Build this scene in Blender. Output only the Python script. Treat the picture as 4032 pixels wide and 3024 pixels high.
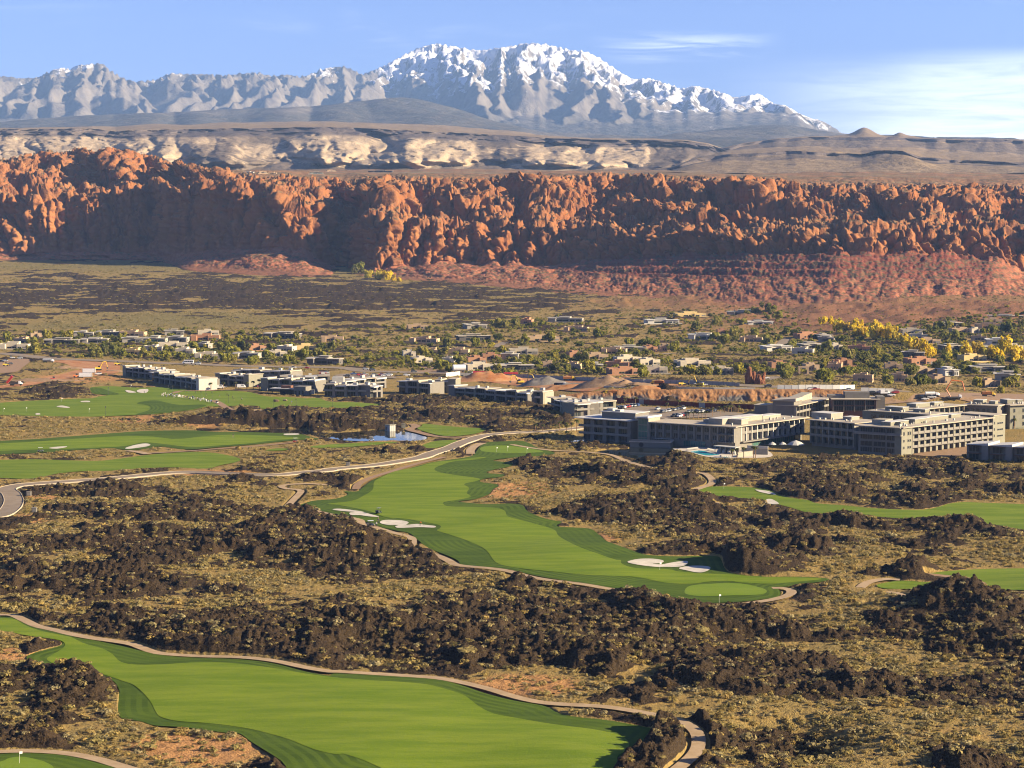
import bpy, bmesh, math, random
import numpy as np
from mathutils import Vector, Matrix
from mathutils.geometry import delaunay_2d_cdt

random.seed(7)
RNG = np.random.default_rng(7)
for _o in list(bpy.data.objects):
    bpy.data.objects.remove(_o)
SC = bpy.context.scene
COL = SC.collection

# ------------------------------------------------------------------ camera, sky, sun, exposure
CAM_H = 96.0
PITCH = math.radians(4.18)
F = 7840.0                      # focal length in pixels of the 4032 px wide photograph
cam_data = bpy.data.cameras.new("camera")
cam_data.sensor_width = 36.0
cam_data.lens = F / 4032.0 * 36.0
cam_data.clip_start = 1.0
cam_data.clip_end = 90000.0
cam = bpy.data.objects.new("camera", cam_data)
cam.location = (0, 0, CAM_H)
cam.rotation_euler = (math.radians(90) - PITCH, 0, 0)
COL.objects.link(cam)
SC.camera = cam

SUN_EL = math.radians(21.0)
SUN_FRONT = math.radians(11.0)      # the sun stands to the right, this far to the camera's side
TO_SUN = Vector((math.cos(SUN_EL) * math.cos(SUN_FRONT), -math.cos(SUN_EL) * math.sin(SUN_FRONT), math.sin(SUN_EL)))
sun_data = bpy.data.lights.new("sun", "SUN")
sun_data.energy = 5.0
sun_data.angle = math.radians(0.5)
sun_data.color = (1.0, 0.82, 0.55)
sun = bpy.data.objects.new("sun", sun_data)
sun.rotation_euler = TO_SUN.to_track_quat('Z', 'Y').to_euler()
COL.objects.link(sun)

SC.view_settings.view_transform = 'Standard'
SC.view_settings.look = 'None'
SC.view_settings.gamma = 1.0
SC.view_settings.use_curve_mapping = False
SC.view_settings.exposure = 1.9
SC.render.engine = 'CYCLES'
SC.cycles.use_denoising = True
SC.cycles.pixel_filter_type = 'BLACKMAN_HARRIS'
SC.cycles.filter_width = 1.1
SC.cycles.max_bounces = 6
SC.cycles.diffuse_bounces = 2
SC.cycles.glossy_bounces = 2
SC.cycles.transmission_bounces = 3
SC.cycles.transparent_max_bounces = 6
SC.cycles.volume_bounces = 0
SC.cycles.sample_clamp_indirect = 4.0

class NT:
    """short-hand for building node trees"""
    def __init__(self, tree):
        self.t = tree
        self.n = tree.nodes
    def add(self, typ, **kw):
        nd = self.n.new(typ)
        for k, v in kw.items():
            setattr(nd, k, v)
        return nd
    def put(self, sock, v):
        if v is None:
            return
        if hasattr(v, 'is_output'):
            self.t.links.new(v, sock)
        else:
            if isinstance(v, (tuple, list)) and len(v) == 3 and sock.type == 'RGBA':
                v = (*v, 1.0)
            sock.default_value = v
    def math(self, op, a, b=None, c=None, clamp=False):
        nd = self.add('ShaderNodeMath', operation=op)
        nd.use_clamp = clamp
        self.put(nd.inputs[0], a); self.put(nd.inputs[1], b)
        if c is not None:
            self.put(nd.inputs[2], c)
        return nd.outputs[0]
    def mix(self, fac, a, b, blend='MIX'):
        nd = self.add('ShaderNodeMix', data_type='RGBA', blend_type=blend)
        nd.clamp_factor = True
        self.put(nd.inputs[0], fac); self.put(nd.inputs[6], a); self.put(nd.inputs[7], b)
        return nd.outputs[2]
    def ss(self, v, a, b, lo=0.0, hi=1.0):
        nd = self.add('ShaderNodeMapRange', interpolation_type='SMOOTHSTEP')
        self.put(nd.inputs[0], v); self.put(nd.inputs[1], a); self.put(nd.inputs[2], b)
        nd.inputs[3].default_value = lo; nd.inputs[4].default_value = hi
        return nd.outputs[0]
    def noise(self, vec, scale, detail=3.0, rough=0.55, dist=0.0):
        nd = self.add('ShaderNodeTexNoise')
        self.put(nd.inputs['Vector'], vec)
        nd.inputs['Scale'].default_value = scale
        nd.inputs['Detail'].default_value = detail
        nd.inputs['Roughness'].default_value = rough
        nd.inputs['Distortion'].default_value = dist
        return nd.outputs[0]
    def voro(self, vec, scale, feature='F1', rand=1.0, out=0):
        nd = self.add('ShaderNodeTexVoronoi', feature=feature)
        self.put(nd.inputs['Vector'], vec)
        nd.inputs['Scale'].default_value = scale
        nd.inputs['Randomness'].default_value = rand
        return nd.outputs[out]
    def mapping(self, vec, scale=(1, 1, 1), rot=(0, 0, 0)):
        nd = self.add('ShaderNodeMapping')
        self.put(nd.inputs[0], vec)
        nd.inputs['Scale'].default_value = scale
        nd.inputs['Rotation'].default_value = rot
        return nd.outputs[0]
    def attr(self, name):
        nd = self.add('ShaderNodeAttribute', attribute_name=name)
        return nd.outputs['Fac']
    def pos(self):
        return self.add('ShaderNodeNewGeometry').outputs['Position']
    def sep(self, v):
        nd = self.add('ShaderNodeSeparateXYZ'); self.put(nd.inputs[0], v)
        return nd.outputs
    def comb(self, x, y, z):
        nd = self.add('ShaderNodeCombineXYZ')
        self.put(nd.inputs[0], x); self.put(nd.inputs[1], y); self.put(nd.inputs[2], z)
        return nd.outputs[0]
    def bump(self, h, strength=0.5, dist=0.3):
        nd = self.add('ShaderNodeBump')
        nd.inputs['Strength'].default_value = strength
        nd.inputs['Distance'].default_value = dist
        self.put(nd.inputs['Height'], h)
        return nd.outputs[0]

def new_mat(name):
    m = bpy.data.materials.new(name)
    m.use_nodes = True
    m.node_tree.nodes.clear()
    nt = NT(m.node_tree)
    out = nt.add('ShaderNodeOutputMaterial')
    bs = nt.add('ShaderNodeBsdfPrincipled')
    bs.inputs['Roughness'].default_value = 0.9
    bs.inputs['Specular IOR Level'].default_value = 0.15
    m.node_tree.links.new(bs.outputs[0], out.inputs[0])
    return m, nt, bs

# --- world: Nishita sky with thin cirrus
world = bpy.data.worlds.new("World")
SC.world = world
world.use_nodes = True
world.node_tree.nodes.clear()
w = NT(world.node_tree)
wout = w.add('ShaderNodeOutputWorld')
bg = w.add('ShaderNodeBackground')
SKY_STRENGTH = 0.05
bg.inputs['Strength'].default_value = SKY_STRENGTH
sky = w.add('ShaderNodeTexSky', sky_type='NISHITA')
sky.sun_disc = False
sky.sun_elevation = SUN_EL
sky.sun_rotation = math.radians(101.0)
sky.altitude = 1000.0
sky.air_density = 1.0
sky.dust_density = 0.35
sky.ozone_density = 2.5
tc = w.add('ShaderNodeTexCoord').outputs['Generated']
dx, dy, dz = w.sep(tc)
az = w.math('ARCTAN2', dx, dy)
el = w.math('ARCSINE', dz)
cv = w.comb(w.math('MULTIPLY', az, 9.0), w.math('MULTIPLY', el, 60.0), 0.0)
wisp = w.noise(w.mapping(cv, rot=(0, 0, 0.14)), 1.0, 6.0, 0.6, 0.5)
wisp2 = w.noise(w.mapping(cv, scale=(0.5, 0.4, 1)), 0.8, 2.0, 0.5, 0.2)
veil = w.math('MULTIPLY', w.ss(az, 0.09, 0.24), w.ss(w.math('ADD', el, w.math('MULTIPLY', wisp2, 0.030)), 0.106, 0.088), clamp=True)
streak = w.math('MULTIPLY', w.ss(wisp, 0.52, 0.80), w.ss(wisp2, 0.42, 0.62), clamp=True)
# one long streak right of the summit
sx = w.math('SUBTRACT', az, 0.085)
se = w.math('SUBTRACT', w.math('SUBTRACT', el, 0.0955), w.math('MULTIPLY', w.math('SUBTRACT', wisp, 0.5), 0.012))
one = w.math('MULTIPLY', w.ss(w.math('ABSOLUTE', sx), 0.052, 0.012), w.ss(w.math('ABSOLUTE', se), 0.0085, 0.0), clamp=True)
fine = w.noise(w.mapping(cv, scale=(1.6, 2.6, 1), rot=(0, 0, 0.10)), 1.0, 6.0, 0.62, 0.8)
one = w.math('MULTIPLY', one, w.ss(fine, 0.40, 0.66))
cf = w.math('ADD', w.math('MULTIPLY', veil, w.math('MULTIPLY', w.ss(wisp, 0.15, 0.62, 0.55, 1.0), w.ss(fine, 0.25, 0.62, 0.5, 1.0))), w.math('MULTIPLY', streak, 0.32))
cf = w.math('ADD', cf, w.math('MULTIPLY', one, 0.75))
cf = w.math('MULTIPLY', cf, 0.88, clamp=True)
tint = w.mix(1.0, sky.outputs[0], (0.50, 0.53, 0.90), 'MULTIPLY')
skycol = w.mix(cf, tint, (8.8, 9.1, 9.8))
w.put(bg.inputs['Color'], skycol)
world.node_tree.links.new(bg.outputs[0], wout.inputs[0])

# ------------------------------------------------------------------ projection helpers
CP, SP = math.cos(PITCH), math.sin(PITCH)
def ray(u, v):
    """direction (x, y, z) with y = 1 through pixel (u, v) of the 4032 x 3024 photograph"""
    du = (np.asarray(u, float) - 2016.0) / F
    dv = -(np.asarray(v, float) - 1512.0) / F
    y = CP + dv * SP
    z = -SP + dv * CP
    return du / y, z / y
def project(x, y, z):
    zc = np.asarray(z, float) - CAM_H
    dep = y * CP - zc * SP
    up = y * SP + zc * CP
    return 2016.0 + F * np.asarray(x) / dep, 1512.0 - F * up / dep
def at_depth(u, v, Y):
    a, b = ray(u, v)
    return a * Y, np.asarray(Y, float) + 0 * a, CAM_H + b * Y
# crops of the photograph in which outlines were traced: (x offset, y offset, scale)
CR = {'A': (0, 1600, 1.58), 'B': (1100, 1600, 1.58), 'C': (2400, 1750, 1.3554), 'D': (0, 2300, 1.58), 'E': (1300, 2300, 1.4747),
      'F': (2632, 2300, 1.58), 'G': (0, 1250, 2.765), 'H': (700, 1350, 2.765), 'I': (1400, 1400, 2.458), 'K': (2200, 1500, 2.458),
      'J': (3032, 1500, 2.212), 'V': (0, 0, 0.54861), 'M1': (0, 100, 1.58), 'M2': (1300, 100, 1.58), 'M3': (2632, 100, 1.58),
      'N': (450, 1400, 3.6867), 'O': (950, 1400, 3.6867), 'P': (1500, 1400, 3.6867), 'Q': (2050, 1400, 3.6867), 'R': (2600, 1600, 3.6867),
      'S': (2500, 1150, 2.765), 'T': (3232, 1200, 2.765), 'U': (1600, 1200, 2.212), 'W': (0, 1050, 1.6458), 'X': (0, 550, 1.58), 'Y': (2632, 600, 1.58)}
def px(c, pts):
    ox, oy, s = CR[c]
    return [(ox + x / s, oy + y / s) for x, y in pts]

# ------------------------------------------------------------------ noise (numpy)
def _hash2(ix, iy, seed):
    h = (ix.astype(np.int64) * 374761393 + iy.astype(np.int64) * 668265263 + seed * 1274126177) & 0xFFFFFFFF
    h = ((h ^ (h >> 13)) * 1274126177) & 0xFFFFFFFF
    return (h ^ (h >> 16)) & 0xFFFF
_ANG = np.linspace(0, 2 * np.pi, 65536, endpoint=False).astype(np.float32)
_COS, _SIN = np.cos(_ANG), np.sin(_ANG)
def pn2(x, y, seed=0):
    x = np.asarray(x); y = np.asarray(y)
    x0 = np.floor(x); y0 = np.floor(y)
    fx = (x - x0).astype(np.float32); fy = (y - y0).astype(np.float32)
    ix = x0.astype(np.int64); iy = y0.astype(np.int64)
    def g(i, j, ax, ay):
        h = _hash2(ix + i, iy + j, seed)
        return _COS[h] * ax + _SIN[h] * ay
    u = fx * fx * fx * (fx * (fx * 6 - 15) + 10); v = fy * fy * fy * (fy * (fy * 6 - 15) + 10)
    a = g(0, 0, fx, fy); b = g(1, 0, fx - 1, fy); c = g(0, 1, fx, fy - 1); d = g(1, 1, fx - 1, fy - 1)
    return ((a + (b - a) * u) + ((c + (d - c) * u) - (a + (b - a) * u)) * v) * 1.45
def fbm2(x, y, octv=4, seed=0, gain=0.5, lac=2.03):
    s = 0.0; a = 1.0; t = 0.0
    for i in range(octv):
        s = s + a * pn2(x, y, seed + i * 17); t += a; a *= gain
        x = x * lac + 13.7; y = y * lac - 7.3
    return s / t
def pn3(x, y, z, seed=0):
    x0 = np.floor(x); y0 = np.floor(y); z0 = np.floor(z)
    fx = (x - x0).astype(np.float32); fy = (y - y0).astype(np.float32); fz = (z - z0).astype(np.float32)
    ix = x0.astype(np.int64); iy = y0.astype(np.int64); iz = z0.astype(np.int64)
    u = fx * fx * (3 - 2 * fx); v = fy * fy * (3 - 2 * fy); t = fz * fz * (3 - 2 * fz)
    def g(i, j, k):
        h = _hash2(ix + i + (iz + k) * 5741, iy + j + (iz + k) * 9973, seed)
        c = (h & 255) / 127.5 - 1.0
        a = (h >> 8) * (2 * np.pi / 256)
        s = np.sqrt(np.maximum(0, 1 - c * c))
        return (np.cos(a) * s * (fx - i) + np.sin(a) * s * (fy - j) + c * (fz - k)).astype(np.float32)
    def L(a, b, f): return a + (b - a) * f
    return L(L(L(g(0, 0, 0), g(1, 0, 0), u), L(g(0, 1, 0), g(1, 1, 0), u), v), L(L(g(0, 0, 1), g(1, 0, 1), u), L(g(0, 1, 1), g(1, 1, 1), u), v), t) * 1.5
def cells3(x, y, z, seed=0):
    """random value of the nearest jittered cell: blocks bounded by flat joints"""
    bx = np.floor(x - 0.5); by = np.floor(y - 0.5); bz = np.floor(z - 0.5)
    best = np.full(np.shape(x), 1e9, np.float32); val = np.zeros(np.shape(x), np.float32)
    for i in (0, 1):
        for j in (0, 1):
            for k in (0, 1):
                cx, cy, cz = (bx + i).astype(np.int64), (by + j).astype(np.int64), (bz + k).astype(np.int64)
                h = _hash2(cx + cz * 5741, cy + cz * 9973, seed); g = _hash2(cy + cz * 7919, cx + cz * 3571, seed + 5)
                px_ = cx + 0.2 + 0.6 * ((h & 255) / 255.0); py_ = cy + 0.2 + 0.6 * ((h >> 8) / 255.0); pz_ = cz + 0.2 + 0.6 * ((g & 255) / 255.0)
                d = ((x - px_) ** 2 + (y - py_) ** 2 + (z - pz_) ** 2).astype(np.float32)
                m = d < best
                best = np.where(m, d, best); val = np.where(m, (g >> 8) / 127.5 - 1.0, val)
    return val
def sst(a, b, x):
    t = np.clip((np.asarray(x, float) - a) / (b - a), 0, 1)
    return t * t * (3 - 2 * t)

# ------------------------------------------------------------------ mesh helpers
def link(o, parent=None):
    COL.objects.link(o)
    if parent is not None:
        o.parent = parent
    return o
def mesh_np(name, V, faces, mat=None, parent=None, smooth=False, attrs=None, tri=None):
    """V (n,3) float array, faces: (m,3) or (m,4) int array"""
    V = np.ascontiguousarray(V, np.float32); faces = np.ascontiguousarray(faces, np.int32)
    me = bpy.data.meshes.new(name)
    k = faces.shape[1]; m = faces.shape[0]
    me.vertices.add(len(V)); me.vertices.foreach_set('co', V.ravel())
    me.loops.add(m * k); me.loops.foreach_set('vertex_index', faces.ravel())
    me.polygons.add(m)
    me.polygons.foreach_set('loop_start', np.arange(0, m * k, k, dtype=np.int32))
    me.polygons.foreach_set('loop_total', np.full(m, k, np.int32))
    if smooth:
        me.polygons.foreach_set('use_smooth', np.ones(m, bool))
    for an, av in (attrs or {}).items():
        at = me.attributes.new(an, 'FLOAT', 'POINT')
        at.data.foreach_set('value', np.ascontiguousarray(av, np.float32).ravel())
    me.update(calc_edges=True)
    if mat is not None:
        me.materials.append(mat)
    o = bpy.data.objects.new(name, me)
    return link(o, parent)
def grid_faces(nr, nc):
    i = np.arange(nr * nc).reshape(nr, nc)
    return np.stack([i[:-1, :-1], i[:-1, 1:], i[1:, 1:], i[1:, :-1]], -1).reshape(-1, 4)
def tag(o, label=None, cat=None, group=None, kind=None):
    if label: o['label'] = label
    if cat: o['category'] = cat
    if group: o['group'] = group
    if kind: o['kind'] = kind
    return o
def structure(o, label, cat=None):
    o['kind'] = 'structure'; o['label'] = label
    if cat: o['category'] = cat
    return o

# ------------------------------------------------------------------ the lie of the land
BANK_Y = 1172.0          # front of the excavated bank behind the car park
def land(x, y):
    """smooth base height of the valley floor"""
    x = np.asarray(x, float); y = np.asarray(y, float)
    h = 44.0 / 1200.0 * np.maximum(0.0, np.minimum(y, 3600.0) - 1800.0)
    h = h + 1.2 * pn2(x / 160.0, y / 160.0, 3) * (1 - sst(700, 1000, y)) + 1.0 * pn2(x / 55.0, y / 55.0, 5) * (1 - sst(650, 950, y)) + 0.35 * pn2(x / 24.0, y / 24.0, 7) * (1 - sst(600, 800, y))
    h = h + 7.0 * sst(BANK_Y, BANK_Y + 4.0, y) * (1 - sst(BANK_Y + 30, BANK_Y + 240, y)) * sst(-10, 70, x) * (1 - sst(170, 330, x))
    # right-hand estate climbs the foot of the hill
    h = h + 10.0 * sst(250, 480, x) * sst(1500, 1900, y)
    return h
_YS = np.concatenate([np.arange(240, 1400, 0.5), np.arange(1400, 4600, 1.0)])
def cast(u, v):
    """pixel -> point on the valley floor"""
    a, b = ray(u, v)
    z = CAM_H + b * _YS
    d = z - land(a * _YS, _YS)
    k = np.argmax(d < 0)
    if d[k] >= 0:
        k = len(_YS) - 1
    k = max(k, 1)
    t = d[k - 1] / max(1e-9, d[k - 1] - d[k])
    Y = _YS[k - 1] + t * (_YS[k] - _YS[k - 1])
    return float(a * Y), float(Y)
def ground_pt(u, v):
    x, y = cast(u, v)
    return Vector((x, y, float(land(x, y))))

# ------------------------------------------------------------------ outlines
def smooth_loop(pts, closed=True, n=4):
    """Catmull-Rom through points"""
    P = np.array(pts, float); N = len(P); out = []
    rng = range(N) if closed else range(N - 1)
    for i in rng:
        if closed:
            p0, p1, p2, p3 = P[(i - 1) % N], P[i], P[(i + 1) % N], P[(i + 2) % N]
        else:
            p0, p1, p2, p3 = P[max(i - 1, 0)], P[i], P[i + 1], P[min(i + 2, N - 1)]
        for k in range(n):
            t = k / n
            out.append(0.5 * ((2 * p1) + (-p0 + p2) * t + (2 * p0 - 5 * p1 + 4 * p2 - p3) * t * t + (-p0 + 3 * p1 - 3 * p2 + p3) * t ** 3))
    if not closed:
        out.append(P[-1])
    return np.array(out)
def world_loop(pts_px, n=4, closed=True):
    W = [cast(u, v) for u, v in pts_px]
    return smooth_loop(W, closed, n)
def inside(P, poly):
    """points-in-polygon, P (n,2), poly (m,2)"""
    x, y = P[:, 0], P[:, 1]
    r = np.zeros(len(P), bool)
    n = len(poly)
    for i in range(n):
        x1, y1 = poly[i]; x2, y2 = poly[(i + 1) % n]
        if y1 == y2:
            continue
        c = (y1 > y) != (y2 > y)
        r ^= c & (x < (x2 - x1) * (y - y1) / (y2 - y1) + x1)
    return r
# raster of everything levelled, in a frame that follows the valley (bearing, log distance)
RW_, RH_ = 2400, 1500
A0, A1 = -0.36, 0.36
L0, L1 = math.log(240.0), math.log(2600.0)
def to_raster(x, y):
    return (x / y - A0) / (A1 - A0) * RW_, (np.log(y) - L0) / (L1 - L0) * RH_
def raster(poly, buf):
    """fill a world polygon into buf (even-odd scanline)"""
    X, Y = to_raster(poly[:, 0], poly[:, 1])
    r0, r1 = max(0, int(Y.min())), min(RH_ - 1, int(Y.max()) + 1)
    if r1 <= r0:
        return
    c0, c1 = max(0, int(X.min())), min(RW_ - 1, int(X.max()) + 1)
    if c1 <= c0:
        return
    gx = np.arange(c0, c1 + 1) + 0.5
    acc = np.zeros((r1 - r0 + 1, len(gx)), bool)
    n = len(X)
    for i in range(n):
        x1, y1, x2, y2 = X[i], Y[i], X[(i + 1) % n], Y[(i + 1) % n]
        if y1 == y2:
            continue
        a, b = (y1, y2) if y1 < y2 else (y2, y1)
        ra, rb = max(r0, int(math.ceil(a - 0.5))), min(r1, int(math.ceil(b - 0.5)) - 1)
        for r in range(ra, rb + 1):
            xi = x1 + (x2 - x1) * (r + 0.5 - y1) / (y2 - y1)
            acc[r - r0] ^= gx < xi
    buf[r0:r1 + 1, c0:c1 + 1] |= acc
def blur(a, k, it=2):
    for _ in range(it):
        for ax in (0, 1):
            c = np.cumsum(np.pad(a, [(k + 1, k) if i == ax else (0, 0) for i in (0, 1)], mode='edge'), axis=ax)
            n = a.shape[ax]
            a = (np.take(c, np.arange(2 * k + 1, 2 * k + 1 + n), ax) - np.take(c, np.arange(0, n), ax)) / (2 * k + 1)
    return a
def sample(buf, x, y):
    X, Y = to_raster(x, y)
    X = np.clip(X - 0.5, 0, RW_ - 1.001); Y = np.clip(Y - 0.5, 0, RH_ - 1.001)
    i = X.astype(int); j = Y.astype(int); fx = X - i; fy = Y - j
    return (buf[j, i] * (1 - fx) + buf[j, i + 1] * fx) * (1 - fy) + (buf[j + 1, i] * (1 - fx) + buf[j + 1, i + 1] * fx) * fy
LEVEL = np.zeros((RH_, RW_), bool)
WET = np.zeros((RH_, RW_), bool)     # levelled ground: turf, paths, roads, water, building plots
SHEETS = []                            # (name, world loop, lift, material key, ...) built after the terrain
def sheet(name, pts_px, lift, matk, label, n=4, step=None, level=True):
    W = world_loop(pts_px, n)
    if level:
        raster(W, LEVEL)
    if matk == 'water':
        raster(W, WET)
    SHEETS.append((name, W, lift, matk, label, step))
    return W
def ribbon_loop(centre, width):
    C = np.array(centre); T = np.gradient(C, axis=0)
    T /= np.linalg.norm(T, axis=1)[:, None] + 1e-9
    Nn = np.stack([-T[:, 1], T[:, 0]], 1)
    wv = np.broadcast_to(np.asarray(width, float), (len(C),))[:, None] / 2
    return C + Nn * wv, C - Nn * wv
RIBBONS = []
def ribbon(name, pts_px, width, lift, matk, label, n=6, kerb=False):
    C = world_loop(pts_px, n, closed=False)
    # even spacing
    d = np.concatenate([[0], np.cumsum(np.linalg.norm(np.diff(C, axis=0), axis=1))])
    s = np.linspace(0, d[-1], max(8, int(d[-1] / 2.5)))
    C = np.stack([np.interp(s, d, C[:, 0]), np.interp(s, d, C[:, 1])], 1)
    L, Rr = ribbon_loop(C, width + 1.6)
    raster(np.concatenate([L, Rr[::-1]]), LEVEL)
    RIBBONS.append((name, C, width, lift, matk, label, kerb))
    return C
# ================================================================== SETTING: turf, sand, paths, water (outlines)
F1_ROUGH = px('D', [(-160, 190), (0, 203), (90, 210), (160, 250), (250, 280), (380, 305), (470, 333), (600, 354), (760, 387), (880, 417), (1000, 442), (1150, 456), (1300, 462), (1500, 470), (1700, 495), (1900, 545), (2050, 570)]) \
    + px('E', [(30, 520), (300, 533), (600, 552), (750, 585), (900, 635), (1050, 674), (1200, 700), (1260, 715), (1340, 755), (1450, 775), (1600, 790), (1800, 825), (1885, 850), (1840, 900), (1760, 960), (1690, 1020), (1620, 1090), (1500, 1200), (900, 1260), (500, 1240)]) \
    + px('D', [(1900, 1220), (1750, 1100), (1640, 1030), (1560, 980), (1490, 930), (1400, 925), (1250, 905), (1130, 890), (960, 880), (880, 855), (760, 835), (735, 790), (740, 700), (742, 660), (700, 600), (600, 560), (500, 535), (400, 520), (300, 510), (200, 490), (165, 455), (210, 430), (300, 405), (370, 385), (390, 365), (330, 340), (200, 325), (100, 300), (0, 290), (-160, 280)])
F1_FAIR = px('D', [(-155, 205), (0, 213), (90, 220), (150, 255), (250, 292), (380, 320), (440, 332), (520, 370), (640, 405), (700, 440), (740, 480), (800, 500), (900, 505), (1050, 500), (1200, 490), (1350, 490), (1500, 500), (1700, 525), (1900, 560), (2100, 585)]) \
    + px('E', [(120, 552), (250, 562), (400, 570), (560, 585), (680, 615), (780, 650), (860, 710), (950, 755), (1080, 780), (1250, 810), (1400, 830), (1550, 850), (1680, 880), (1735, 925), (1720, 970), (1670, 1000), (1650, 1060), (1500, 1170), (900, 1215), (520, 1160), (290, 1068), (180, 1020), (60, 985)]) \
    + px('D', [(2100, 1065), (1950, 1030), (1800, 970), (1700, 940), (1560, 905), (1400, 880), (1250, 865), (1100, 855), (1000, 830), (970, 800), (940, 740), (890, 680), (830, 630), (760, 605), (690, 580), (560, 540), (420, 520), (340, 500), (290, 470), (330, 440), (380, 410), (405, 380), (380, 355), (300, 340), (150, 320), (60, 300), (-155, 272)])
sheet('fairway_rough', F1_ROUGH, 0.06, 'rough', 'dark green mown rough around the broad foreground fairway')
sheet('fairway', F1_FAIR, 0.14, 'fair', 'broad light green fairway filling the lower left foreground', level=False)
sheet('green_surround', px('D', [(-200, 1062), (0, 1058), (150, 1054), (350, 1062), (500, 1087), (620, 1118), (760, 1160), (900, 1230), (400, 1290), (-200, 1290)]), 0.06, 'rough', 'rough grass around the golf green in the bottom corner')
sheet('putting_green', px('D', [(-200, 1130), (0, 1108), (60, 1085), (140, 1078), (230, 1095), (290, 1115), (335, 1150), (300, 1230), (-200, 1230)]), 0.14, 'green', 'smooth golf green in the bottom left corner', level=False)
F2_ROUGH = px('B', [(1290, 225), (1400, 218), (1500, 215), (1560, 232), (1600, 255), (1690, 280), (1710, 295), (1600, 310), (1450, 320), (1330, 335), (1380, 345), (1450, 352), (1430, 375), (1330, 395), (1290, 415), (1400, 425), (1380, 440), (1280, 450), (1250, 470), (1350, 485), (1360, 500), (1330, 515), (1300, 550), (1240, 572), (1190, 582), (1110, 592), (1190, 602), (1300, 609), (1420, 605), (1510, 615), (1540, 650), (1600, 680), (1680, 705), (1765, 720), (1730, 735), (1740, 750), (1850, 755), (1940, 765), (2000, 810), (2040, 840), (2120, 870)]) \
    + px('C', [(130, 570), (200, 590), (350, 598), (480, 595), (580, 598), (600, 620), (625, 670), (680, 690), (800, 702), (950, 705), (1100, 710), (1175, 720), (1120, 735), (1000, 745), (960, 758), (900, 763), (912, 790), (900, 812), (820, 826), (700, 840), (560, 846), (480, 846), (400, 830), (300, 805), (200, 785), (100, 774)]) \
    + px('B', [(2060, 1128), (1900, 1100), (1750, 1080), (1560, 1045), (1430, 1015), (1300, 1000), (1140, 990), (1110, 960), (1010, 915), (910, 870), (860, 830), (810, 790), (710, 770), (630, 750), (560, 725), (480, 700), (380, 683), (280, 655), (200, 637), (110, 625), (200, 590), (350, 575), (430, 545), (380, 525), (480, 530), (525, 500), (580, 460), (655, 430), (750, 405), (830, 380), (950, 348), (1100, 327), (1200, 308), (1225, 282), (1250, 248)])
F2_FAIR = px('B', [(720, 405), (850, 380), (960, 350), (1100, 335), (1200, 322), (1290, 318), (1200, 335), (1080, 345), (1000, 370), (965, 390), (990, 410), (1100, 430), (1240, 450), (1230, 465), (1150, 485), (1180, 510), (1165, 540), (1190, 565), (1100, 585), (1030, 595), (1020, 610), (1060, 625), (1200, 628), (1330, 632), (1400, 650), (1420, 685), (1500, 710), (1600, 735), (1710, 770), (1740, 810), (1850, 870), (2000, 925), (2100, 958)]) \
    + px('C', [(60, 618), (68, 640), (140, 662), (300, 667), (380, 682), (540, 692), (640, 696), (800, 708), (1000, 712), (1140, 720), (1000, 735), (860, 745), (700, 738), (640, 730), (520, 735), (440, 745), (300, 740), (150, 710)]) \
    + px('B', [(2054, 1057), (1900, 1050), (1700, 1030), (1500, 1010), (1350, 975), (1290, 900), (1200, 850), (1060, 800), (980, 775), (1000, 760), (985, 738), (800, 703), (700, 695), (640, 685), (560, 655), (380, 618), (300, 608), (450, 590), (520, 560), (580, 520), (590, 470), (640, 440)])
sheet('fairway_rough', F2_ROUGH, 0.06, 'rough', 'striped dark rough bordering the long fairway below the hotel')
sheet('fairway', F2_FAIR, 0.14, 'fair', 'long winding light green fairway below the hotel', level=False)
sheet('putting_green', px('C', [(400, 790), (430, 757), (560, 745), (700, 745), (800, 765), (840, 785), (800, 803), (650, 808), (520, 812), (430, 806)]), 0.14, 'green', 'smooth oval golf green at the near end of the long fairway', level=False)
sheet('tee_lawn', px('B', [(1255, 278), (1270, 252), (1400, 245), (1500, 255), (1620, 275), (1630, 286), (1500, 292), (1350, 290)]), 0.14, 'green', 'yellow-green tee lawn at the far end of the long fairway', level=False)
R1 = px('C', [(440, 255), (480, 235), (550, 225), (650, 225), (760, 230), (850, 245), (920, 275), (1000, 290), (1060, 298), (1110, 315), (1250, 325), (1400, 340), (1550, 348), (1680, 348), (1750, 335), (1820, 315), (1900, 308), (2000, 312), (2212, 320), (2450, 328), (2450, 470), (2300, 462), (2212, 455), (2100, 440), (2000, 425), (1880, 402), (1700, 395), (1560, 395), (1420, 385), (1250, 365), (1150, 375), (1060, 365), (960, 335), (860, 310), (800, 290), (700, 290), (600, 280), (500, 275)])
sheet('fairway', R1, 0.06, 'fair2', 'narrow green fairway crossing the dark lava right of the pool')
sheet('fairway', px('C', [(1690, 690), (1800, 677), (1900, 670), (2050, 664), (2212, 662), (2450, 660), (2450, 800), (2212, 778), (2100, 780), (2030, 775), (1992, 757), (2005, 737), (1930, 720), (1850, 705), (1780, 704)]), 0.06, 'fair2', 'green fairway end cut off by the right edge below the crossing fairway')
sheet('tee_lawn', px('C', [(1425, 752), (1480, 737), (1560, 728), (1700, 735), (1810, 745), (1812, 760), (1700, 768), (1560, 772), (1460, 768)]), 0.06, 'fair2', 'small green tee lawn among the lava near the right edge')
L1_ = px('A', [(-200, 225), (0, 215), (200, 205), (400, 190), (600, 175), (800, 160), (950, 152), (1200, 150), (1350, 160), (1500, 160), (1700, 165), (1850, 170), (1950, 195), (1990, 205), (1850, 210), (1700, 225), (1550, 240), (1350, 255), (1200, 268), (1100, 263), (1000, 250), (930, 260), (850, 270), (780, 270), (700, 262), (500, 270), (300, 285), (100, 295), (-200, 305)])
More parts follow.
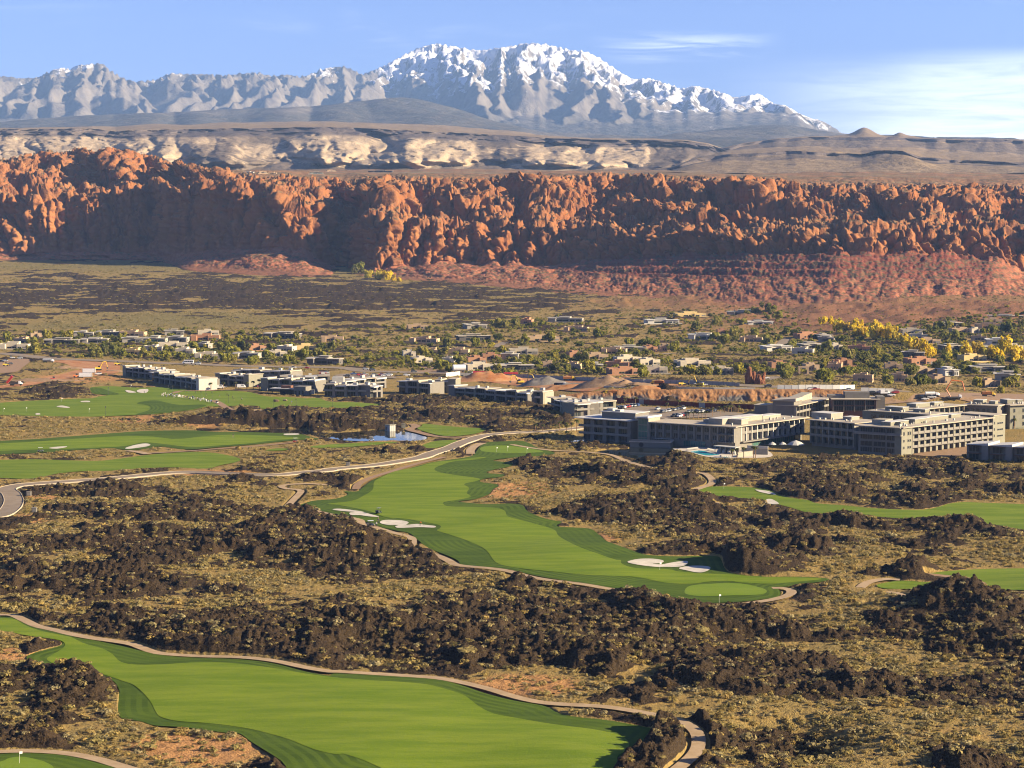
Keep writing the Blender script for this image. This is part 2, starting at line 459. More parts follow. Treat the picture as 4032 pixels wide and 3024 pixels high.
sheet('fairway_rough', L1_, 0.06, 'rough', 'green rough around the fairway in front of the pond')
sheet('fairway', px('A', [(-200, 240), (0, 232), (200, 222), (400, 208), (600, 195), (800, 185), (950, 190), (1100, 205), (1250, 190), (1380, 180), (1500, 178), (1700, 185), (1850, 195), (1850, 203), (1700, 215), (1550, 232), (1350, 246), (1200, 255), (1050, 240), (900, 225), (800, 245), (700, 255), (500, 262), (250, 270), (-200, 280)]), 0.14, 'fair', 'light green fairway left of the pond', level=False)
sheet('fairway', px('A', [(-200, 340), (-50, 335), (200, 330), (400, 335), (600, 340), (750, 325), (900, 305), (1000, 295), (1150, 286), (1300, 287), (1420, 305), (1490, 325), (1480, 345), (1380, 365), (1280, 388), (1100, 380), (900, 385), (700, 400), (500, 405), (350, 420), (200, 450), (0, 446), (-200, 440)]), 0.06, 'fair2', 'green fairway just above the curving road on the left')
sheet('tee_lawn', px('B', [(190, 250), (350, 235), (700, 220), (740, 225), (600, 240), (400, 255), (250, 259)]), 0.06, 'fair2', 'narrow green strip along the near shore of the pond')
sheet('tee_lawn', px('B', [(880, 252), (950, 220), (1050, 210), (1110, 215), (1050, 240), (960, 260)]), 0.06, 'fair2', 'small green patch beside the road bend near the pond')
sheet('tee_lawn', px('A', [(1650, 275), (1720, 262), (1800, 265), (1760, 275)]), 0.06, 'fair2', 'tiny green patch in the scrub below the pond')
sheet('tee_lawn', px('B', [(860, 140), (885, 122), (900, 108), (1000, 118), (1130, 130), (1280, 140), (1240, 165), (1150, 180), (1050, 186), (950, 170)]), 0.06, 'fair2', 'dark green lawn right of the pond beside the pump house')
PR = px('G', [(-200, 945), (0, 930), (200, 915), (500, 900), (800, 885), (1000, 880), (1080, 860), (1180, 845), (1020, 830), (980, 780), (1000, 760), (1200, 748), (1500, 765), (1700, 760), (1900, 772), (2050, 792)]) \
    + px('H', [(60, 515), (200, 528), (400, 524), (600, 522), (800, 540), (900, 570), (1000, 585), (1200, 590), (1400, 605), (1530, 600), (1650, 640), (1900, 645), (2100, 660), (2230, 672), (2100, 690), (1900, 705), (1700, 710), (1500, 700), (1300, 700), (1150, 715), (1000, 720), (900, 712), (880, 688), (700, 682), (560, 690), (430, 692), (300, 700), (150, 730), (30, 745)]) \
    + px('G', [(2212, 1010), (2000, 1020), (1700, 1050), (1300, 1070), (1000, 1080), (600, 1078), (300, 1070), (0, 1065), (-200, 1062)])
sheet('practice_lawn', PR, 0.06, 'fair2', 'wide green practice lawn in front of the villas')
sheet('practice_rough', px('G', [(1490, 940), (1560, 915), (1700, 905), (1820, 930), (1960, 955), (2200, 950)]) + px('H', [(300, 690), (150, 725), (30, 742)]) + px('G', [(2190, 1005), (2000, 1015), (1700, 1046), (1480, 1058), (1600, 1020), (1640, 985), (1600, 955)]), 0.14, 'rough', 'darker tongue of rough on the practice lawn', level=False)
sheet('practice_rough', px('G', [(985, 775), (1010, 764), (1100, 770), (1180, 800), (1300, 835), (1200, 843), (1030, 828)]), 0.14, 'rough', 'dark rough at the back corner of the practice lawn', level=False)
# bunkers
for pts, lab in [
    (px('B', [(330, 645), (380, 640), (500, 655), (560, 672), (620, 690), (560, 688), (500, 680), (445, 678), (437, 665), (470, 660), (400, 655)]), 'white sand bunker beside the dark green utility cart'),
    (px('B', [(625, 722), (660, 710), (760, 713), (805, 725), (790, 740), (850, 735), (900, 740), (970, 748), (960, 758), (880, 755), (800, 758), (740, 760), (720, 750), (740, 742), (690, 742), (640, 734)]), 'white sand bunker being raked by a person in orange'),
    (px('C', [(95, 630), (150, 615), (230, 613), (285, 622), (280, 635), (230, 640), (280, 643), (340, 632), (410, 625), (415, 640), (380, 655), (300, 657), (240, 656), (150, 645)]), 'large two-lobed white bunker behind the flag on the long fairway'),
    (px('C', [(370, 665), (400, 655), (460, 650), (530, 655), (535, 670), (500, 685), (460, 685), (410, 675)]), 'smaller white bunker in front of the two-lobed bunker'),
    (px('C', [(780, 243), (850, 252), (890, 270), (850, 266), (800, 255)]), 'thin pale bunker on the far side of the crossing fairway'),
    (px('C', [(830, 303), (845, 294), (870, 296), (905, 318), (880, 322), (835, 315)]), 'pale bunker on the near side of the crossing fairway'),
    (px('A', [(780, 262), (830, 245), (900, 233), (935, 240), (920, 250), (860, 260), (800, 267)]), 'long white bunker near the cart path crossing on the left'),
    (px('A', [(305, 262), (340, 255), (415, 251), (400, 259), (350, 266)]), 'thin white bunker near the left edge of the fairway'),
    (px('A', [(1768, 173), (1850, 171), (1856, 178), (1780, 181)]), 'small white bunker at the pond shore'),
    (px('G', [(1365, 800), (1400, 795), (1480, 815), (1460, 822), (1400, 821)]), 'left white bunker of the pair on the practice lawn'),
    (px('G', [(1490, 800), (1530, 785), (1610, 784), (1606, 815), (1560, 826), (1500, 816)]), 'right white bunker of the pair on the practice lawn'),
    (px('G', [(618, 970), (680, 963), (757, 980), (740, 988), (640, 979)]), 'narrow tan bunker in the middle of the practice lawn'),
    (px('G', [(880, 915), (930, 910), (977, 913), (970, 925), (890, 924)]), 'narrow tan bunker at the back edge of the practice lawn'),
    (px('G', [(385, 1053), (405, 1045), (432, 1048), (437, 1060), (395, 1063)]), 'tiny white bunker at the front edge of the practice lawn')]:
    sheet('bunker', pts, 0.21, 'bsand', lab, n=4, level=False)
# water
sheet('pond_water', px('H', [(200, 925), (330, 915), (460, 925), (700, 950), (1000, 930), (1380, 938), (1430, 960), (1700, 975), (2000, 955), (2212, 945)]) + px('B', [(610, 148), (700, 150), (850, 163), (912, 185), (900, 205), (800, 213), (650, 211), (500, 213), (400, 208), (350, 200)]) + px('H', [(1750, 1045), (1550, 1025), (1400, 995), (1150, 990), (900, 990), (700, 965), (450, 950), (250, 950)]), 0.03, 'water', 'still pond reflecting blue sky beside the fairway')
sheet('hotel_pond_water', px('K', [(355, 680), (500, 655), (680, 650), (680, 620), (790, 615), (930, 618), (1070, 625), (1090, 690), (1080, 722), (900, 742), (750, 748), (600, 718), (450, 705)]), 0.03, 'water', 'dark still pond in front of the hotel terrace')
sheet('moat_water', px('K', [(120, 575), (230, 566), (500, 575), (680, 590), (680, 606), (500, 600), (330, 596), (170, 592)]), 0.03, 'water', 'narrow dark moat along the foot of the hotel lobby')
sheet('pool_deck', px('R', [(190, 610), (400, 600), (560, 585), (650, 590), (760, 590), (1000, 600), (1300, 620), (1560, 650), (1600, 735), (1110, 752), (900, 752), (700, 735), (560, 705), (420, 660), (250, 640)]), 0.04, 'concrete', 'pale pool deck below the hotel')
sheet('pool_water', px('R', [(440, 655), (520, 643), (600, 645), (700, 662), (800, 682), (860, 700), (800, 708), (700, 715), (600, 700), (500, 675)]), 0.08, 'pool', 'bright turquoise swimming pool below the hotel', level=False)
sheet('pool_water', px('R', [(900, 728), (950, 722), (1020, 728), (1040, 742), (960, 748), (900, 740)]), 0.08, 'pool', 'small turquoise plunge pool beside the palm trees', level=False)
# paths and roads
ribbon('cart_path', px('D', [(-120, 190), (0, 192), (80, 195), (150, 225), (230, 262), (330, 285), (440, 312), (560, 335), (700, 355), (820, 375), (900, 405), (980, 430), (1100, 442), (1300, 452), (1500, 457), (1700, 478), (1900, 520), (2050, 545)]) + px('E', [(30, 508), (300, 525), (600, 545), (750, 570), (900, 605), (1050, 650), (1200, 685), (1350, 700), (1600, 715), (1800, 745), (1950, 775), (2060, 810), (2125, 860), (2140, 920), (2120, 980), (2060, 1040), (2010, 1080), (1930, 1150)]), 2.7, 0.12, 'path', 'long tan cart path curving round the foreground fairway')
ribbon('cart_path', px('D', [(-200, 1050), (0, 1045), (150, 1040), (300, 1045), (450, 1060), (600, 1090), (720, 1125), (800, 1150), (1000, 1200)]), 2.7, 0.12, 'path', 'tan cart path round the green in the bottom corner')
ribbon('cart_path', px('B', [(200, 643), (300, 670), (420, 690), (500, 708), (512, 728), (560, 742), (620, 760), (720, 790), (815, 815), (828, 850), (815, 875), (860, 900), (950, 920), (1050, 960), (1110, 990), (1300, 1008), (1420, 1025), (1550, 1060), (1700, 1085), (1900, 1110)]) + px('C', [(0, 772), (150, 790), (300, 820), (420, 848), (560, 858), (700, 852), (850, 833), (950, 808), (972, 785), (930, 768), (868, 768)]), 2.8, 0.12, 'path', 'tan cart path along the near side of the long fairway')
ribbon('cart_path', px('B', [(40, 632), (90, 580), (135, 530), (100, 518), (50, 514), (12, 500), (60, 487), (200, 483), (290, 490)]), 2.7, 0.12, 'path', 'short hooked cart path in the lava left of the long fairway')
ribbon('cart_path', px('B', [(478, 515), (490, 485), (550, 452), (630, 425), (740, 392), (830, 365), (930, 338), (1030, 316)]), 3.2, 0.08, 'dirt', 'brown dirt track along the far left edge of the long fairway')
ribbon('cart_path', px('B', [(1190, 296), (1190, 270), (1225, 243), (1270, 228)]), 4.0, 0.08, 'path', 'short curved path beside the tee lawn')
ribbon('cart_path', px('B', [(1445, 238), (1560, 258), (1700, 275), (1900, 285), (2050, 300), (2130, 330), (2200, 362)]) + px('C', [(60, 78), (110, 95), (180, 115), (265, 138)]), 2.8, 0.12, 'path', 'pale cart path passing below the hotel pond')
ribbon('cart_path', px('C', [(460, 152), (510, 157), (545, 185), (545, 210), (500, 228), (440, 248), (420, 262)]), 3.0, 0.12, 'path', 'pale cart path bend above the crossing fairway')
ribbon('cart_path', px('C', [(575, 310), (612, 342)]), 2.6, 0.12, 'path', 'short pale piece of path between lava ridges', n=8)
ribbon('cart_path', px('C', [(1340, 765), (1380, 737), (1470, 720), (1550, 724)]), 2.8, 0.12, 'path', 'pale path behind the small tee lawn')
ribbon('cart_path', px('C', [(1480, 788), (1540, 797), (1590, 825), (1612, 843), (1540, 857), (1420, 855), (1350, 850)]), 2.6, 0.12, 'path', 'pale hairpin path in front of the small tee lawn')
ribbon('cart_path', px('C', [(1672, 690), (1780, 702), (1900, 714), (1975, 737), (1985, 757)]), 3.0, 0.08, 'dirt', 'brown path edging the fairway end on the right')
ribbon('cart_path', px('A', [(790, 276), (860, 284), (920, 298)]), 4.0, 0.12, 'path', 'pale path fork by the long bunker')
ribbon('cart_path', px('A', [(920, 292), (1050, 286), (1200, 276), (1350, 265), (1600, 247), (1830, 225)]), 3.0, 0.08, 'dirt', 'brown track between the two left fairways')
ribbon('cart_path', px('H', [(390, 625), (460, 662), (520, 700), (600, 740), (640, 752)]), 4.5, 0.1, 'dirt', 'brown path leaving the practice lawn')
ribbon('cart_path', px('N', [(870, 545), (940, 520), (1080, 512), (1300, 512), (1550, 500), (2100, 508)]), 4.0, 0.1, 'dirt', 'brown walk along the back of the practice lawn')
ribbon('cart_path', px('H', [(870, 725), (885, 752), (950, 780), (1200, 792), (1450, 790)]), 4.0, 0.1, 'path', 'pale path winding below the practice lawn')
ribbon('cart_path', px('H', [(1640, 815), (1800, 825), (1950, 835), (2212, 845)]) + px('P', [(310, 945)]), 3.0, 0.1, 'path', 'pale level track above the pond')
ribbon('cart_path', px('B', [(820, 110), (850, 125), (810, 145), (880, 165), (960, 185), (1060, 193), (1200, 192)]), 4.5, 0.14, 'dirt', 'brown gravel track round the dark green lawn')
MAIN = px('A', [(-60, 690), (0, 680), (60, 640), (85, 590), (70, 545), (40, 515), (110, 493), (250, 480), (350, 473), (500, 462), (650, 452), (800, 438), (900, 428), (1050, 415), (1200, 410), (1400, 418), (1600, 425), (1750, 425), (1900, 410), (2050, 398)]) + px('B', [(300, 395), (420, 382), (600, 365), (750, 342), (880, 318), (950, 292), (1050, 262), (1130, 228), (1200, 205), (1250, 188), (1350, 172), (1500, 162), (1620, 158), (1760, 147), (1900, 130)])
ribbon('road', MAIN, 6.6, 0.12, 'asphalt', 'pale asphalt road curving through the golf course', kerb=True)
ribbon('road', px('A', [(-100, 560), (-20, 530), (10, 560), (18, 600), (0, 640), (-60, 665)]), 3.5, 0.11, 'verge', 'dark planted island inside the road loop at the left edge')
ribbon('boulevard', px('W', [(-200, 560), (0, 562), (150, 575), (350, 597), (600, 606), (850, 615), (1050, 625), (1300, 632), (1500, 642), (1700, 646), (1900, 650), (2212, 655)]) + px('I', [(100, 150), (300, 155), (600, 165), (860, 168), (1000, 178)]), 16.0, 0.06, 'asphalt', 'wide grey boulevard between the villas and the houses')
ribbon('boulevard', px('S', [(-400, 985), (0, 990), (400, 985), (800, 990), (1100, 1010), (1500, 1030), (2212, 1060)]) + px('T', [(300, 950), (900, 935)]), 16.0, 0.06, 'asphalt', 'grey site road below the red rock monument')
ribbon('street', px('S', [(1560, 600), (1600, 560), (1640, 500)]), 9.0, 0.06, 'asphalt', 'short grey street between the houses on the right', n=8)
ribbon('street', px('S', [(1400, 960), (1480, 935), (1540, 920), (1700, 935)]), 10.0, 0.06, 'asphalt', 'grey street entrance behind the red rock monument', n=8)
ribbon('street', px('S', [(170, 690), (260, 680), (400, 665)]), 8.0, 0.06, 'asphalt', 'grey street in front of the small tan house', n=8)
ribbon('street', px('U', [(760, 370), (830, 340), (860, 325)]), 8.0, 0.06, 'asphalt', 'grey driveway in the middle of the estate', n=8)
# car park and building site
sheet('parking_lot', px('K', [(420, 330), (560, 250), (800, 248), (1100, 262), (1400, 285), (1760, 310), (1750, 350), (1500, 350), (1100, 360), (900, 365), (600, 345)]), 0.05, 'asphalt', 'asphalt car park behind the hotel')
sheet('parking_lot', px('O', [(1380, 300), (1500, 262), (1700, 270), (2200, 300), (2212, 330), (1900, 320), (1450, 340)]) + px('P', [(300, 320), (120, 330)]), 0.05, 'asphalt', 'asphalt car park behind the villas')
sheet('site_yard', px('G', [(-200, 600), (0, 480), (250, 450), (330, 470), (250, 540), (180, 590), (0, 605)]), 0.03, 'dirt', 'bare tan parking yard at the left building site')
sheet('site_yard', px('G', [(560, 480), (720, 465), (1000, 480), (1280, 500), (1280, 600), (1050, 610), (1000, 590), (850, 560), (700, 500)]), 0.03, 'dirt_orange', 'orange dirt strip left of the first villa')
sheet('site_yard', px('G', [(-100, 765), (0, 745), (100, 725), (250, 720), (330, 680), (560, 640), (700, 610), (860, 570), (1000, 600), (860, 650), (560, 690), (330, 740), (150, 752), (0, 768)]), 0.03, 'dirt_orange', 'orange haul track between the scrub and the dark lava on the left')
sheet('site_yard', px('Q', [(-700, 340), (-500, 290), (0, 300), (500, 320), (1000, 350), (1500, 375), (2300, 420), (2300, 450), (1300, 450), (1000, 520), (600, 500), (300, 470), (-200, 420)]), 0.03, 'dirt_orange', 'orange dirt yard of the building site behind the villas')
sheet('site_yard', px('J', [(1000, 150), (1250, 120), (1600, 100), (2300, 120), (2300, 200), (1700, 170), (1300, 180), (1000, 200)]), 0.03, 'dirt', 'bare dirt yard behind the hotel on the right')
sheet('site_yard', px('J', [(1240, 640), (1400, 610), (1600, 575), (1760, 560), (1800, 620), (1700, 650), (1500, 660)]), 0.03, 'dirt', 'bare brown ground at the corner of the right hotel wing')
sheet('lawn', px('J', [(2050, 380), (2250, 380), (2250, 405), (2060, 410)]), 0.06, 'fair2', 'small green lawn under the palms at the right edge')
sheet('site_yard', px('P', [(380, 150), (560, 160), (900, 170), (1100, 175), (1600, 190)]) + px('P', [(1600, 260), (1000, 260), (600, 250), (420, 240)]), 0.03, 'dirt', 'bare ground beside the boulevard bend', level=False)

# ------------------------------------------------------------------ lava, scrub and sand: where each lies (centres given as ray casts)
def blob(c, x, y, rx, ry, wgt):
    ox, oy, s = CR[c]
    u, v = ox + x / s, oy + y / s
    return (u, v, rx / s, ry / s, wgt)
LAVA = [blob('V', *b) for b in [
    (174, 1487, 150, 50, 1.2), (230, 1350, 190, 55, 1.2), (420, 1385, 150, 40, 1.0), (640, 1385, 300, 60, 1.1), (1000, 1375, 330, 60, 1.2), (1300, 1400, 220, 60, 1.1), (1570, 1370, 160, 60, 1.3), (1550, 1460, 150, 35, 1.0),
    (1720, 1492, 170, 38, 1.3), (2090, 1310, 130, 45, 1.4), (2080, 1480, 120, 55, 1.4), (1710, 1585, 95, 38, 1.7), (2110, 1645, 100, 30, 1.5), (1450, 1600, 60, 45, 1.0), (1480, 1345, 300, 35, 0.7),
    (200, 1055, 170, 20, 1.1), (240, 1110, 90, 20, 1.0), (420, 1110, 130, 20, 1.0), (175, 1148, 90, 13, 1.0), (640, 1116, 130, 14, 1.0), (690, 1165, 120, 48, 1.3), (280, 1175, 150, 20, 1.0), (40, 1178, 60, 14, 1.0), (760, 1200, 200, 36, 1.2), (250, 1225, 270, 42, 1.0), (60, 1250, 120, 30, 1.0),
    (1250, 1003, 140, 22, 1.2), (1290, 1095, 130, 26, 1.2), (1450, 1080, 110, 28, 1.2), (1600, 1215, 130, 25, 1.2), (1650, 1150, 300, 60, 0.9), (2080, 1138, 140, 24, 1.3), (1900, 1030, 330, 42, 0.6), (1480, 1170, 90, 30, 0.6), (1700, 1060, 200, 20, 0.5), (1380, 1270, 180, 30, 0.9), (1200, 1262, 120, 18, 0.9), (1600, 1290, 90, 20, 0.5), (1960, 1245, 120, 22, 0.9),
    (100, 845, 100, 18, 1.2), (660, 905, 190, 26, 1.1), (1000, 885, 240, 32, 0.9), (1150, 940, 90, 12, 0.9), (700, 1030, 80, 14, 1.0), (330, 1000, 60, 8, 0.7), (2000, 1000, 200, 18, 0.5),
    (400, 640, 450, 34, 0.95), (700, 630, 300, 24, 0.5), (900, 650, 300, 26, 0.35), (1200, 680, 400, 18, 0.2), (1500, 770, 300, 20, 0.15), (1700, 790, 150, 10, 0.5), (1900, 710, 80, 10, 0.3)]]
LAVA += [blob('V', *b) for b in [
    (1130, 1482, 150, 32, -1.5), (400, 1612, 190, 52, -1.7), (1120, 1058, 120, 25, -1.6), (1310, 1160, 75, 25, -1.2), (1830, 1395, 115, 18, -1.3), (1985, 1437, 120, 20, -1.3), (1950, 1600, 330, 60, -1.2), (1530, 1510, 110, 24, -1.2), (800, 1268, 250, 16, -1.0), (25, 1412, 45, 22, -1.3), (250, 1302, 300, 16, -1.0),
    (1850, 1140, 95, 20, -0.9), (1850, 1192, 150, 12, -0.9), (2170, 1195, 60, 26, -1.3), (1760, 1300, 90, 25, -0.9), (150, 920, 230, 22, -1.4), (600, 985, 250, 25, -0.8), (400, 690, 230, 16, -1.0), (120, 705, 200, 10, -0.5), (200, 578, 420, 14, -0.9), (1000, 600, 300, 10, -0.6), (300, 1082, 220, 10, -0.8), (560, 1050, 140, 20, -0.5), (1700, 960, 50, 8, -0.5), (330, 800, 260, 25, -0.9), (1500, 740, 700, 55, -0.45), (1900, 850, 400, 25, -1.0)]]
SAND = [blob('V', *b) for b in [(1130, 1482, 130, 26, 1.2), (420, 1618, 150, 40, 1.3), (1110, 1060, 95, 20, 1.2), (1300, 1165, 55, 16, 0.9), (25, 1412, 45, 16, 1.0), (90, 1070, 50, 10, 1.0), (60, 1120, 60, 12, 1.0), (180, 815, 130, 16, 0.9), (320, 905, 120, 9, 1.1), (430, 918, 60, 6, 1.0), (1980, 1600, 260, 50, 0.35), (430, 1022, 120, 9, 0.9), (1740, 1290, 60, 14, 0.7), (1760, 1265, 40, 8, 0.5)]]
HILL = [blob('V', *b) for b in [(1900, 690, 330, 40, 1.3), (1500, 655, 260, 16, 0.9), (2150, 690, 200, 40, 1.0)]]    # red soil at the foot of the cliffs
OLIVE = [blob('V', *b) for b in [(400, 690, 240, 18, 1.1), (120, 705, 160, 8, 0.8), (250, 575, 420, 12, 1.0), (900, 592, 260, 10, 0.7), (1100, 640, 400, 25, 0.4)]]
def blobs(bl, u, v):
    s = np.zeros(np.shape(u), np.float32)
    for (bu, bv, ru, rv, g) in bl:
        d = ((u - bu) / ru) ** 2 + ((v - bv) / rv) ** 2
        s += g * np.exp(-d * 0.9)
    return s
RUGGED = {}
def fields(x, y):
    """lava cover, sand, red soil and green tint at ground points"""
    z = land(x, y)
    u, v = project(x, y, z)
    far = sst(1100, 1700, y)
    n = fbm2(x / 42.0, y / 55.0, 5, 11, 0.66) * 1.30
    hf = 0.55 * fbm2(x / 11.0, y / 13.0, 3, 41)
    n = n + hf
    nf = fbm2(x / 70.0, y / 45.0, 5, 19, 0.6) * 1.3
    n = n * (1 - far) + nf * far
    lv = n * 1.25 - 0.05 + blobs(LAVA, u, v) * 0.46
    lava = sst(-0.10, 0.22, lv)
    fields.h = sst(-0.05, 0.75, lv - 0.45 * hf)
    hill = np.clip(blobs(HILL, u, v) + 0.5 * n, 0, 1) * sst(1700, 2000, y)
    lava = lava * (1 - 0.9 * sst(0.3, 0.8, hill))
    sand = np.clip(blobs(SAND, u, v) + 0.35 * fbm2(x / 25.0, y / 25.0, 4, 23) - 0.08, 0, 1)
    olive = np.clip(blobs(OLIVE, u, v), 0, 1)
    return lava, sand, hill, olive
def lava_relief(x, y, lava):
    b1 = np.abs(pn2(x / 26.0, y / 26.0, 51)); b2 = np.abs(pn2(x / 10.0 + 0.5 * b1, y / 10.0, 52))
    b3 = np.abs(pn2(x / 4.2, y / 4.2, 53)); b4 = np.abs(pn2(x / 1.9, y / 1.9, 54))
    big = fbm2(x / 70.0, y / 70.0, 2, 57)
    near = 1 - sst(1300, 2000, y)
    rg = (1 - np.minimum(1, np.abs(pn2(x / 40.0 + 0.4 * b2, y / 30.0, 58)) * 1.3)) ** 2
    h = 0.5 + 1.8 * big + 2.8 * rg * (0.7 + 0.6 * big) + 1.5 * b1 + 1.2 * b2 
    h = np.where(h > 3.5, 3.5 + 1.8 * np.tanh((h - 3.5) / 1.8), h)
    return lava * np.maximum(0.15, h) * 0.95 + sst(0.05, 0.6, lava) * (1.5 * b3 + 1.2 * b4 - 0.4) * (0.35 + 0.65 * near)
def soil_relief(x, y):
    return 0.7 * fbm2(x / 22.0, y / 22.0, 3, 61) + 0.16 * pn2(x / 2.5, y / 2.5, 63)
# three marked forms: a collapse pit and two tall lava knolls
BANKS = [(*cast(*px('H', [(560, 880)])[0]), 38.0, 8.0, 5.5), (*cast(*px('H', [(1000, 885)])[0]), 40.0, 8.0, 6.0), (*cast(*px('H', [(1420, 895)])[0]), 26.0, 8.0, 6.0), (*cast(*px('H', [(1750, 920)])[0]), 26.0, 7.0, 3.5)]
FORMS = [(*cast(*px('F', [(760, 930)])[0]), 12.0, 14.0, -6.5), (*cast(*px('F', [(1850, 190)])[0]), 26.0, 24.0, 5.0), (*cast(*px('F', [(2212, 330)])[0]), 18.0, 24.0, 2.5), (*cast(*px('C', [(800, 660)])[0]), 15.0, 18.0, 3.0), (*cast(*px('B', [(380, 900)])[0]), 18.0, 20.0, 2.5), (*cast(*px('B', [(560, 900)])[0]), 10.0, 14.0, 2.5)]
# ------------------------------------------------------------------ where the houses stand (foot of each house, width in crop pixels, colour)
HOUSES = [('W', x, y, w, c) for x, y, w, c in [(85, 535, 170, 'pale'), (130, 497, 100, 'tan'), (395, 503, 200, 'dark'), (235, 462, 60, 'tan'), (540, 455, 110, 'grey'), (690, 447, 130, 'grey'), (850, 452, 150, 'tan'), (610, 497, 150, 'grey'), (860, 493, 120, 'grey'), (1000, 490, 130, 'glass'), (1145, 486, 120, 'grey'), (1325, 478, 170, 'terracotta'), (1130, 443, 110, 'grey'), (1350, 443, 120, 'pale'), (1820, 463, 210, 'dark'), (2150, 484, 130, 'tan'),
          (850, 572, 140, 'yellow'), (985, 550, 120, 'pale'), (1120, 528, 170, 'pale'), (1190, 565, 110, 'pale'), (1350, 598, 170, 'pale'), (1310, 530, 80, 'grey'), (1670, 546, 110, 'terracotta'), (1840, 550, 100, 'pale'), (1985, 546, 110, 'yellow'), (1590, 596, 150, 'grey'), (1800, 585, 110, 'pale'), (2090, 632, 200, 'dark')]]
HOUSES += [('U', x, y, w, c) for x, y, w, c in [(100, 212, 170, 'tan'), (610, 208, 170, 'grey'), (1040, 165, 90, 'terracotta'), (1380, 150, 280, 'grey'), (1470, 232, 190, 'tan'), (140, 330, 230, 'tan'), (590, 312, 260, 'dark'), (1190, 318, 260, 'tan'), (450, 440, 160, 'tan'), (230, 437, 80, 'tan'), (1020, 430, 230, 'pale'), (30, 452, 60, 'pale'), (150, 510, 150, 'pale'), (360, 512, 90, 'pale'), (620, 510, 140, 'terracotta'), (745, 477, 140, 'terracotta'), (900, 472, 130, 'grey'), (640, 572, 220, 'pale'), (950, 572, 290, 'dark'), (1650, 480, 200, 'tan'), (1800, 432, 200, 'tan'), (1960, 410, 240, 'grey'), (2140, 410, 50, 'terracotta'), (1480, 468, 80, 'terracotta'), (1450, 562, 110, 'tan'), (1650, 572, 90, 'grey'), (1830, 552, 190, 'terracotta'), (1930, 610, 290, 'terracotta'), (2130, 530, 160, 'pale'), (1950, 500, 200, 'pale'), (1250, 552, 90, 'tan')]]
HOUSES += [('S', x, y, w, c) for x, y, w, c in [(300, 345, 330, 'white'), (610, 272, 300, 'yellow'), (1180, 258, 380, 'grey'), (1360, 362, 260, 'white'), (740, 512, 300, 'white'), (965, 460, 110, 'terracotta'), (1260, 542, 220, 'tan'), (1560, 640, 280, 'white'), (1900, 505, 240, 'terracotta'), (2080, 540, 150, 'grey'), (1950, 618, 240, 'grey'), (1820, 676, 210, 'pale'), (335, 642, 80, 'tan'), (190, 656, 65, 'terracotta'), (220, 805, 330, 'grey'), (650, 812, 330, 'pale'), (240, 888, 210, 'pale'), (960, 895, 210, 'pale'), (70, 892, 100, 'terracotta'), (1600, 830, 190, 'terracotta'), (1940, 856, 80, 'tan'), (2170, 845, 110, 'tan')]]
HOUSES += [('T', x, y, w, c) for x, y, w, c in [(1010, 322, 240, 'pale'), (1070, 378, 190, 'pale'), (1190, 425, 210, 'tan'), (1290, 246, 120, 'tan'), (1450, 243, 190, 'dark'), (1840, 262, 280, 'tan'), (2010, 165, 330, 'dark'), (1880, 206, 170, 'tan'), (1560, 312, 230, 'tan'), (1710, 312, 110, 'pale'), (1720, 392, 150, 'tan'), (1480, 500, 240, 'dark'), (1730, 500, 240, 'dark'), (1930, 432, 230, 'white'), (2130, 502, 150, 'pale'), (1690, 620, 230, 'yellow'), (1000, 572, 210, 'dark'), (420, 512, 230, 'terracotta'), (180, 497, 110, 'pale'), (60, 378, 120, 'grey'), (1110, 652, 290, 'terracotta'), (800, 710, 170, 'tan'), (1130, 760, 210, 'tan'), (1440, 772, 100, 'white'), (1840, 735, 360, 'grey'), (450, 840, 190, 'tan'), (270, 670, 110, 'terracotta'), (150, 690, 80, 'terracotta'), (860, 840, 110, 'tan'), (1330, 862, 100, 'tan'), (1500, 862, 140, 'grey'), (1880, 905, 150, 'tan'), (2030, 822, 240, 'grey')]]
HLIST = []
for c, x, y, wpx, col in HOUSES:
    u, v = px(c, [(x, y)])[0]
    gx, gy = cast(u, v)
    wm_ = wpx / CR[c][2] / F * gy
    if all((gx - a) ** 2 + ((gy - b) * 0.8) ** 2 > 12 ** 2 for a, b, *_ in HLIST):
        HLIST.append((gx, gy, max(10.0, min(36.0, wm_ * 1.12)), col))
for gx, gy, wm_, col in HLIST:
    if gy < 2500:
        raster(np.array([(gx - wm_ / 2 - 2, gy - 3), (gx + wm_ / 2 + 2, gy - 3), (gx + wm_ / 2 + 2, gy + 16), (gx - wm_ / 2 - 2, gy + 16)]), LEVEL)
for c, P in [('K', [(160, 590), (700, 610), (1100, 640), (1700, 680), (2212, 700), (2212, 300), (900, 330), (160, 330)]), ('J', [(0, 640), (300, 640), (760, 640), (1140, 655), (1700, 600), (2400, 720), (2400, 180), (0, 160)]),
             ('N', [(30, 290), (500, 330), (560, 430), (900, 500), (1450, 500), (1450, 440), (2212, 500), (2212, 190), (30, 150)]), ('O', [(0, 500), (900, 570), (1200, 600), (2060, 600), (2212, 540), (2212, 300), (0, 220)]),
             ('P', [(0, 530), (1050, 560), (1200, 590), (2130, 690), (2212, 680), (2212, 480), (1000, 330), (0, 340)]), ('Q', [(0, 680), (400, 720), (800, 850), (1400, 860), (1400, 600), (0, 470)])]:
    raster(np.array([cast(u, v) for u, v in px(c, P)]), LEVEL)
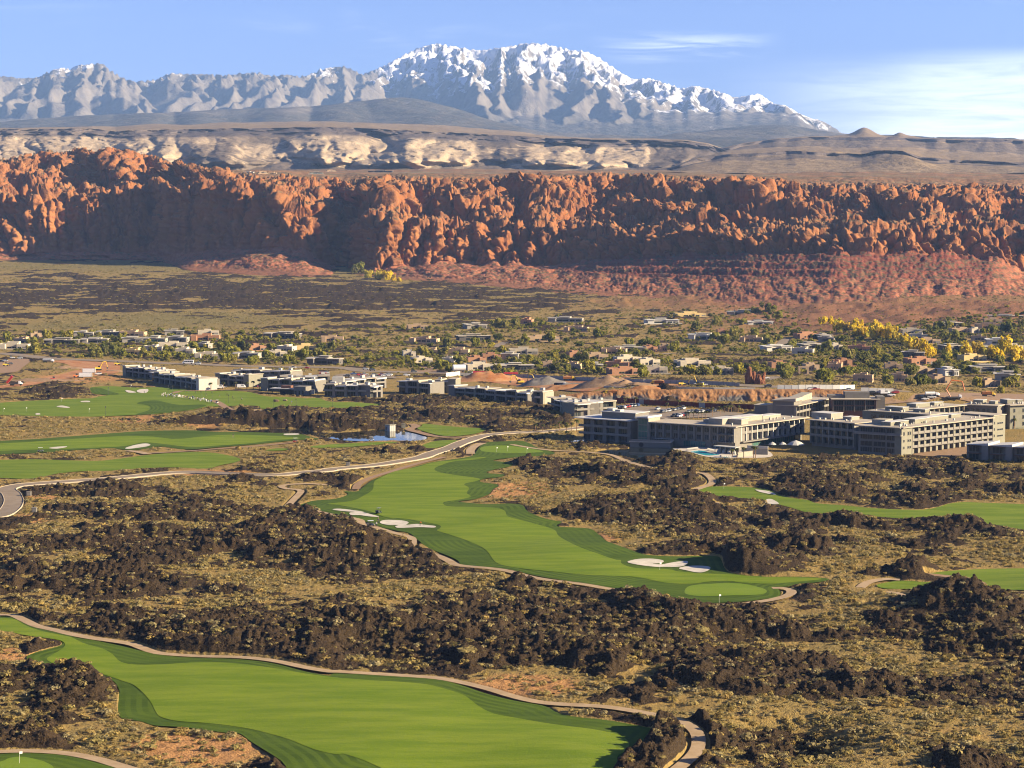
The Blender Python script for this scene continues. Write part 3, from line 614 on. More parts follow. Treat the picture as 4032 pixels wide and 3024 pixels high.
# ================================================================== SETTING: materials of the ground
def mat_ground():
    m, n, b = new_mat('valley_floor')
    p = n.pos()
    lava, sand, hill, olive, plant = n.attr('lava'), n.attr('sand'), n.attr('hill'), n.attr('olive'), n.attr('level')
    n1 = n.noise(p, 0.06, 4.0); n2 = n.noise(p, 0.55, 4.0, 0.65); n3 = n.noise(p, 2.2, 3.0, 0.7)
    dry = n.mix(n.ss(n1, 0.35, 0.65), (0.255, 0.17, 0.055), (0.20, 0.145, 0.048))
    dry = n.mix(n.ss(n2, 0.46, 0.70), dry, (0.16, 0.122, 0.048))
    dry = n.mix(n.ss(n3, 0.52, 0.75), dry, (0.30, 0.22, 0.088))
    sandc = n.mix(n.ss(n2, 0.3, 0.7), (0.40, 0.215, 0.085), (0.30, 0.155, 0.058))
    g = n.mix(n.ss(n.math('ADD', sand, n.math('MULTIPLY', n.math('SUBTRACT', n2, 0.5), 0.7)), 0.25, 0.75), dry, sandc)
    redc = n.mix(n.ss(n2, 0.35, 0.65), (0.24, 0.095, 0.048), (0.16, 0.082, 0.045))
    g = n.mix(n.math('MULTIPLY', hill, 0.85), g, redc)
    g = n.mix(n.math('MULTIPLY', olive, 0.8), g, n.mix(n3, (0.12, 0.105, 0.035), (0.16, 0.135, 0.055)))
    lv = n.mix(n.ss(n3, 0.3, 0.7), (0.016, 0.0110, 0.0060), (0.056, 0.038, 0.021))
    lv = n.mix(n.ss(n1, 0.45, 0.7), lv, (0.040, 0.026, 0.0140))
    lm = n.ss(n.math('ADD', lava, n.math('MULTIPLY', n.math('SUBTRACT', n2, 0.5), 0.45)), 0.26, 0.46)
    g = n.mix(lm, g, lv)
    n.put(b.inputs['Base Color'], g)
    h = n.math('ADD', n.math('MULTIPLY', n3, 0.6), n.math('MULTIPLY', n.noise(p, 0.9, 3.0, 0.6), 0.9))
    n.put(b.inputs['Normal'], n.bump(h, 1.0, 0.8))
    b.inputs['Roughness'].default_value = 0.95
    b.inputs['Specular IOR Level'].default_value = 0.08
    return m
def mat_turf(name, c1, c2, stripes=None, worn=0.35):
    m, n, b = new_mat(name)
    p = n.pos()
    a = n.noise(n.mapping(p, scale=(0.22, 1, 1), rot=(0, 0, -0.35)), 0.16, 5.0, 0.68)
    f = n.noise(p, 1.4, 3.0, 0.7)
    c = n.mix(n.ss(a, 0.36, 0.64), c1, c2)
    if stripes:
        warp = n.noise(p, 0.02, 2.0)
        q = n.math('ADD', n.attr('edge'), n.math('MULTIPLY', warp, 1.5))
        s = n.math('SINE', n.math('MULTIPLY', q, stripes))
        c = n.mix(n.math('MULTIPLY', n.ss(s, -0.4, 0.4), n.ss(n.noise(p, 0.03, 2.0), 0.35, 0.6, 0.15, 0.85)), c, (c1[0] * 2.0, c1[1] * 1.7, c1[2] * 1.8))
    c = n.mix(n.math('MULTIPLY', n.ss(f, 0.50, 0.78), worn), c, (c2[0] * 1.25, c2[1] * 1.05, c2[2] * 1.1))
    n.put(b.inputs['Base Color'], c)
    n.put(b.inputs['Normal'], n.bump(f, 0.35, 0.25))
    b.inputs['Specular IOR Level'].default_value = 0.1
    return m
def mat_plain(name, c1, c2, scale=0.6, rough=0.9, bump=0.15, spec=0.15, fine=None):
    m, n, b = new_mat(name)
    p = n.pos()
    a = n.noise(p, scale, 5.0, 0.65)
    c = n.mix(n.ss(a, 0.32, 0.68), c1, c2)
    n.put(b.inputs['Base Color'], c)
    if bump:
        n.put(b.inputs['Normal'], n.bump(n.noise(p, fine or scale * 4, 3.0), bump, 0.1))
    b.inputs['Roughness'].default_value = rough
    b.inputs['Specular IOR Level'].default_value = spec
    return m
def mat_water(name, col, rough=0.03):
    m, n, b = new_mat(name)
    b.inputs['Base Color'].default_value = (*col, 1)
    b.inputs['Roughness'].default_value = rough
    b.inputs['Specular IOR Level'].default_value = 0.5
    b.inputs['IOR'].default_value = 1.33
    n.put(b.inputs['Normal'], n.bump(n.noise(n.pos(), 0.35, 2.0), 0.008, 0.1))
    return m
M = {}
M['ground'] = mat_ground()
M['rough'] = mat_turf('rough_grass', (0.034, 0.062, 0.004), (0.056, 0.090, 0.007), stripes=2.7, worn=0.3)
M['fair'] = mat_turf('fairway_grass', (0.088, 0.140, 0.006), (0.136, 0.182, 0.013), worn=0.25)
M['fair2'] = mat_turf('fairway_grass_far', (0.080, 0.128, 0.007), (0.128, 0.170, 0.015), worn=0.3)
M['green'] = mat_turf('green_grass', (0.105, 0.165, 0.012), (0.125, 0.182, 0.017), worn=0.12)
M['bsand'] = mat_plain('bunker_sand', (0.38, 0.35, 0.28), (0.50, 0.455, 0.38), 0.3)
M['water'] = mat_water('pond_water', (0.012, 0.016, 0.016))
M['pool'] = mat_plain('pool_water', (0.03, 0.34, 0.42), (0.05, 0.42, 0.50), 0.4, rough=0.08, bump=0.03, spec=0.5)
M['concrete'] = mat_plain('pale_concrete', (0.40, 0.35, 0.28), (0.48, 0.43, 0.35), 0.4)
M['path'] = mat_plain('path_concrete', (0.275, 0.195, 0.108), (0.34, 0.25, 0.15), 0.35)
M['dirt'] = mat_plain('path_dirt', (0.20, 0.13, 0.075), (0.26, 0.17, 0.10), 0.5)
M['dirt_orange'] = mat_plain('orange_dirt', (0.27, 0.105, 0.035), (0.36, 0.20, 0.095), 0.12, bump=0.8)
M['asphalt'] = mat_plain('pale_asphalt', (0.175, 0.138, 0.097), (0.215, 0.172, 0.125), 0.25)
M['verge'] = mat_plain('planted_verge', (0.05, 0.045, 0.035), (0.09, 0.07, 0.05), 0.8, bump=0.6)
M['kerb'] = mat_plain('kerb_concrete', (0.27, 0.225, 0.16), (0.31, 0.26, 0.19), 0.5)

# ================================================================== SETTING: the valley floor
WETB = blur(WET.astype(np.float32), 1, 1)
LVW = blur(LEVEL.astype(np.float32), 7, 2)
LV = blur(LEVEL.astype(np.float32), 2, 2)
def build_ground():
    cols = np.linspace(-0.345, 0.345, 1180)
    vs = [np.linspace(3420, 2200, 300), np.linspace(2200, 1700, 170)[1:], np.linspace(1700, 1340, 124)[1:]]
    v = np.concatenate(vs)
    Y = F * CAM_H / (v - 939.0)
    Y = np.concatenate([[200.0, 250.0], Y[Y > 255], np.geomspace(Y[-1] * 1.004, 3750, 130)])
    Y = np.sort(np.unique(np.concatenate([Y, np.linspace(BANK_Y - 1, BANK_Y + 5, 7)])))
    A, YY = np.meshgrid(cols, Y)
    X = A * YY
    x, y = X.ravel(), YY.ravel()
    lava, sand, hill, olive = fields(x, y)
    lavh = fields.h
    lev = np.clip(sample(LV, x, y) * 1.15, 0, 1) * (y < 2590)
    keep = 1 - sst(0.25, 0.95, lev)
    lava = lava * (1 - sst(0.05, 0.6, lev))
    bk = np.zeros(len(x))
    for fx, fy, rx, ry, hh in BANKS:
        bk = np.maximum(bk, hh * np.exp(-np.abs((x - fx) / rx) ** 4) * np.exp(-((y - fy) / ry) ** 2))
    lava = np.maximum(lava, sst(0.6, 1.6, bk))
    z = land(x, y) + keep * bk * (0.75 + 0.5 * np.abs(pn2(x / 7.0, y / 7.0, 77))) + keep * soil_relief(x, y) + keep * (1 - 0.9 * sst(0.0, 0.5, np.where(y < 2590, sample(LVW, x, y), 0))) * lava_relief(x, y, lavh) - 0.45 * sst(0.35, 0.95, lev)
    hillr = hill * (6.0 * np.abs(pn2(x / 60.0, y / 45.0, 71)) + 2.5 * np.abs(pn2(x / 20.0, y / 18.0, 72)))
    z = z + hillr * keep
    z = z - 1.3 * sst(0.3, 0.9, np.where(y < 2590, sample(WETB, x, y), 0))
    for fx, fy, rx, ry, hh in FORMS:
        d = ((x - fx) / rx) ** 2 + ((y - fy) / ry) ** 2
        z = z + keep * hh * np.exp(-d * 1.3)
        lava = np.maximum(lava, sst(0.25, 0.6, np.exp(-d * 1.3) + 0.25 * fbm2(x / 9.0, y / 9.0, 3, 79)) * keep)
    o = mesh_np('valley_floor', np.stack([x, y, z], 1), grid_faces(len(Y), len(cols)), M['ground'], attrs=dict(lava=lava, sand=sand, hill=hill, olive=olive, level=lev))
    structure(o, 'valley floor of dark lava ridges, dry scrub and patches of orange sand')
    return cols, Y, z.reshape(YY.shape)
GC, GY, GZ = build_ground()
def terrain(x, y):
    """height of the finished valley floor"""
    x = np.asarray(x, float); y = np.asarray(y, float)
    a = np.clip((x / y - GC[0]) / (GC[1] - GC[0]), 0, len(GC) - 1.001)
    r = np.clip(np.searchsorted(GY, y) - 1, 0, len(GY) - 2)
    i = a.astype(int); fx = a - i
    fy = np.clip((y - GY[r]) / (GY[r + 1] - GY[r]), 0, 1)
    return (GZ[r, i] * (1 - fx) + GZ[r, i + 1] * fx) * (1 - fy) + (GZ[r + 1, i] * (1 - fx) + GZ[r + 1, i + 1] * fx) * fy

def resample(W, step):
    P = np.vstack([W, W[:1]])
    d = np.concatenate([[0], np.cumsum(np.linalg.norm(np.diff(P, axis=0), axis=1))])
    n = max(12, int(d[-1] / step))
    s = np.linspace(0, d[-1], n, endpoint=False)
    return np.stack([np.interp(s, d, P[:, 0]), np.interp(s, d, P[:, 1])], 1)
def build_sheet(name, W, lift, matk, label, step):
    ext = W.max(0) - W.min(0)
    area = ext[0] * ext[1]
    step = step or min(max(0.5, math.sqrt(area / 1500.0)), 1.9 if matk == 'rough' else 3.2 if matk == 'fair' else 8.0)
    B = resample(W, step * 0.45)
    gx = np.arange(W[:, 0].min(), W[:, 0].max(), step); gy = np.arange(W[:, 1].min(), W[:, 1].max(), step * 1.2)
    P = np.stack(np.meshgrid(gx, gy), -1).reshape(-1, 2)
    P = P[inside(P, W)]
    if len(P):
        dm = np.full(len(P), 1e9)
        for q in B:
            dm = np.minimum(dm, (P[:, 0] - q[0]) ** 2 + (P[:, 1] - q[1]) ** 2)
        P = P[dm > (step * 0.4) ** 2]
    n = len(B)
    allp = [Vector(p) for p in B] + [Vector(p) for p in P]
    r = delaunay_2d_cdt(allp, [], [list(range(n))], 1, 1e-5)
    V = np.array([(p[0], p[1]) for p in r[0]]); T = np.array([f for f in r[2] if len(f) == 3], np.int32)
    z = land(V[:, 0], V[:, 1]) + lift
    # distance to the edge, for mowing lines that follow it
    d2 = np.full(len(V), 1e9)
    for q in B:
        d2 = np.minimum(d2, (V[:, 0] - q[0]) ** 2 + (V[:, 1] - q[1]) ** 2)
    e = np.sqrt(d2)
    if matk == 'rough':
        z = z + 0.35 * sst(0.5, 4.0, e) * (0.4 + pn2(V[:, 0] / 12, V[:, 1] / 12, 91))
        z = np.maximum(z, land(V[:, 0], V[:, 1]) + lift - 0.02)
        z = np.minimum(z, land(V[:, 0], V[:, 1]) + lift + 0.03) 
    if matk == 'water':
        z = z * 0 + np.percentile(z, 35) - 0.25
    if matk == 'bsand':
        z = z - 0.03 * sst(0.2, 2.0, e)
    o = mesh_np(name, np.column_stack([V, z]), T, M[matk], smooth=True, attrs=dict(edge=e))
    structure(o, label)
    return o
for s in SHEETS:
    build_sheet(*s)
def strip(name, L, R, zl, zr, mat, parent=None):
    n = len(L)
    V = np.concatenate([np.column_stack([L, zl]), np.column_stack([R, zr])])
    i = np.arange(n - 1)
    return mesh_np(name, V, np.stack([i, i + 1, i + 1 + n, i + n], 1)[:, ::-1], mat, parent)
for (name, C, width, lift, matk, label, kerb) in RIBBONS:
    L, R_ = ribbon_loop(C, width)
    zl, zr = land(L[:, 0], L[:, 1]) + lift, land(R_[:, 0], R_[:, 1]) + lift
    o = strip(name, L, R_, zl, zr, M[matk])
    structure(o, label)
    if kerb:
        kw = 0.35 if name == 'road' else 0.18
        for sgn in (1, -1):
            a, b = ribbon_loop(C, width + 0.02), ribbon_loop(C, width + 2 * kw)
            a, b = (a[0], b[0]) if sgn > 0 else (a[1], b[1])
            za = land(a[:, 0], a[:, 1]) + lift; zb = land(b[:, 0], b[:, 1]) + lift
            n = len(a)
            V = np.concatenate([np.column_stack([a, za]), np.column_stack([a, za + 0.13]), np.column_stack([b, zb + 0.13]), np.column_stack([b, zb - 0.5])])
            i = np.arange(n - 1)
            Q = np.concatenate([np.stack([i + k * n, i + 1 + k * n, i + 1 + (k + 1) * n, i + (k + 1) * n], 1) for k in range(3)])
            k_ = mesh_np('kerb', V, Q, M['kerb'], o)
# ================================================================== SETTING: red cliffs, mesas, mountains, haze
def sheet_rows(levels, segs):
    """level parameter for each row"""
    out = []
    for i, n in enumerate(segs):
        out.append(i + np.linspace(0, 1, n, endpoint=False))
    out.append(np.array([float(len(segs))]))
    return np.concatenate(out)
def station_sheet(st, xs, T, smooth_x=0):
    """st: {x: (list v, list Y or None)} in the 2212-px view; returns V and Y arrays (rows, cols)"""
    keys = sorted(st)
    nl = len(st[keys[0]][0])
    v = np.zeros((nl, len(xs))); Y = np.zeros((nl, len(xs)))
    ykeys = [k for k in keys if st[k][1] is not None]
    for l in range(nl):
        v[l] = np.interp(xs, keys, [st[k][0][l] for k in keys])
        Y[l] = np.interp(xs, ykeys, [st[k][1][l] for k in ykeys])
    if smooth_x:
        ker = np.hanning(smooth_x * 2 + 3)[1:-1]; ker /= ker.sum()
        for a in (v, Y):
            for l in range(nl):
                a[l] = np.convolve(np.pad(a[l], smooth_x, mode='edge'), ker, mode='valid')
    i = np.clip(T.astype(int), 0, nl - 2); f = (T - i)[:, None]
    return v, Y, v[i] * (1 - f) + v[i + 1] * f, Y[i] * (1 - f) + Y[i + 1] * f
def grid_normals(P):
    du = np.gradient(P, axis=1); dv = np.gradient(P, axis=0)
    n = np.cross(du, dv)
    n /= np.linalg.norm(n, axis=2)[..., None] + 1e-9
    return n
def to_world(xD, vD, Y):
    x, y, z = at_depth(xD / 0.54861, vD / 0.54861, Y)
    return np.stack([x, np.broadcast_to(Y, x.shape), z], -1)

CL_Y = {'L': [3400, 3420, 3440, 3460, 3490, 3620, 3800, 4300, 5650], 'C': [2790, 2850, 2890, 2930, 2975, 3150, 3330, 3900, 5650], 'R': [2070, 2280, 2440, 2630, 2665, 2820, 3080, 3730, 5650]}
CL = {-420: ([560, 556, 552, 545, 450, 440, 362, 364, 368], CL_Y['L']), 0: ([563, 558, 553, 548, 440, 425, 350, 358, 367], CL_Y['L']), 60: ([563, 558, 553, 546, 432, 422, 343, 354, 367], None), 100: ([563, 558, 552, 545, 428, 418, 334, 352, 367], None), 180: ([565, 560, 553, 545, 421, 412, 324, 350, 367], None),
      220: ([567, 560, 553, 545, 419, 411, 334, 352, 367], None), 260: ([570, 562, 553, 545, 417, 410, 327, 352, 367], None), 330: ([575, 566, 556, 546, 415, 405, 344, 356, 367], CL_Y['L']), 400: ([582, 572, 560, 546, 415, 402, 361, 364, 367], [3075, 3160, 3240, 3310, 3345, 3470, 3620, 4200, 5650]),
      520: ([592, 575, 556, 538, 417, 400, 382, 374, 367], [2960, 3050, 3130, 3200, 3235, 3370, 3500, 4000, 5650]), 600: ([597, 578, 556, 536, 438, 402, 389, 376, 367], None), 650: ([598, 580, 560, 540, 468, 410, 392, 377, 367], [2885, 2970, 3060, 3130, 3165, 3310, 3460, 3950, 5650]), 690: ([599, 588, 575, 560, 446, 408, 392, 377, 367], None),
      740: ([600, 596, 592, 584, 500, 440, 394, 378, 367], [2880, 2990, 3110, 3230, 3270, 3400, 3500, 3950, 5650]), 800: ([602, 596, 590, 582, 492, 446, 393, 378, 367], [2865, 2920, 2985, 3045, 3080, 3240, 3410, 3900, 5650]), 900: ([606, 597, 586, 574, 488, 463, 391, 378, 367], [2800, 2880, 2960, 3035, 3070, 3215, 3390, 3900, 5650]), 1000: ([612, 601, 588, 570, 492, 464, 393, 378, 367], [2735, 2830, 2930, 3025, 3060, 3205, 3380, 3900, 5650]), 1100: ([621, 607, 590, 572, 500, 445, 393, 378, 367], None),
      1200: ([633, 614, 592, 570, 497, 442, 387, 376, 367], [2530, 2690, 2860, 3010, 3045, 3185, 3340, 3880, 5650]), 1300: ([641, 622, 592, 561, 515, 482, 383, 376, 367], None), 1400: ([651, 630, 598, 554, 506, 488, 388, 377, 367], [2380, 2520, 2690, 2880, 2915, 3050, 3230, 3800, 5650]), 1600: ([673, 640, 600, 547, 505, 491, 397, 380, 367], [2215, 2370, 2540, 2740, 2775, 2930, 3150, 3760, 5650]),
      1800: ([695, 643, 600, 546, 510, 496, 409, 383, 367], CL_Y['R']), 2000: ([702, 645, 602, 548, 508, 485, 411, 385, 368], CL_Y['R']), 2150: ([692, 642, 602, 557, 516, 496, 413, 386, 368], None), 2212: ([685, 650, 620, 588, 518, 500, 415, 387, 368], CL_Y['R']), 2640: ([675, 650, 630, 600, 520, 500, 418, 388, 368], CL_Y['R'])}

def mat_cliff():
    m, n, b = new_mat('red_sandstone')
    p = n.pos(); lv = n.attr('lev')
    nz = n.sep(n.add('ShaderNodeNewGeometry').outputs['Normal'])[2]
    a = n.noise(p, 0.012, 5.0, 0.6); f = n.noise(p, 0.09, 4.0, 0.65)
    z = n.sep(p)[2]
    st = n.noise(n.comb(n.math('MULTIPLY', n.sep(p)[0], 0.0015), 0.0, n.math('MULTIPLY', z, 0.16)), 1.0, 4.0, 0.7)
    rock = n.mix(n.ss(a, 0.3, 0.7), (0.215, 0.082, 0.029), (0.265, 0.118, 0.045))
    rock = n.mix(n.math('MULTIPLY', n.ss(st, 0.42, 0.68), 0.45), rock, (0.22, 0.074, 0.030))
    streak = n.noise(n.mapping(p, scale=(0.05, 0.05, 0.006)), 1.0, 3.0, 0.6)
    rock = n.mix(n.math('MULTIPLY', n.ss(streak, 0.47, 0.66), 0.75), rock, (0.12, 0.054, 0.029))
    rock = n.mix(n.math('MULTIPLY', n.ss(f, 0.58, 0.78), 0.4), rock, (0.38, 0.20, 0.095))
    band = n.mix(n.ss(st, 0.35, 0.65), (0.15, 0.046, 0.028), (0.21, 0.073, 0.043))
    tal = n.mix(n.ss(f, 0.35, 0.65), (0.23, 0.082, 0.043), (0.28, 0.12, 0.066))
    c = n.mix(n.ss(lv, 2.9, 3.15), n.mix(n.math('MULTIPLY', n.ss(lv, 1.85, 2.1), n.attr('band')), tal, band), rock)
    # scrub on flat ground
    spots = n.voro(p, 0.14)
    sc = n.noise(p, 0.02, 4.0, 0.6)
    flat = n.ss(nz, 0.78, 0.93)
    br = n.math('MULTIPLY', n.math('MULTIPLY', flat, n.ss(n.math('ADD', spots, n.math('MULTIPLY', sc, -0.9)), 0.12, -0.12)), n.ss(lv, 0.05, 0.6), clamp=True)
    c = n.mix(n.math('MULTIPLY', n.ss(flat, 0.0, 1.0), n.math('MULTIPLY', 0.55, n.ss(lv, 3.6, 4.2))), c, (0.28, 0.15, 0.07))
    c = n.mix(n.math('MULTIPLY', br, 0.8), c, (0.085, 0.075, 0.04))
    apron = n.math('MULTIPLY', n.ss(lv, 1.15, 0.5), 0.75)
    c = n.mix(apron, c, n.mix(n.ss(f, 0.4, 0.62), (0.235, 0.10, 0.052), (0.15, 0.082, 0.046)))
    plat = n.ss(n.math('ADD', lv, n.math('MULTIPLY', n.math('SUBTRACT', a, 0.5), 0.8)), 6.15, 7.0)
    pc = n.mix(n.ss(sc, 0.40, 0.62), (0.22, 0.118, 0.058), (0.12, 0.09, 0.048))
    pc = n.mix(n.ss(n.noise(n.mapping(p, scale=(0.2, 1, 1)), 0.006, 3.0), 0.5, 0.7), pc, (0.18, 0.14, 0.08))
    pc = n.mix(n.ss(spots, 0.30, 0.12), pc, (0.07, 0.065, 0.035))
    c = n.mix(plat, c, pc)
    n.put(b.inputs['Base Color'], c)
    h = n.math('ADD', n.math('MULTIPLY', f, 3.0), n.math('MULTIPLY', st, 1.0))
    n.put(b.inputs['Normal'], n.bump(h, 0.55, 2.0))
    b.inputs['Specular IOR Level'].default_value = 0.05
    return m
def build_cliffs():
    xs = np.linspace(-400, 2620, 1420)
    segs = [12, 16, 26, 66, 34, 78, 34, 14]
    T = sheet_rows(9, segs)
    _, _, v, Y = station_sheet(CL, xs, T, 10)
    X = np.broadcast_to(xs, v.shape); TT = np.broadcast_to(T[:, None], v.shape)
    wm = lambda a, b, c, d: sst(a, b, TT) * (1 - sst(c, d, TT))
    # meander: promontories and coves of the two walls, ragged rims
    xm = X * 0.72           # metres along the wall
    low = wm(2.2, 3.1, 4.3, 4.9); up = wm(4.5, 5.1, 6.2, 6.9)
    gul = wm(0.4, 1.6, 2.2, 3.0)
    Y = Y + 60 * fbm2(xm / 170.0, TT * 0.15, 4, 101) * low * (1 - 0.6 * sst(1200, 1400, X)) + 190 * fbm2(xm / 230.0 + 9, TT * 0.35, 4, 103) * up
    Y = Y - (30 * (np.abs(pn2(xm / 50.0, TT * 0.5, 107)) - 0.25) + 70 * (1 - 0.75 * sst(1150, 1300, X)) * (fbm2(xm / 110.0, TT * 0.2, 3, 105))) * gul * (1 - 0.8 * sst(1200, 1350, X) * sst(1.7, 2.1, TT))
    v = v + 9 * fbm2(xm / 60.0, TT * 0 + 2.2, 4, 109) * wm(3.4, 4.0, 4.0, 4.6) + 7 * fbm2(xm / 50.0, TT * 0 + 7.7, 4, 111) * wm(5.3, 6.0, 6.0, 6.6) + 6 * fbm2(xm / 70.0, TT * 0 + 5.7, 3, 113) * wm(2.2, 3.0, 3.0, 3.6) + 5 * fbm2(xm / 60.0, TT * 0 + 5.7, 3, 119) * wm(4.4, 5.0, 5.0, 5.6)
    P = to_world(X, v, Y)
    N = grid_normals(P)
    if N[60, 700, 1] > 0:
        N = -N
    p = P.copy()
    x, y, z = P[..., 0], P[..., 1], P[..., 2]
    bil = lambda s, sz, seed, warp=0.0: (1 - (1 - np.clip(np.abs(pn3(x / s + warp, y / s, z / sz, seed)) * 1.25, 0, 1)) ** 2) * 0.62
    wp = 0.6 * pn3(x / 90.0, y / 90.0, z / 90.0, 131)
    wall = np.maximum(wm(2.8, 3.15, 3.95, 4.2), 0.0)
    bench = wm(3.9, 4.2, 5.0, 5.3)
    upper = wm(4.7, 5.2, 5.65, 6.15)
    # right side: hummocky slickrock rather than one wall
    rightw = sst(1150, 1500, X)
    d = np.zeros_like(x)
    cav = bil(34.0, 110.0, 137, wp)
    d += wall * (34 * (cav - 0.25) + 12 * (bil(13.0, 40.0, 139, wp) - 0.25) + 3.0 * (bil(6.0, 10.0, 141) - 0.25))
    d += bench * (11 * (bil(30.0, 26.0, 143, wp) - 0.2) + 7 * (bil(12.0, 9.0, 145) - 0.25))
    d += upper * ((17 * (bil(60.0, 70.0, 147, wp) - 0.25) + 6 * (bil(25.0, 30.0, 149, wp) - 0.25) + 4.5 * (bil(10.0, 8.0, 151) - 0.25)))
    fin = pn2((x + 1.25 * z) / 85.0 + 0.4 * wp, y / 260.0, 171)
    d += (upper + 0.6 * bench) * 36 * (1 - (1 - np.abs(fin) * 1.2) ** 2 - 0.3)
    top = wm(5.5, 5.9, 6.5, 7.2)
    d += top * (5 * (bil(34.0, 24.0, 153, wp) - 0.25) + 4 * (bil(13.0, 9.0, 155) - 0.25))
    # lower strata: ledges on the right, boulder talus elsewhere
    bandw = wm(1.9, 2.1, 2.95, 3.05)
    led = np.abs(((z / 9.0 + 0.35 * pn2(x / 90.0, z * 0, 157)) % 1.0) - 0.5)
    bandx = sst(1180, 1320, X) * (1 - sst(2120, 2200, X))
    d += bandw * bandx * (9 * (led - 0.25) + 3.5 * (bil(16.0, 9.0, 159) - 0.25) + 3 * (bil(6.0, 5.0, 160) - 0.2))
    tal = wm(0.3, 1.0, 2.6, 3.1)
    d += tal * (1 - bandw * bandx) * (5 * (bil(22.0, 22.0, 161) - 0.2) + 3.0 * (bil(8.0, 8.0, 163) - 0.2))
    led2 = wm(1.6, 2.0, 2.8, 3.1) * (1 - bandx)
    d += led2 * 3.0 * (np.abs((z / 7.0) % 1.0 - 0.5) - 0.25)
    anyw = wm(2.9, 3.2, 6.1, 6.5)
    ck = np.exp(-(pn3(x / 30.0 + wp, y / 30.0, z / 150.0, 181) / 0.055) ** 2) + 0.7 * np.exp(-(pn3(x / 17.0, y / 17.0, z / 70.0 + wp, 183) / 0.07) ** 2)
    d -= anyw * 9.0 * ck
    d += (wall + upper) * 9 * (np.abs(pn3(x / 20.0 + wp, y / 20.0, z / 95.0, 189)) - 0.25)
    lz = z / 11.0 + 0.8 * pn3(x / 120.0, y / 120.0, z / 200.0, 185)
    d += anyw * 4.5 * (sst(0.0, 0.35, lz % 1.0) - lz % 1.0)
    d += anyw * 2.6 * np.abs(pn3(x / 6.0, y / 6.0, z / 7.0, 187))
    d += (anyw + 0.3 * bench) * (4.6 * cells3(x / 30.0 + 0.5 * wp, y / 30.0, z / 55.0 + 0.2 * wp, 191) + 2.3 * cells3(x / 13.0, y / 13.0, z / 20.0, 193))
    p = P + N * d[..., None]
    # plateau relief
    pl = wm(6.3, 7.0, 7.9, 8.0)
    p[..., 2] += pl * (4.0 * np.abs(pn2(x / 60.0, y / 200.0, 165)) + 10 * fbm2(x / 300.0, y / 600.0, 2, 167))
    # first row dips under the valley floor
    p[0, :, 2] -= 6.0; p[0, :, 1] -= 25.0
    o = mesh_np('red_cliffs', p.reshape(-1, 3), grid_faces(*v.shape)[:, ::-1], mat_cliff(), smooth=False, attrs=dict(lev=TT, band=np.broadcast_to(bandx, v.shape)))
    structure(o, 'red sandstone cliffs with shaded walls, rounded knobs and talus slopes')
    return p
CLIFF_P = build_cliffs()

# ---- the grey and white mesa behind
def mat_mesa():
    m, n, b = new_mat('mesa_rock')
    p = n.pos(); lv = n.attr('lev'); wh = n.attr('white')
    nz = n.sep(n.add('ShaderNodeNewGeometry').outputs['Normal'])[2]
    f = n.noise(p, 0.03, 5.0, 0.65); a = n.noise(p, 0.004, 4.0)
    g = n.mix(n.ss(a, 0.35, 0.65), (0.115, 0.090, 0.068), (0.150, 0.116, 0.085))
    g = n.mix(n.ss(f, 0.48, 0.68), g, (0.080, 0.066, 0.055))
    wm_ = n.ss(n.math('ADD', wh, n.math('MULTIPLY', n.math('SUBTRACT', n.noise(n.mapping(p, scale=(1, 1, 0.3)), 0.009, 5.0, 0.7), 0.5), 1.1)), 0.36, 0.46)
    wc = n.mix(n.ss(f, 0.35, 0.7), (0.32, 0.25, 0.17), (0.26, 0.195, 0.128))
    c = n.mix(wm_, g, wc)
    cap = n.math('MULTIPLY', n.ss(lv, 1.85, 2.0), n.ss(lv, 3.06, 3.0))
    c = n.mix(n.math('MULTIPLY', cap, 0.85), c, (0.075, 0.062, 0.06))
    topc = n.mix(n.ss(f, 0.42, 0.62), (0.21, 0.155, 0.095), (0.15, 0.112, 0.072))
    c = n.mix(n.ss(lv, 3.02, 3.1), c, topc)
    n.put(b.inputs['Base Color'], c)
    n.put(b.inputs['Normal'], n.bump(n.noise(p, 0.02, 5.0, 0.7), 0.9, 12.0))
    b.inputs['Specular IOR Level'].default_value = 0.05
    return m
MESA_MAT = mat_mesa()
MESA_WHITE = [(820, 325, 280, 40, 0.5), (150, 310, 260, 50, 0.5), (1260, 335, 160, 30, 0.35), (60, 320, 190, 48, 1.5), (240, 312, 100, 42, 1.4), (330, 345, 60, 16, 0.6), (700, 320, 45, 26, 1.2), (760, 330, 22, 28, 1.0), (680, 290, 40, 10, 0.5), (910, 318, 55, 26, 1.3), (860, 345, 60, 14, 0.8), (1000, 330, 20, 30, 1.2), (960, 295, 40, 8, 0.4), (1205, 340, 42, 24, 1.2), (1180, 360, 60, 8, 0.8), (1300, 335, 16, 26, 1.2), (1345, 330, 30, 26, 1.2), (1385, 330, 14, 20, 1.2), (560, 330, 70, 20, 0.25), (460, 300, 40, 10, 0.3)]
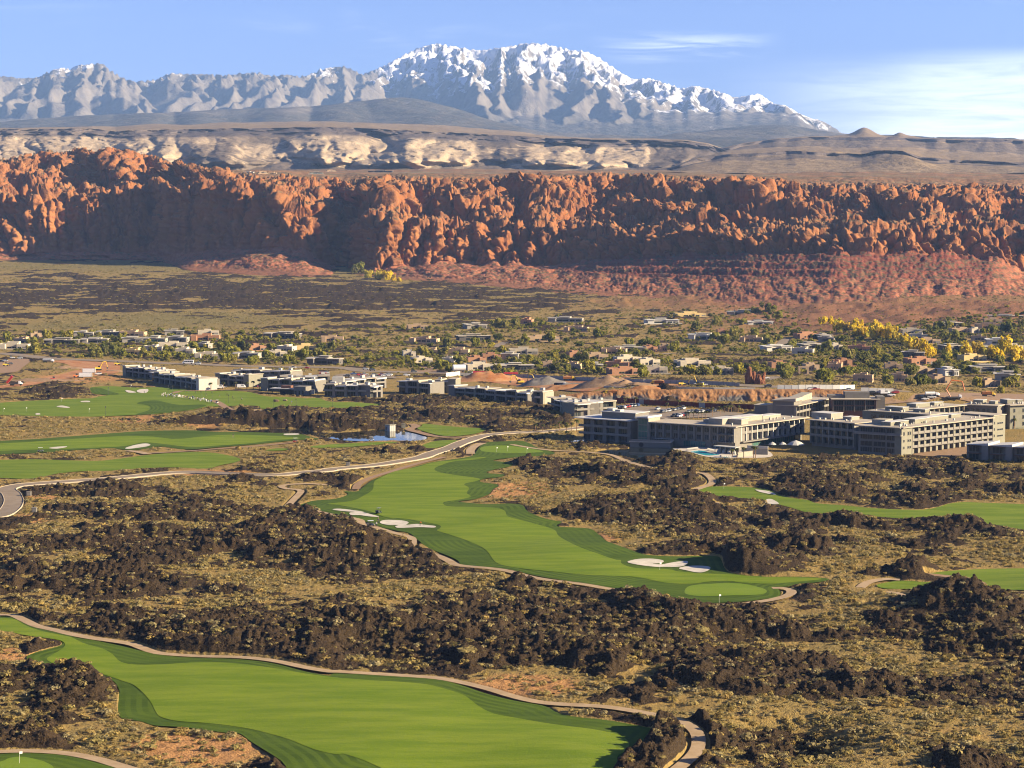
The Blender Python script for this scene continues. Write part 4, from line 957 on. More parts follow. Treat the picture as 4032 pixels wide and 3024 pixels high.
def build_mesa():
    rim = [(-420, 281), (0, 279), (200, 278), (250, 284), (330, 281), (420, 280), (480, 278), (600, 277), (700, 275), (800, 278), (900, 283), (1000, 288), (1100, 293), (1200, 299), (1300, 302), (1400, 303), (1480, 304), (1530, 312), (1570, 326), (1620, 340), (1680, 356), (1720, 366)]
    xs = np.linspace(-400, 1720, 780)
    T = sheet_rows(5, [22, 60, 26, 14])
    r = np.interp(xs, [a for a, b in rim], [b for a, b in rim])
    nz1 = fbm2(xs / 40.0, xs * 0 + 0.3, 4, 201)
    lev_v = np.stack([xs * 0 + 372, 366 - (366 - r) * 0.30, r + 13, r, r - 11 * sst(150, 300, xs) * (1 - sst(950, 1300, xs)) - 1.5])
    lev_v[1] = np.minimum(lev_v[1], 366)
    lev_v[2] = np.minimum(lev_v[2], 366)
    lev_Y = np.stack([xs * 0 + 5450, xs * 0 + 5800, xs * 0 + 6500, xs * 0 + 6560, xs * 0 + 9000])
    i = np.clip(T.astype(int), 0, 3); f = (T - i)[:, None]
    v = lev_v[i] * (1 - f) + lev_v[i + 1] * f; Y = lev_Y[i] * (1 - f) + lev_Y[i + 1] * f
    X = np.broadcast_to(xs, v.shape); TT = np.broadcast_to(T[:, None], v.shape)
    xm = X * 1.45
    white = np.zeros(v.shape)
    for (bx, by, rx, ry, g) in MESA_WHITE:
        white += g * np.exp(-(((X - bx) / rx) ** 2 + ((v - by) / ry) ** 2) * 0.9)
    face = sst(0.0, 0.6, TT) * (1 - sst(3.0, 3.6, TT))
    sp = np.abs(pn2(xm / 280.0 + 0.5 * fbm2(xm / 150.0, TT * 0.9, 3, 205), TT * 0.35, 203))
    sp2 = np.abs(pn2(xm / 95.0 + 0.5 * fbm2(xm / 60.0, TT * 1.6, 3, 206), TT * 0.8, 207))
    Y = Y - face * (430 * (sp - 0.3) * (1 - 0.45 * sst(1.8, 3.0, TT)) + 150 * (sp2 - 0.25)) - 160 * np.clip(white, 0, 1) * wm_face(TT)
    v = v + 2.0 * fbm2(xm / 80.0, TT * 0, 3, 209) * sst(2.4, 3.0, TT) * (1 - sst(3.0, 3.4, TT))
    P = to_world(X, v, Y)
    x, y, z = P[..., 0], P[..., 1], P[..., 2]
    rough = sst(0.2, 0.8, TT) * (1 - sst(3.0, 3.2, TT))
    wcl = np.clip(white, 0, 1)
    P[..., 1] -= rough * (wcl * (60 * (np.abs(pn3(x / 75.0, y / 120.0, z / 160.0, 211)) - 0.2) + 26 * (np.abs(pn3(x / 30.0, y / 40.0, z / 40.0, 213)) - 0.2)) + (1 - wcl) * (22 * np.abs(pn3(x / 70.0, y / 70.0, z / 90.0, 215)) + 8 * np.abs(pn3(x / 25.0, y / 25.0, z / 25.0, 217))))
    P[..., 2] += (sst(3.1, 3.6, TT)) * 14 * fbm2(x / 300.0, y / 800.0, 3, 219)
    o = mesh_np('grey_mesa', P.reshape(-1, 3), grid_faces(*v.shape)[:, ::-1], MESA_MAT, attrs=dict(lev=TT, white=white))
    structure(o, 'long grey mesa with cream sandstone outcrops and a dark rim')
def wm_face(T):
    return sst(0.2, 0.8, T) * (1 - sst(2.2, 2.9, T))
build_mesa()
def build_mesa_right():
    xs = np.linspace(1380, 2640, 560)
    I = lambda tab: np.interp(xs, [a for a, b in tab], [b for a, b in tab])
    b1 = I([(1380, 368), (1450, 360), (1500, 345), (1560, 335), (1650, 332), (1720, 328), (1800, 331), (1860, 334), (1890, 327), (1950, 327), (1990, 338), (2060, 345), (2130, 348), (2212, 350), (2640, 353)])
    b2 = I([(1380, 366), (1450, 356), (1500, 338), (1560, 326), (1640, 320), (1720, 318), (1800, 320), (1950, 320), (2050, 328), (2212, 336), (2640, 338)])
    rim = I([(1380, 366), (1450, 352), (1520, 330), (1600, 312), (1680, 300), (1760, 296), (1830, 297), (1900, 298), (2000, 300), (2100, 302), (2212, 303), (2640, 306)])
    butte = 19 * np.exp(-((xs - 1867) / 24.0) ** 2) * 0.75 + 7 * np.exp(-((xs - 1868) / 60.0) ** 2) + 8 * np.exp(-((xs - 1943) / 13.0) ** 2) + 5 * np.exp(-((xs - 1965) / 22.0) ** 2)
    lv = [xs * 0 + 374, b1 + 6, b1, b2, rim + 6, rim, rim - 0.5 - butte, rim + 5]
    ly = [4500, 5250, 5280, 7000, 7350, 7380, 8700, 11000]
    lv = np.stack([np.minimum(q, 374) for q in lv]); ly = np.stack([xs * 0 + q for q in ly])
    T = sheet_rows(8, [16, 8, 16, 18, 8, 16, 8])
    i = np.clip(T.astype(int), 0, 6); f = (T - i)[:, None]
    v = lv[i] * (1 - f) + lv[i + 1] * f; Y = ly[i] * (1 - f) + ly[i + 1] * f
    X = np.broadcast_to(xs, v.shape); TT = np.broadcast_to(T[:, None], v.shape)
    xm = X * 1.6
    Y = Y - 190 * (np.abs(pn2(xm / 240.0, TT * 0.2, 231)) - 0.3) * sst(0.3, 1, TT) * (1 - sst(5, 5.5, TT)) - 70 * (np.abs(pn2(xm / 80.0, TT * 0.3, 233)) - 0.3) * sst(0.3, 1, TT) * (1 - sst(5, 5.5, TT))
    P = to_world(X, v, Y)
    x, y = P[..., 0], P[..., 1]
    P[..., 2] += 7 * fbm2(x / 160.0, y / 260.0, 4, 235)
    # low reddish cone in front of the dark ledge
    cx, cy = (1950 - 1106) / 4300 * 4900, 4900.0
    P[..., 2] += 20 * np.exp(-(((x - cx) / 70.0) ** 2 + ((y - cy) / 170.0) ** 2))
    lev = np.interp(TT, [0, 1, 2, 2.1, 4, 4.1, 5, 5.1, 8], [0.5, 1.9, 3.0, 3.3, 3.3, 1.9, 3.0, 3.3, 3.3])
    lev = np.where(TT < 0.8, 3.3, lev)
    lev = np.where((TT > 3.2) & (TT < 3.9), 1.0, lev)
    o = mesh_np('stepped_mesa', P.reshape(-1, 3), grid_faces(*v.shape)[:, ::-1], MESA_MAT, attrs=dict(lev=lev, white=X * 0))
    structure(o, 'low stepped mesas with dark ledges and a small butte on the skyline')
build_mesa_right()

def mat_mount():
    m, n, b = new_mat('mountain_rock')
    p = n.pos(); sn = n.attr('snow'); fo = n.attr('forest')
    nz = n.sep(n.add('ShaderNodeNewGeometry').outputs['Normal'])[2]
    f = n.noise(p, 0.004, 5.0, 0.7); q = n.noise(p, 0.012, 6.0, 0.75)
    streak = n.noise(n.mapping(p, scale=(0.006, 0.003, 0.0012)), 1.0, 4.0, 0.65)
    r = n.mix(n.ss(f, 0.3, 0.7), (0.115, 0.100, 0.084), (0.185, 0.160, 0.13))
    r = n.mix(n.ss(streak, 0.45, 0.7), r, (0.075, 0.066, 0.06))
    r = n.mix(fo, r, n.mix(n.ss(q, 0.4, 0.65), (0.055, 0.055, 0.048), (0.095, 0.083, 0.066)))
    s = n.math('ADD', sn, n.math('MULTIPLY', n.math('SUBTRACT', q, 0.5), 2.2))
    s = n.math('ADD', s, n.math('MULTIPLY', n.math('SUBTRACT', f, 0.5), 0.7))
    c = n.mix(n.ss(s, 0.42, 0.72), r, (0.62, 0.62, 0.64))
    n.put(b.inputs['Base Color'], c)
    n.put(b.inputs['Normal'], n.bump(n.math('ADD', f, n.math('MULTIPLY', q, 0.5)), 0.7, 60.0))
    b.inputs['Specular IOR Level'].default_value = 0.05
    return m
MOUNT_MAT = mat_mount()
def build_foothills():
    xs = np.linspace(-420, 2640, 620)
    tab = [(-420, 240), (0, 264), (100, 256), (200, 250), (300, 244), (420, 240), (500, 236), (600, 232), (680, 230), (760, 222), (840, 213), (880, 212), (930, 220), (1000, 238), (1060, 262), (1150, 280), (1250, 290), (1400, 296), (1500, 286), (1560, 277), (1620, 270), (1690, 267), (1750, 277), (1830, 292), (2000, 303), (2640, 310)]
    cr = np.interp(xs, [a for a, b in tab], [b for a, b in tab])
    k = np.hanning(13); k /= k.sum(); cr = np.convolve(np.pad(cr, 6, mode='edge'), k, mode='valid')
    lv = np.stack([xs * 0 + 318, cr * 0.35 + 300 * 0.65, cr, cr + 8]); ly = np.stack([xs * 0 + q for q in (9300, 11500, 13500, 15000)])
    T = sheet_rows(4, [20, 44, 10])
    i = np.clip(T.astype(int), 0, 2); f = (T - i)[:, None]
    v = lv[i] * (1 - f) + lv[i + 1] * f; Y = ly[i] * (1 - f) + ly[i + 1] * f
    X = np.broadcast_to(xs, v.shape); TT = np.broadcast_to(T[:, None], v.shape)
    Y = Y - 900 * (np.abs(pn2(X / 150.0, TT * 0.3, 241)) - 0.3) * sst(0.3, 1.0, TT) * (1 - sst(2.0, 2.4, TT))
    P = to_world(X, v, Y)
    P[..., 2] += 45 * fbm2(P[..., 0] / 700.0, P[..., 1] / 900.0, 4, 243) * (1 - 0.6 * sst(1.7, 2.0, TT))
    tan = np.exp(-(((X - 640) / 60) ** 2 + ((v - 240) / 9) ** 2)) + np.exp(-(((X - 420) / 100) ** 2 + ((v - 244) / 5) ** 2)) * 0.6 + np.exp(-((v - 292) / 5) ** 2) * 0.6
    o = mesh_np('foothills', P.reshape(-1, 3), grid_faces(*v.shape)[:, ::-1], MOUNT_MAT, attrs=dict(snow=X * 0 - 1.5, forest=np.clip(1 - tan, 0, 1)))
    structure(o, 'hazy dark foothills below the snowy mountains')
build_foothills()
SKYLINE = px('M1', [(-600, 250), (-200, 290), (0, 315), (60, 318), (130, 330), (240, 325), (330, 280), (395, 262), (440, 275), (490, 248), (560, 242), (640, 235), (665, 255), (720, 300), (790, 335), (850, 350), (970, 340), (1060, 298), (1180, 303), (1280, 303), (1400, 310), (1500, 300), (1600, 293), (1700, 315), (1790, 305), (1870, 320), (1920, 310), (2000, 275)]) \
    + px('M2', [(0, 262), (90, 255), (150, 280), (200, 305), (270, 280), (350, 245), (450, 190), (540, 145), (620, 120), (670, 113), (740, 128), (800, 135), (870, 150), (950, 155), (1050, 138), (1120, 130), (1200, 112), (1260, 110), (1350, 120), (1430, 138), (1500, 155), (1580, 160), (1660, 195), (1720, 235), (1800, 290), (1880, 335), (1950, 330), (2000, 330), (2080, 360)]) \
    + px('M3', [(0, 365), (80, 395), (160, 375), (250, 395), (340, 420), (410, 450), (500, 435), (565, 425), (610, 460), (660, 490), (720, 495), (780, 530), (860, 570), (950, 590), (1010, 625), (1060, 660), (1100, 692), (1200, 760), (2300, 900)])
def build_mountain():
    cols = np.linspace(-0.36, 0.24, 1050)
    Ys = np.concatenate([np.linspace(13800, 20000, 150), np.linspace(20060, 22600, 90)])
    A, YY = np.meshgrid(cols, Ys)
    X = A * YY
    D2 = lambda xd, vd, Y: ((xd - 1106) / 4300 * Y, Y, CAM_H + (515 - vd) / 4300 * Y)
    crest_Y = lambda xd: np.interp(xd, [-600, 300, 560, 760, 900, 1300, 1400, 1900], [19300, 19300, 19800, 20500, 21200, 21200, 20300, 18800])
    sk = np.array(SKYLINE); skx = sk[:, 0] * 0.54861; skv = sk[:, 1] * 0.54861
    segs = []
    xs = np.arange(-560, 1830, 22.0)
    cv = np.interp(xs, skx, skv)
    pts = [D2(a, b, float(crest_Y(a))) for a, b in zip(xs, cv)]
    for p, q in zip(pts[:-1], pts[1:]):
        segs.append((p, q, 0.62))
    def spur(*nodes, s=0.80):
        n = len(nodes)
        Y0 = float(crest_Y(nodes[0][0]))
        P = [D2(a, b, Y0 + (15800 - Y0) * (k / (n - 1)) * min(1.0, (nodes[-1][1] - nodes[0][1]) / 170.0)) for k, (a, b) in enumerate(nodes)]
        for p, q in zip(P[:-1], P[1:]):
            segs.append((p, q, s))
    for sp in [((30, 160), (-10, 205), (-60, 250)), ((100, 150), (60, 200), (40, 235)), ((140, 146), (150, 185), (95, 240)), ((215, 138), (240, 190), (290, 245)), ((215, 138), (185, 190), (180, 240)), ((300, 168), (290, 215), (330, 240)),
               ((365, 160), (395, 200), (372, 232)), ((420, 162), (440, 200), (415, 235)), ((470, 163), (500, 195), (470, 235)), ((530, 160), (560, 192), (520, 235)), ((590, 157), (580, 195), (600, 230)), ((640, 163), (600, 200), (590, 235)), ((735, 146), (690, 190), (640, 230)), ((735, 146), (770, 190), (760, 225)),
               ((850, 133), (900, 175), (985, 215), (1050, 262)), ((850, 133), (810, 185), (800, 225)), ((930, 97), (985, 150), (1015, 195), (1075, 275)), ((985, 103), (1030, 150), (1045, 200)), ((1075, 103), (1090, 160), (1070, 215), (1100, 285)),
               ((1140, 95), (1120, 150), (1130, 200)), ((1180, 97), (1190, 150), (1160, 185)), ((1225, 108), (1265, 160), (1270, 215), (1160, 290)), ((1225, 108), (1290, 165), (1330, 220), (1350, 290)), ((1290, 130), (1340, 180), (1400, 240), (1450, 290)), ((1380, 172), (1430, 205), (1425, 250)), ((1390, 172), (1480, 215), (1540, 262)),
               ((1500, 187), (1490, 225), (1500, 262)), ((1530, 192), (1580, 230), (1600, 268)), ((1640, 205), (1610, 240), (1600, 270)), ((1645, 206), (1690, 240), (1760, 285)), ((1725, 240), (1760, 270), (1800, 300))]:
        spur(*sp)
    wx = X + 260 * fbm2(X / 900.0, YY / 900.0, 3, 261); wy = YY + 260 * fbm2(X / 900.0 + 5, YY / 900.0, 3, 263)
    H = np.full(X.shape, -1e9, np.float32)
    for (p, q, s) in segs:
        ax, ay, az_ = p; bx, by, bz = q
        dx_, dy_ = bx - ax, by - ay
        t = np.clip(((wx - ax) * dx_ + (wy - ay) * dy_) / (dx_ * dx_ + dy_ * dy_ + 1e-6), 0, 1)
        d = np.sqrt((wx - ax - t * dx_) ** 2 + (wy - ay - t * dy_) ** 2)
        H = np.maximum(H, az_ + (bz - az_) * t - s * d * (1 - 0.25 * sst(300, 1500, d)))
    base = CAM_H + np.interp(YY, [13800, 16000, 18500, 22600], [560, 900, 1150, 900])
    right = sst(0.14, 0.18, A)
    base = base * (1 - 0.35 * right)
    H = np.maximum(H, base - 300 * right)
    rel = np.clip((H - base) / 500.0, 0.12, 1)
    H = H - rel * (230 * np.abs(fbm2(wx / 520.0, wy / 560.0, 4, 265)) + 95 * np.abs(pn2(wx / 190.0, wy / 200.0, 267)) + 70 * np.abs(pn2((wx + 0.7 * wy) / 150.0, (wy - 0.7 * wx) / 420.0, 266)) + 38 * np.abs(pn2(wx / 85.0, wy / 80.0, 269)) + 14 * np.abs(pn2(X / 35.0, YY / 45.0, 268)))
    # cliffs: terrace the mid heights
    st = 150.0
    # fit the skyline
    uu, vv = project(X, YY, H)
    want = np.interp(uu[0], sk[:, 0], sk[:, 1])
    k = np.hanning(13); k /= k.sum()
    for it in range(3):
        uu, vv = project(X, YY, H)
        j = np.argmin(vv, 0)
        got = vv[j, np.arange(len(cols))]
        dz = (got - want) / F * Ys[j]
        dz = np.convolve(np.pad(dz, 6, mode='edge'), k, mode='valid')
        wgt = sst(300, 1100, H - 500)
        H = H + dz[None, :] * np.clip(wgt, 0, 1)
    gy, gx = np.gradient(H)
    slope = np.abs(gx) / np.abs(np.gradient(X, axis=1) + 1e-6)
    nf = fbm2(X / 600.0, YY / 900.0, 4, 271)
    left = 1 - sst(-0.085, -0.055, A)
    snow = sst(1120, 1820, H + 430 * nf - 240 * left + 260 * sst(0.05, 0.08, A)) - 0.40 * sst(0.8, 1.7, slope) - 0.20
    forest = 1 - sst(900, 1250, H + 200 * nf)
    o = mesh_np('snowy_mountains', np.stack([X, YY, H], -1).reshape(-1, 3), grid_faces(*X.shape), MOUNT_MAT, attrs=dict(snow=snow, forest=forest))
    structure(o, 'snow-dusted mountain range closing the view')
build_mountain()

def build_haze():
    m = bpy.data.materials.new('haze')
    m.use_nodes = True
    m.node_tree.nodes.clear()
    n = NT(m.node_tree)
    out = n.add('ShaderNodeOutputMaterial')
    pv = n.add('ShaderNodeVolumePrincipled')
    pv.inputs['Color'].default_value = (0.32, 0.54, 1.0, 1)
    pv.inputs['Density'].default_value = 2.5e-5
    pv.inputs['Anisotropy'].default_value = 0.0
    m.node_tree.links.new(pv.outputs[0], out.inputs['Volume'])
    x0, x1, y0, y1, z0, z1 = -9500, 9500, -900, 23500, -40, 2700
    V = np.array([(x, y, z) for z in (z0, z1) for y in (y0, y1) for x in (x0, x1)])
    Fc = np.array([(0, 2, 3, 1), (4, 5, 7, 6), (0, 1, 5, 4), (2, 6, 7, 3), (0, 4, 6, 2), (1, 3, 7, 5)])
    o = mesh_np('haze', V, Fc, m)
    tag(o, 'thin blue morning haze lying over the whole valley', kind='stuff')
build_haze()
# ================================================================== GROUND COVER: shrubs and loose lava, scattered as stuff
def mat_leaf(name, cols, spread=0.35, obj=True):
    m, n, b = new_mat(name)
    oi = n.add('ShaderNodeObjectInfo')
    r = n.math('FRACT', n.math('ADD', n.math('MULTIPLY', oi.outputs['Random'], 7.13), n.math('MULTIPLY', n.noise(n.pos(), 0.02, 2.0), 1.0)))
    ramp = n.add('ShaderNodeValToRGB')
    e = ramp.color_ramp.elements
    while len(e) < len(cols):
        e.new(0.5)
    for i, c in enumerate(cols):
        e[i].position = i / max(1, len(cols) - 1); e[i].color = (*c, 1)
    n.put(ramp.inputs[0], r)
    f = n.noise(n.pos(), 1.6, 2.0, 0.6)
    c = n.mix(n.ss(f, 0.35, 0.7), n.mix(1.0, ramp.outputs[0], (0.72, 0.72, 0.70), 'MULTIPLY'), n.mix(1.0, ramp.outputs[0], (1.25, 1.22, 1.1), 'MULTIPLY'))
    n.put(b.inputs['Base Color'], c)
    b.inputs['Specular IOR Level'].default_value = 0.05
    tr = n.add('ShaderNodeBsdfTranslucent'); n.put(tr.inputs[0], c)
    mx = n.add('ShaderNodeMixShader'); mx.inputs[0].default_value = 0.42
    m.node_tree.links.new(b.outputs[0], mx.inputs[1]); m.node_tree.links.new(tr.outputs[0], mx.inputs[2])
    out = [k for k in m.node_tree.nodes if k.type == 'OUTPUT_MATERIAL'][0]
    m.node_tree.links.new(mx.outputs[0], out.inputs[0])
    return m
M['shrub'] = mat_leaf('scrub_leaves', [(0.22, 0.175, 0.065), (0.33, 0.265, 0.115), (0.25, 0.21, 0.08), (0.36, 0.26, 0.09), (0.30, 0.255, 0.13), (0.34, 0.285, 0.155)])
M['shrub_far'] = mat_leaf('far_scrub_leaves', [(0.18, 0.15, 0.052), (0.28, 0.23, 0.10), (0.19, 0.17, 0.06), (0.30, 0.25, 0.13), (0.23, 0.20, 0.07)])
M['lava'] = mat_plain('lava_rock', (0.020, 0.0135, 0.0075), (0.062, 0.042, 0.0235), 1.3, bump=0.8, spec=0.08, fine=3.0)
def shrub_mesh(name, seed, ncard, mat, flat=0.75):
    r = random.Random(seed)
    V = []; Fs = []
    lobes = [(r.uniform(-0.3, 0.3), r.uniform(-0.3, 0.3), r.uniform(0.15, 0.45) * flat, r.uniform(0.28, 0.46)) for _ in range(5)]
    for k in range(ncard):
        lx, ly, lz, lr = r.choice(lobes)
        th = r.uniform(0, 2 * math.pi); c = r.uniform(-0.35, 1.0); s = math.sqrt(max(0, 1 - c * c))
        d = Vector((s * math.cos(th), s * math.sin(th), c))
        p = Vector((lx, ly, lz)) + Vector((d.x * lr, d.y * lr, d.z * lr * flat))
        t = d.orthogonal().normalized(); t.rotate(Matrix.Rotation(r.uniform(0, 6.28), 3, d)); q = d.cross(t)
        w = r.uniform(0.10, 0.20)
        tip = p + d * w * r.uniform(0.2, 1.0)
        i = len(V)
        V += [p - t * w - q * w * 0.6, p + t * w - q * w * 0.6, tip + q * w]
        Fs.append((i, i + 1, i + 2))
    me = bpy.data.meshes.new(name)
    me.from_pydata([tuple(v) for v in V], [], Fs)
    me.materials.append(mat)
    return bpy.data.objects.new(name, me)
def rock_mesh(name, seed, mat):
    bm = bmesh.new()
    bmesh.ops.create_icosphere(bm, subdivisions=2, radius=0.5)
    r = random.Random(seed)
    dirs = [Vector((r.gauss(0, 1), r.gauss(0, 1), r.gauss(0, 1))).normalized() for _ in range(9)]
    off = [r.uniform(0.30, 0.46) for _ in dirs]
    for v in bm.verts:
        k = 1.0
        for d, o in zip(dirs, off):
            t = v.co.dot(d)
            if t > o:
                v.co -= d * (t - o) * 0.9
        v.co += Vector((r.uniform(-1, 1), r.uniform(-1, 1), r.uniform(-1, 1))) * 0.05
        v.co.z *= 0.85
    me = bpy.data.meshes.new(name)
    bm.to_mesh(me); bm.free()
    me.materials.append(mat)
    return bpy.data.objects.new(name, me)
def scatter(name, pts, scl, rot, protos, label, seed=0):
    lib = bpy.data.collections.new(name + '_kinds')
    for o in protos:
        lib.objects.link(o)
    me = bpy.data.meshes.new(name)
    me.vertices.add(len(pts)); me.vertices.foreach_set('co', np.ascontiguousarray(pts, np.float32).ravel())
    a = me.attributes.new('size', 'FLOAT_VECTOR', 'POINT'); a.data.foreach_set('vector', np.ascontiguousarray(scl, np.float32).ravel())
    a = me.attributes.new('turn', 'FLOAT_VECTOR', 'POINT')
    rr = np.zeros((len(pts), 3), np.float32); rr[:, 2] = rot
    a.data.foreach_set('vector', rr.ravel())
    me.update()
    o = bpy.data.objects.new(name, me); COL.objects.link(o)
    ng = bpy.data.node_groups.new(name + '_scatter', 'GeometryNodeTree')
    ng.interface.new_socket('Geometry', in_out='INPUT', socket_type='NodeSocketGeometry')
    ng.interface.new_socket('Geometry', in_out='OUTPUT', socket_type='NodeSocketGeometry')
    N = ng.nodes; L = ng.links
    gi = N.new('NodeGroupInput'); go = N.new('NodeGroupOutput')
    iop = N.new('GeometryNodeInstanceOnPoints')
    ci = N.new('GeometryNodeCollectionInfo'); ci.inputs['Collection'].default_value = lib
    ci.inputs['Separate Children'].default_value = True; ci.inputs['Reset Children'].default_value = True
    at = N.new('GeometryNodeInputNamedAttribute'); at.data_type = 'FLOAT_VECTOR'; at.inputs['Name'].default_value = 'size'
    ar = N.new('GeometryNodeInputNamedAttribute'); ar.data_type = 'FLOAT_VECTOR'; ar.inputs['Name'].default_value = 'turn'
    L.new(gi.outputs[0], iop.inputs['Points']); L.new(ci.outputs[0], iop.inputs['Instance'])
    iop.inputs['Pick Instance'].default_value = True
    rnd = N.new('FunctionNodeRandomValue'); rnd.data_type = 'INT'
    rnd.inputs[4].default_value = 0; rnd.inputs[5].default_value = len(protos) - 1; rnd.inputs['Seed'].default_value = seed
    L.new(rnd.outputs[2], iop.inputs['Instance Index'])
    L.new(at.outputs[0], iop.inputs['Scale']); L.new(ar.outputs[0], iop.inputs['Rotation'])
    L.new(iop.outputs[0], go.inputs[0])
    md = o.modifiers.new('scatter', 'NODES'); md.node_group = ng
    tag(o, label, kind='stuff')
    return o
def sample_area(n, y0, y1, power=1.0):
    """points on the valley floor, denser towards y0 for power < 1 (power 1 = even)"""
    t = RNG.random(n)
    e = power + 1
    y = (y0 ** e + t * (y1 ** e - y0 ** e)) ** (1 / e)
    a = RNG.uniform(-0.335, 0.335, n)
    return a * y, y
def scatter_all():
    protos = [shrub_mesh('sage_shrub', 100 + i, 46, M['shrub']) for i in range(6)]
    x, y = sample_area(330000, 300, 1250, 0.2)
    lava, sand, hill, olive = fields(x, y)
    lev = sample(LV, x, y)
    den = 0.30 + 0.75 * fbm2(x / 16.0, y / 22.0, 3, 301)
    den = np.clip(den, 0.06, 1.0) * (1 - 0.80 * sst(0.3, 0.7, lava)) * (1 - 0.6 * sst(0.3, 0.9, sand)) + 0.02
    k = (RNG.random(len(x)) < den) & (lev < 0.03)
    x, y = x[k], y[k]; z = terrain(x, y)
    s = RNG.lognormal(0.0, 0.38, len(x)) * 0.92
    scl = np.stack([s * 1.15, s * 1.15, s * RNG.uniform(0.75, 1.1, len(x))], 1)
    scatter('scrub', np.stack([x, y, z - 0.05 * s], 1), scl, RNG.uniform(0, 6.28, len(x)), protos, 'low sage and rabbitbrush covering the ground between the lava ridges', 1)
    protos2 = [shrub_mesh('far_shrub', 200 + i, 30, M['shrub_far']) for i in range(4)]
    x, y = sample_area(150000, 1250, 3300, 0.4)
    lava, sand, hill, olive = fields(x, y)
    lev = np.where(y < 2580, sample(LV, x, y), 0)
    den = np.clip(0.32 + 0.8 * fbm2(x / 40.0, y / 40.0, 3, 303), 0.05, 1) * (1 - 0.85 * sst(0.3, 0.8, lava)) * (1 - 0.7 * hill) + 0.03
    k = (RNG.random(len(x)) < den) & (lev < 0.03)
    x, y = x[k], y[k]; z = terrain(x, y)
    s = RNG.lognormal(0.0, 0.35, len(x)) * 1.6
    scatter('far_scrub', np.stack([x, y, z - 0.1], 1), np.stack([s * 1.2, s * 1.2, s * 0.8], 1), RNG.uniform(0, 6.28, len(x)), protos2, 'scrub dotting the plain below the cliffs', 2)
    rocks = [rock_mesh('lava_rock', 300 + i, M['lava']) for i in range(5)]
    x, y = sample_area(230000, 300, 1000, 0.0)
    lava, sand, hill, olive = fields(x, y)
    lev = sample(LV, x, y)
    k = (RNG.random(len(x)) < 0.02 + 0.42 * sst(0.25, 0.8, lava)) & (lev < 0.03) & (sand < 0.6)
    x, y = x[k], y[k]; z = terrain(x, y)
    s = np.minimum(RNG.lognormal(0, 0.5, len(x)) * 0.42, 1.2)
    scl = np.stack([s * RNG.uniform(0.8, 1.4, len(x)), s * RNG.uniform(0.8, 1.4, len(x)), s * RNG.uniform(0.8, 1.5, len(x))], 1)
    scatter('loose_lava', np.stack([x, y, z], 1), scl, RNG.uniform(0, 6.28, len(x)), rocks, 'loose clinkery lava blocks on the dark ridges', 3)
scatter_all()
# ================================================================== BUILDINGS
def solid(name, col, rough=0.8, var=0.12, scale=0.5, spec=0.15):
    c2 = tuple(c * (1 - var) for c in col)
    return mat_plain(name, col, c2, scale, rough, bump=0.08, spec=spec)
M['roof'] = solid('cream_roofing', (0.38, 0.33, 0.25), var=0.18, scale=0.12)
M['roof_white'] = solid('white_roofing', (0.46, 0.445, 0.41), var=0.12, scale=0.15)
M['fascia'] = solid('roof_fascia', (0.40, 0.38, 0.34))
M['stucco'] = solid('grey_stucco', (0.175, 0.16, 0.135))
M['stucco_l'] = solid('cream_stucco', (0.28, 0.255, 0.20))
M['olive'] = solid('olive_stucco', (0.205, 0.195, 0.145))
M['white'] = solid('white_render', (0.40, 0.385, 0.34))
M['dark'] = solid('dark_panel', (0.055, 0.05, 0.046))
M['slab'] = solid('balcony_concrete', (0.19, 0.175, 0.15))
M['frame'] = solid('window_frame', (0.20, 0.185, 0.16))
M['rust'] = solid('rust_panel', (0.17, 0.085, 0.055))
def glass_mat(name, col):
    m, n, b = new_mat(name)
    n.put(b.inputs['Base Color'], n.mix(n.noise(n.pos(), 0.25, 2.0), col, tuple(c * 2.2 for c in col)))
    b.inputs['Roughness'].default_value = 0.12
    b.inputs['Specular IOR Level'].default_value = 0.5
    return m
M['glass'] = glass_mat('window_glass', (0.012, 0.016, 0.017))
M['glass_g'] = glass_mat('green_glass', (0.03, 0.075, 0.062))

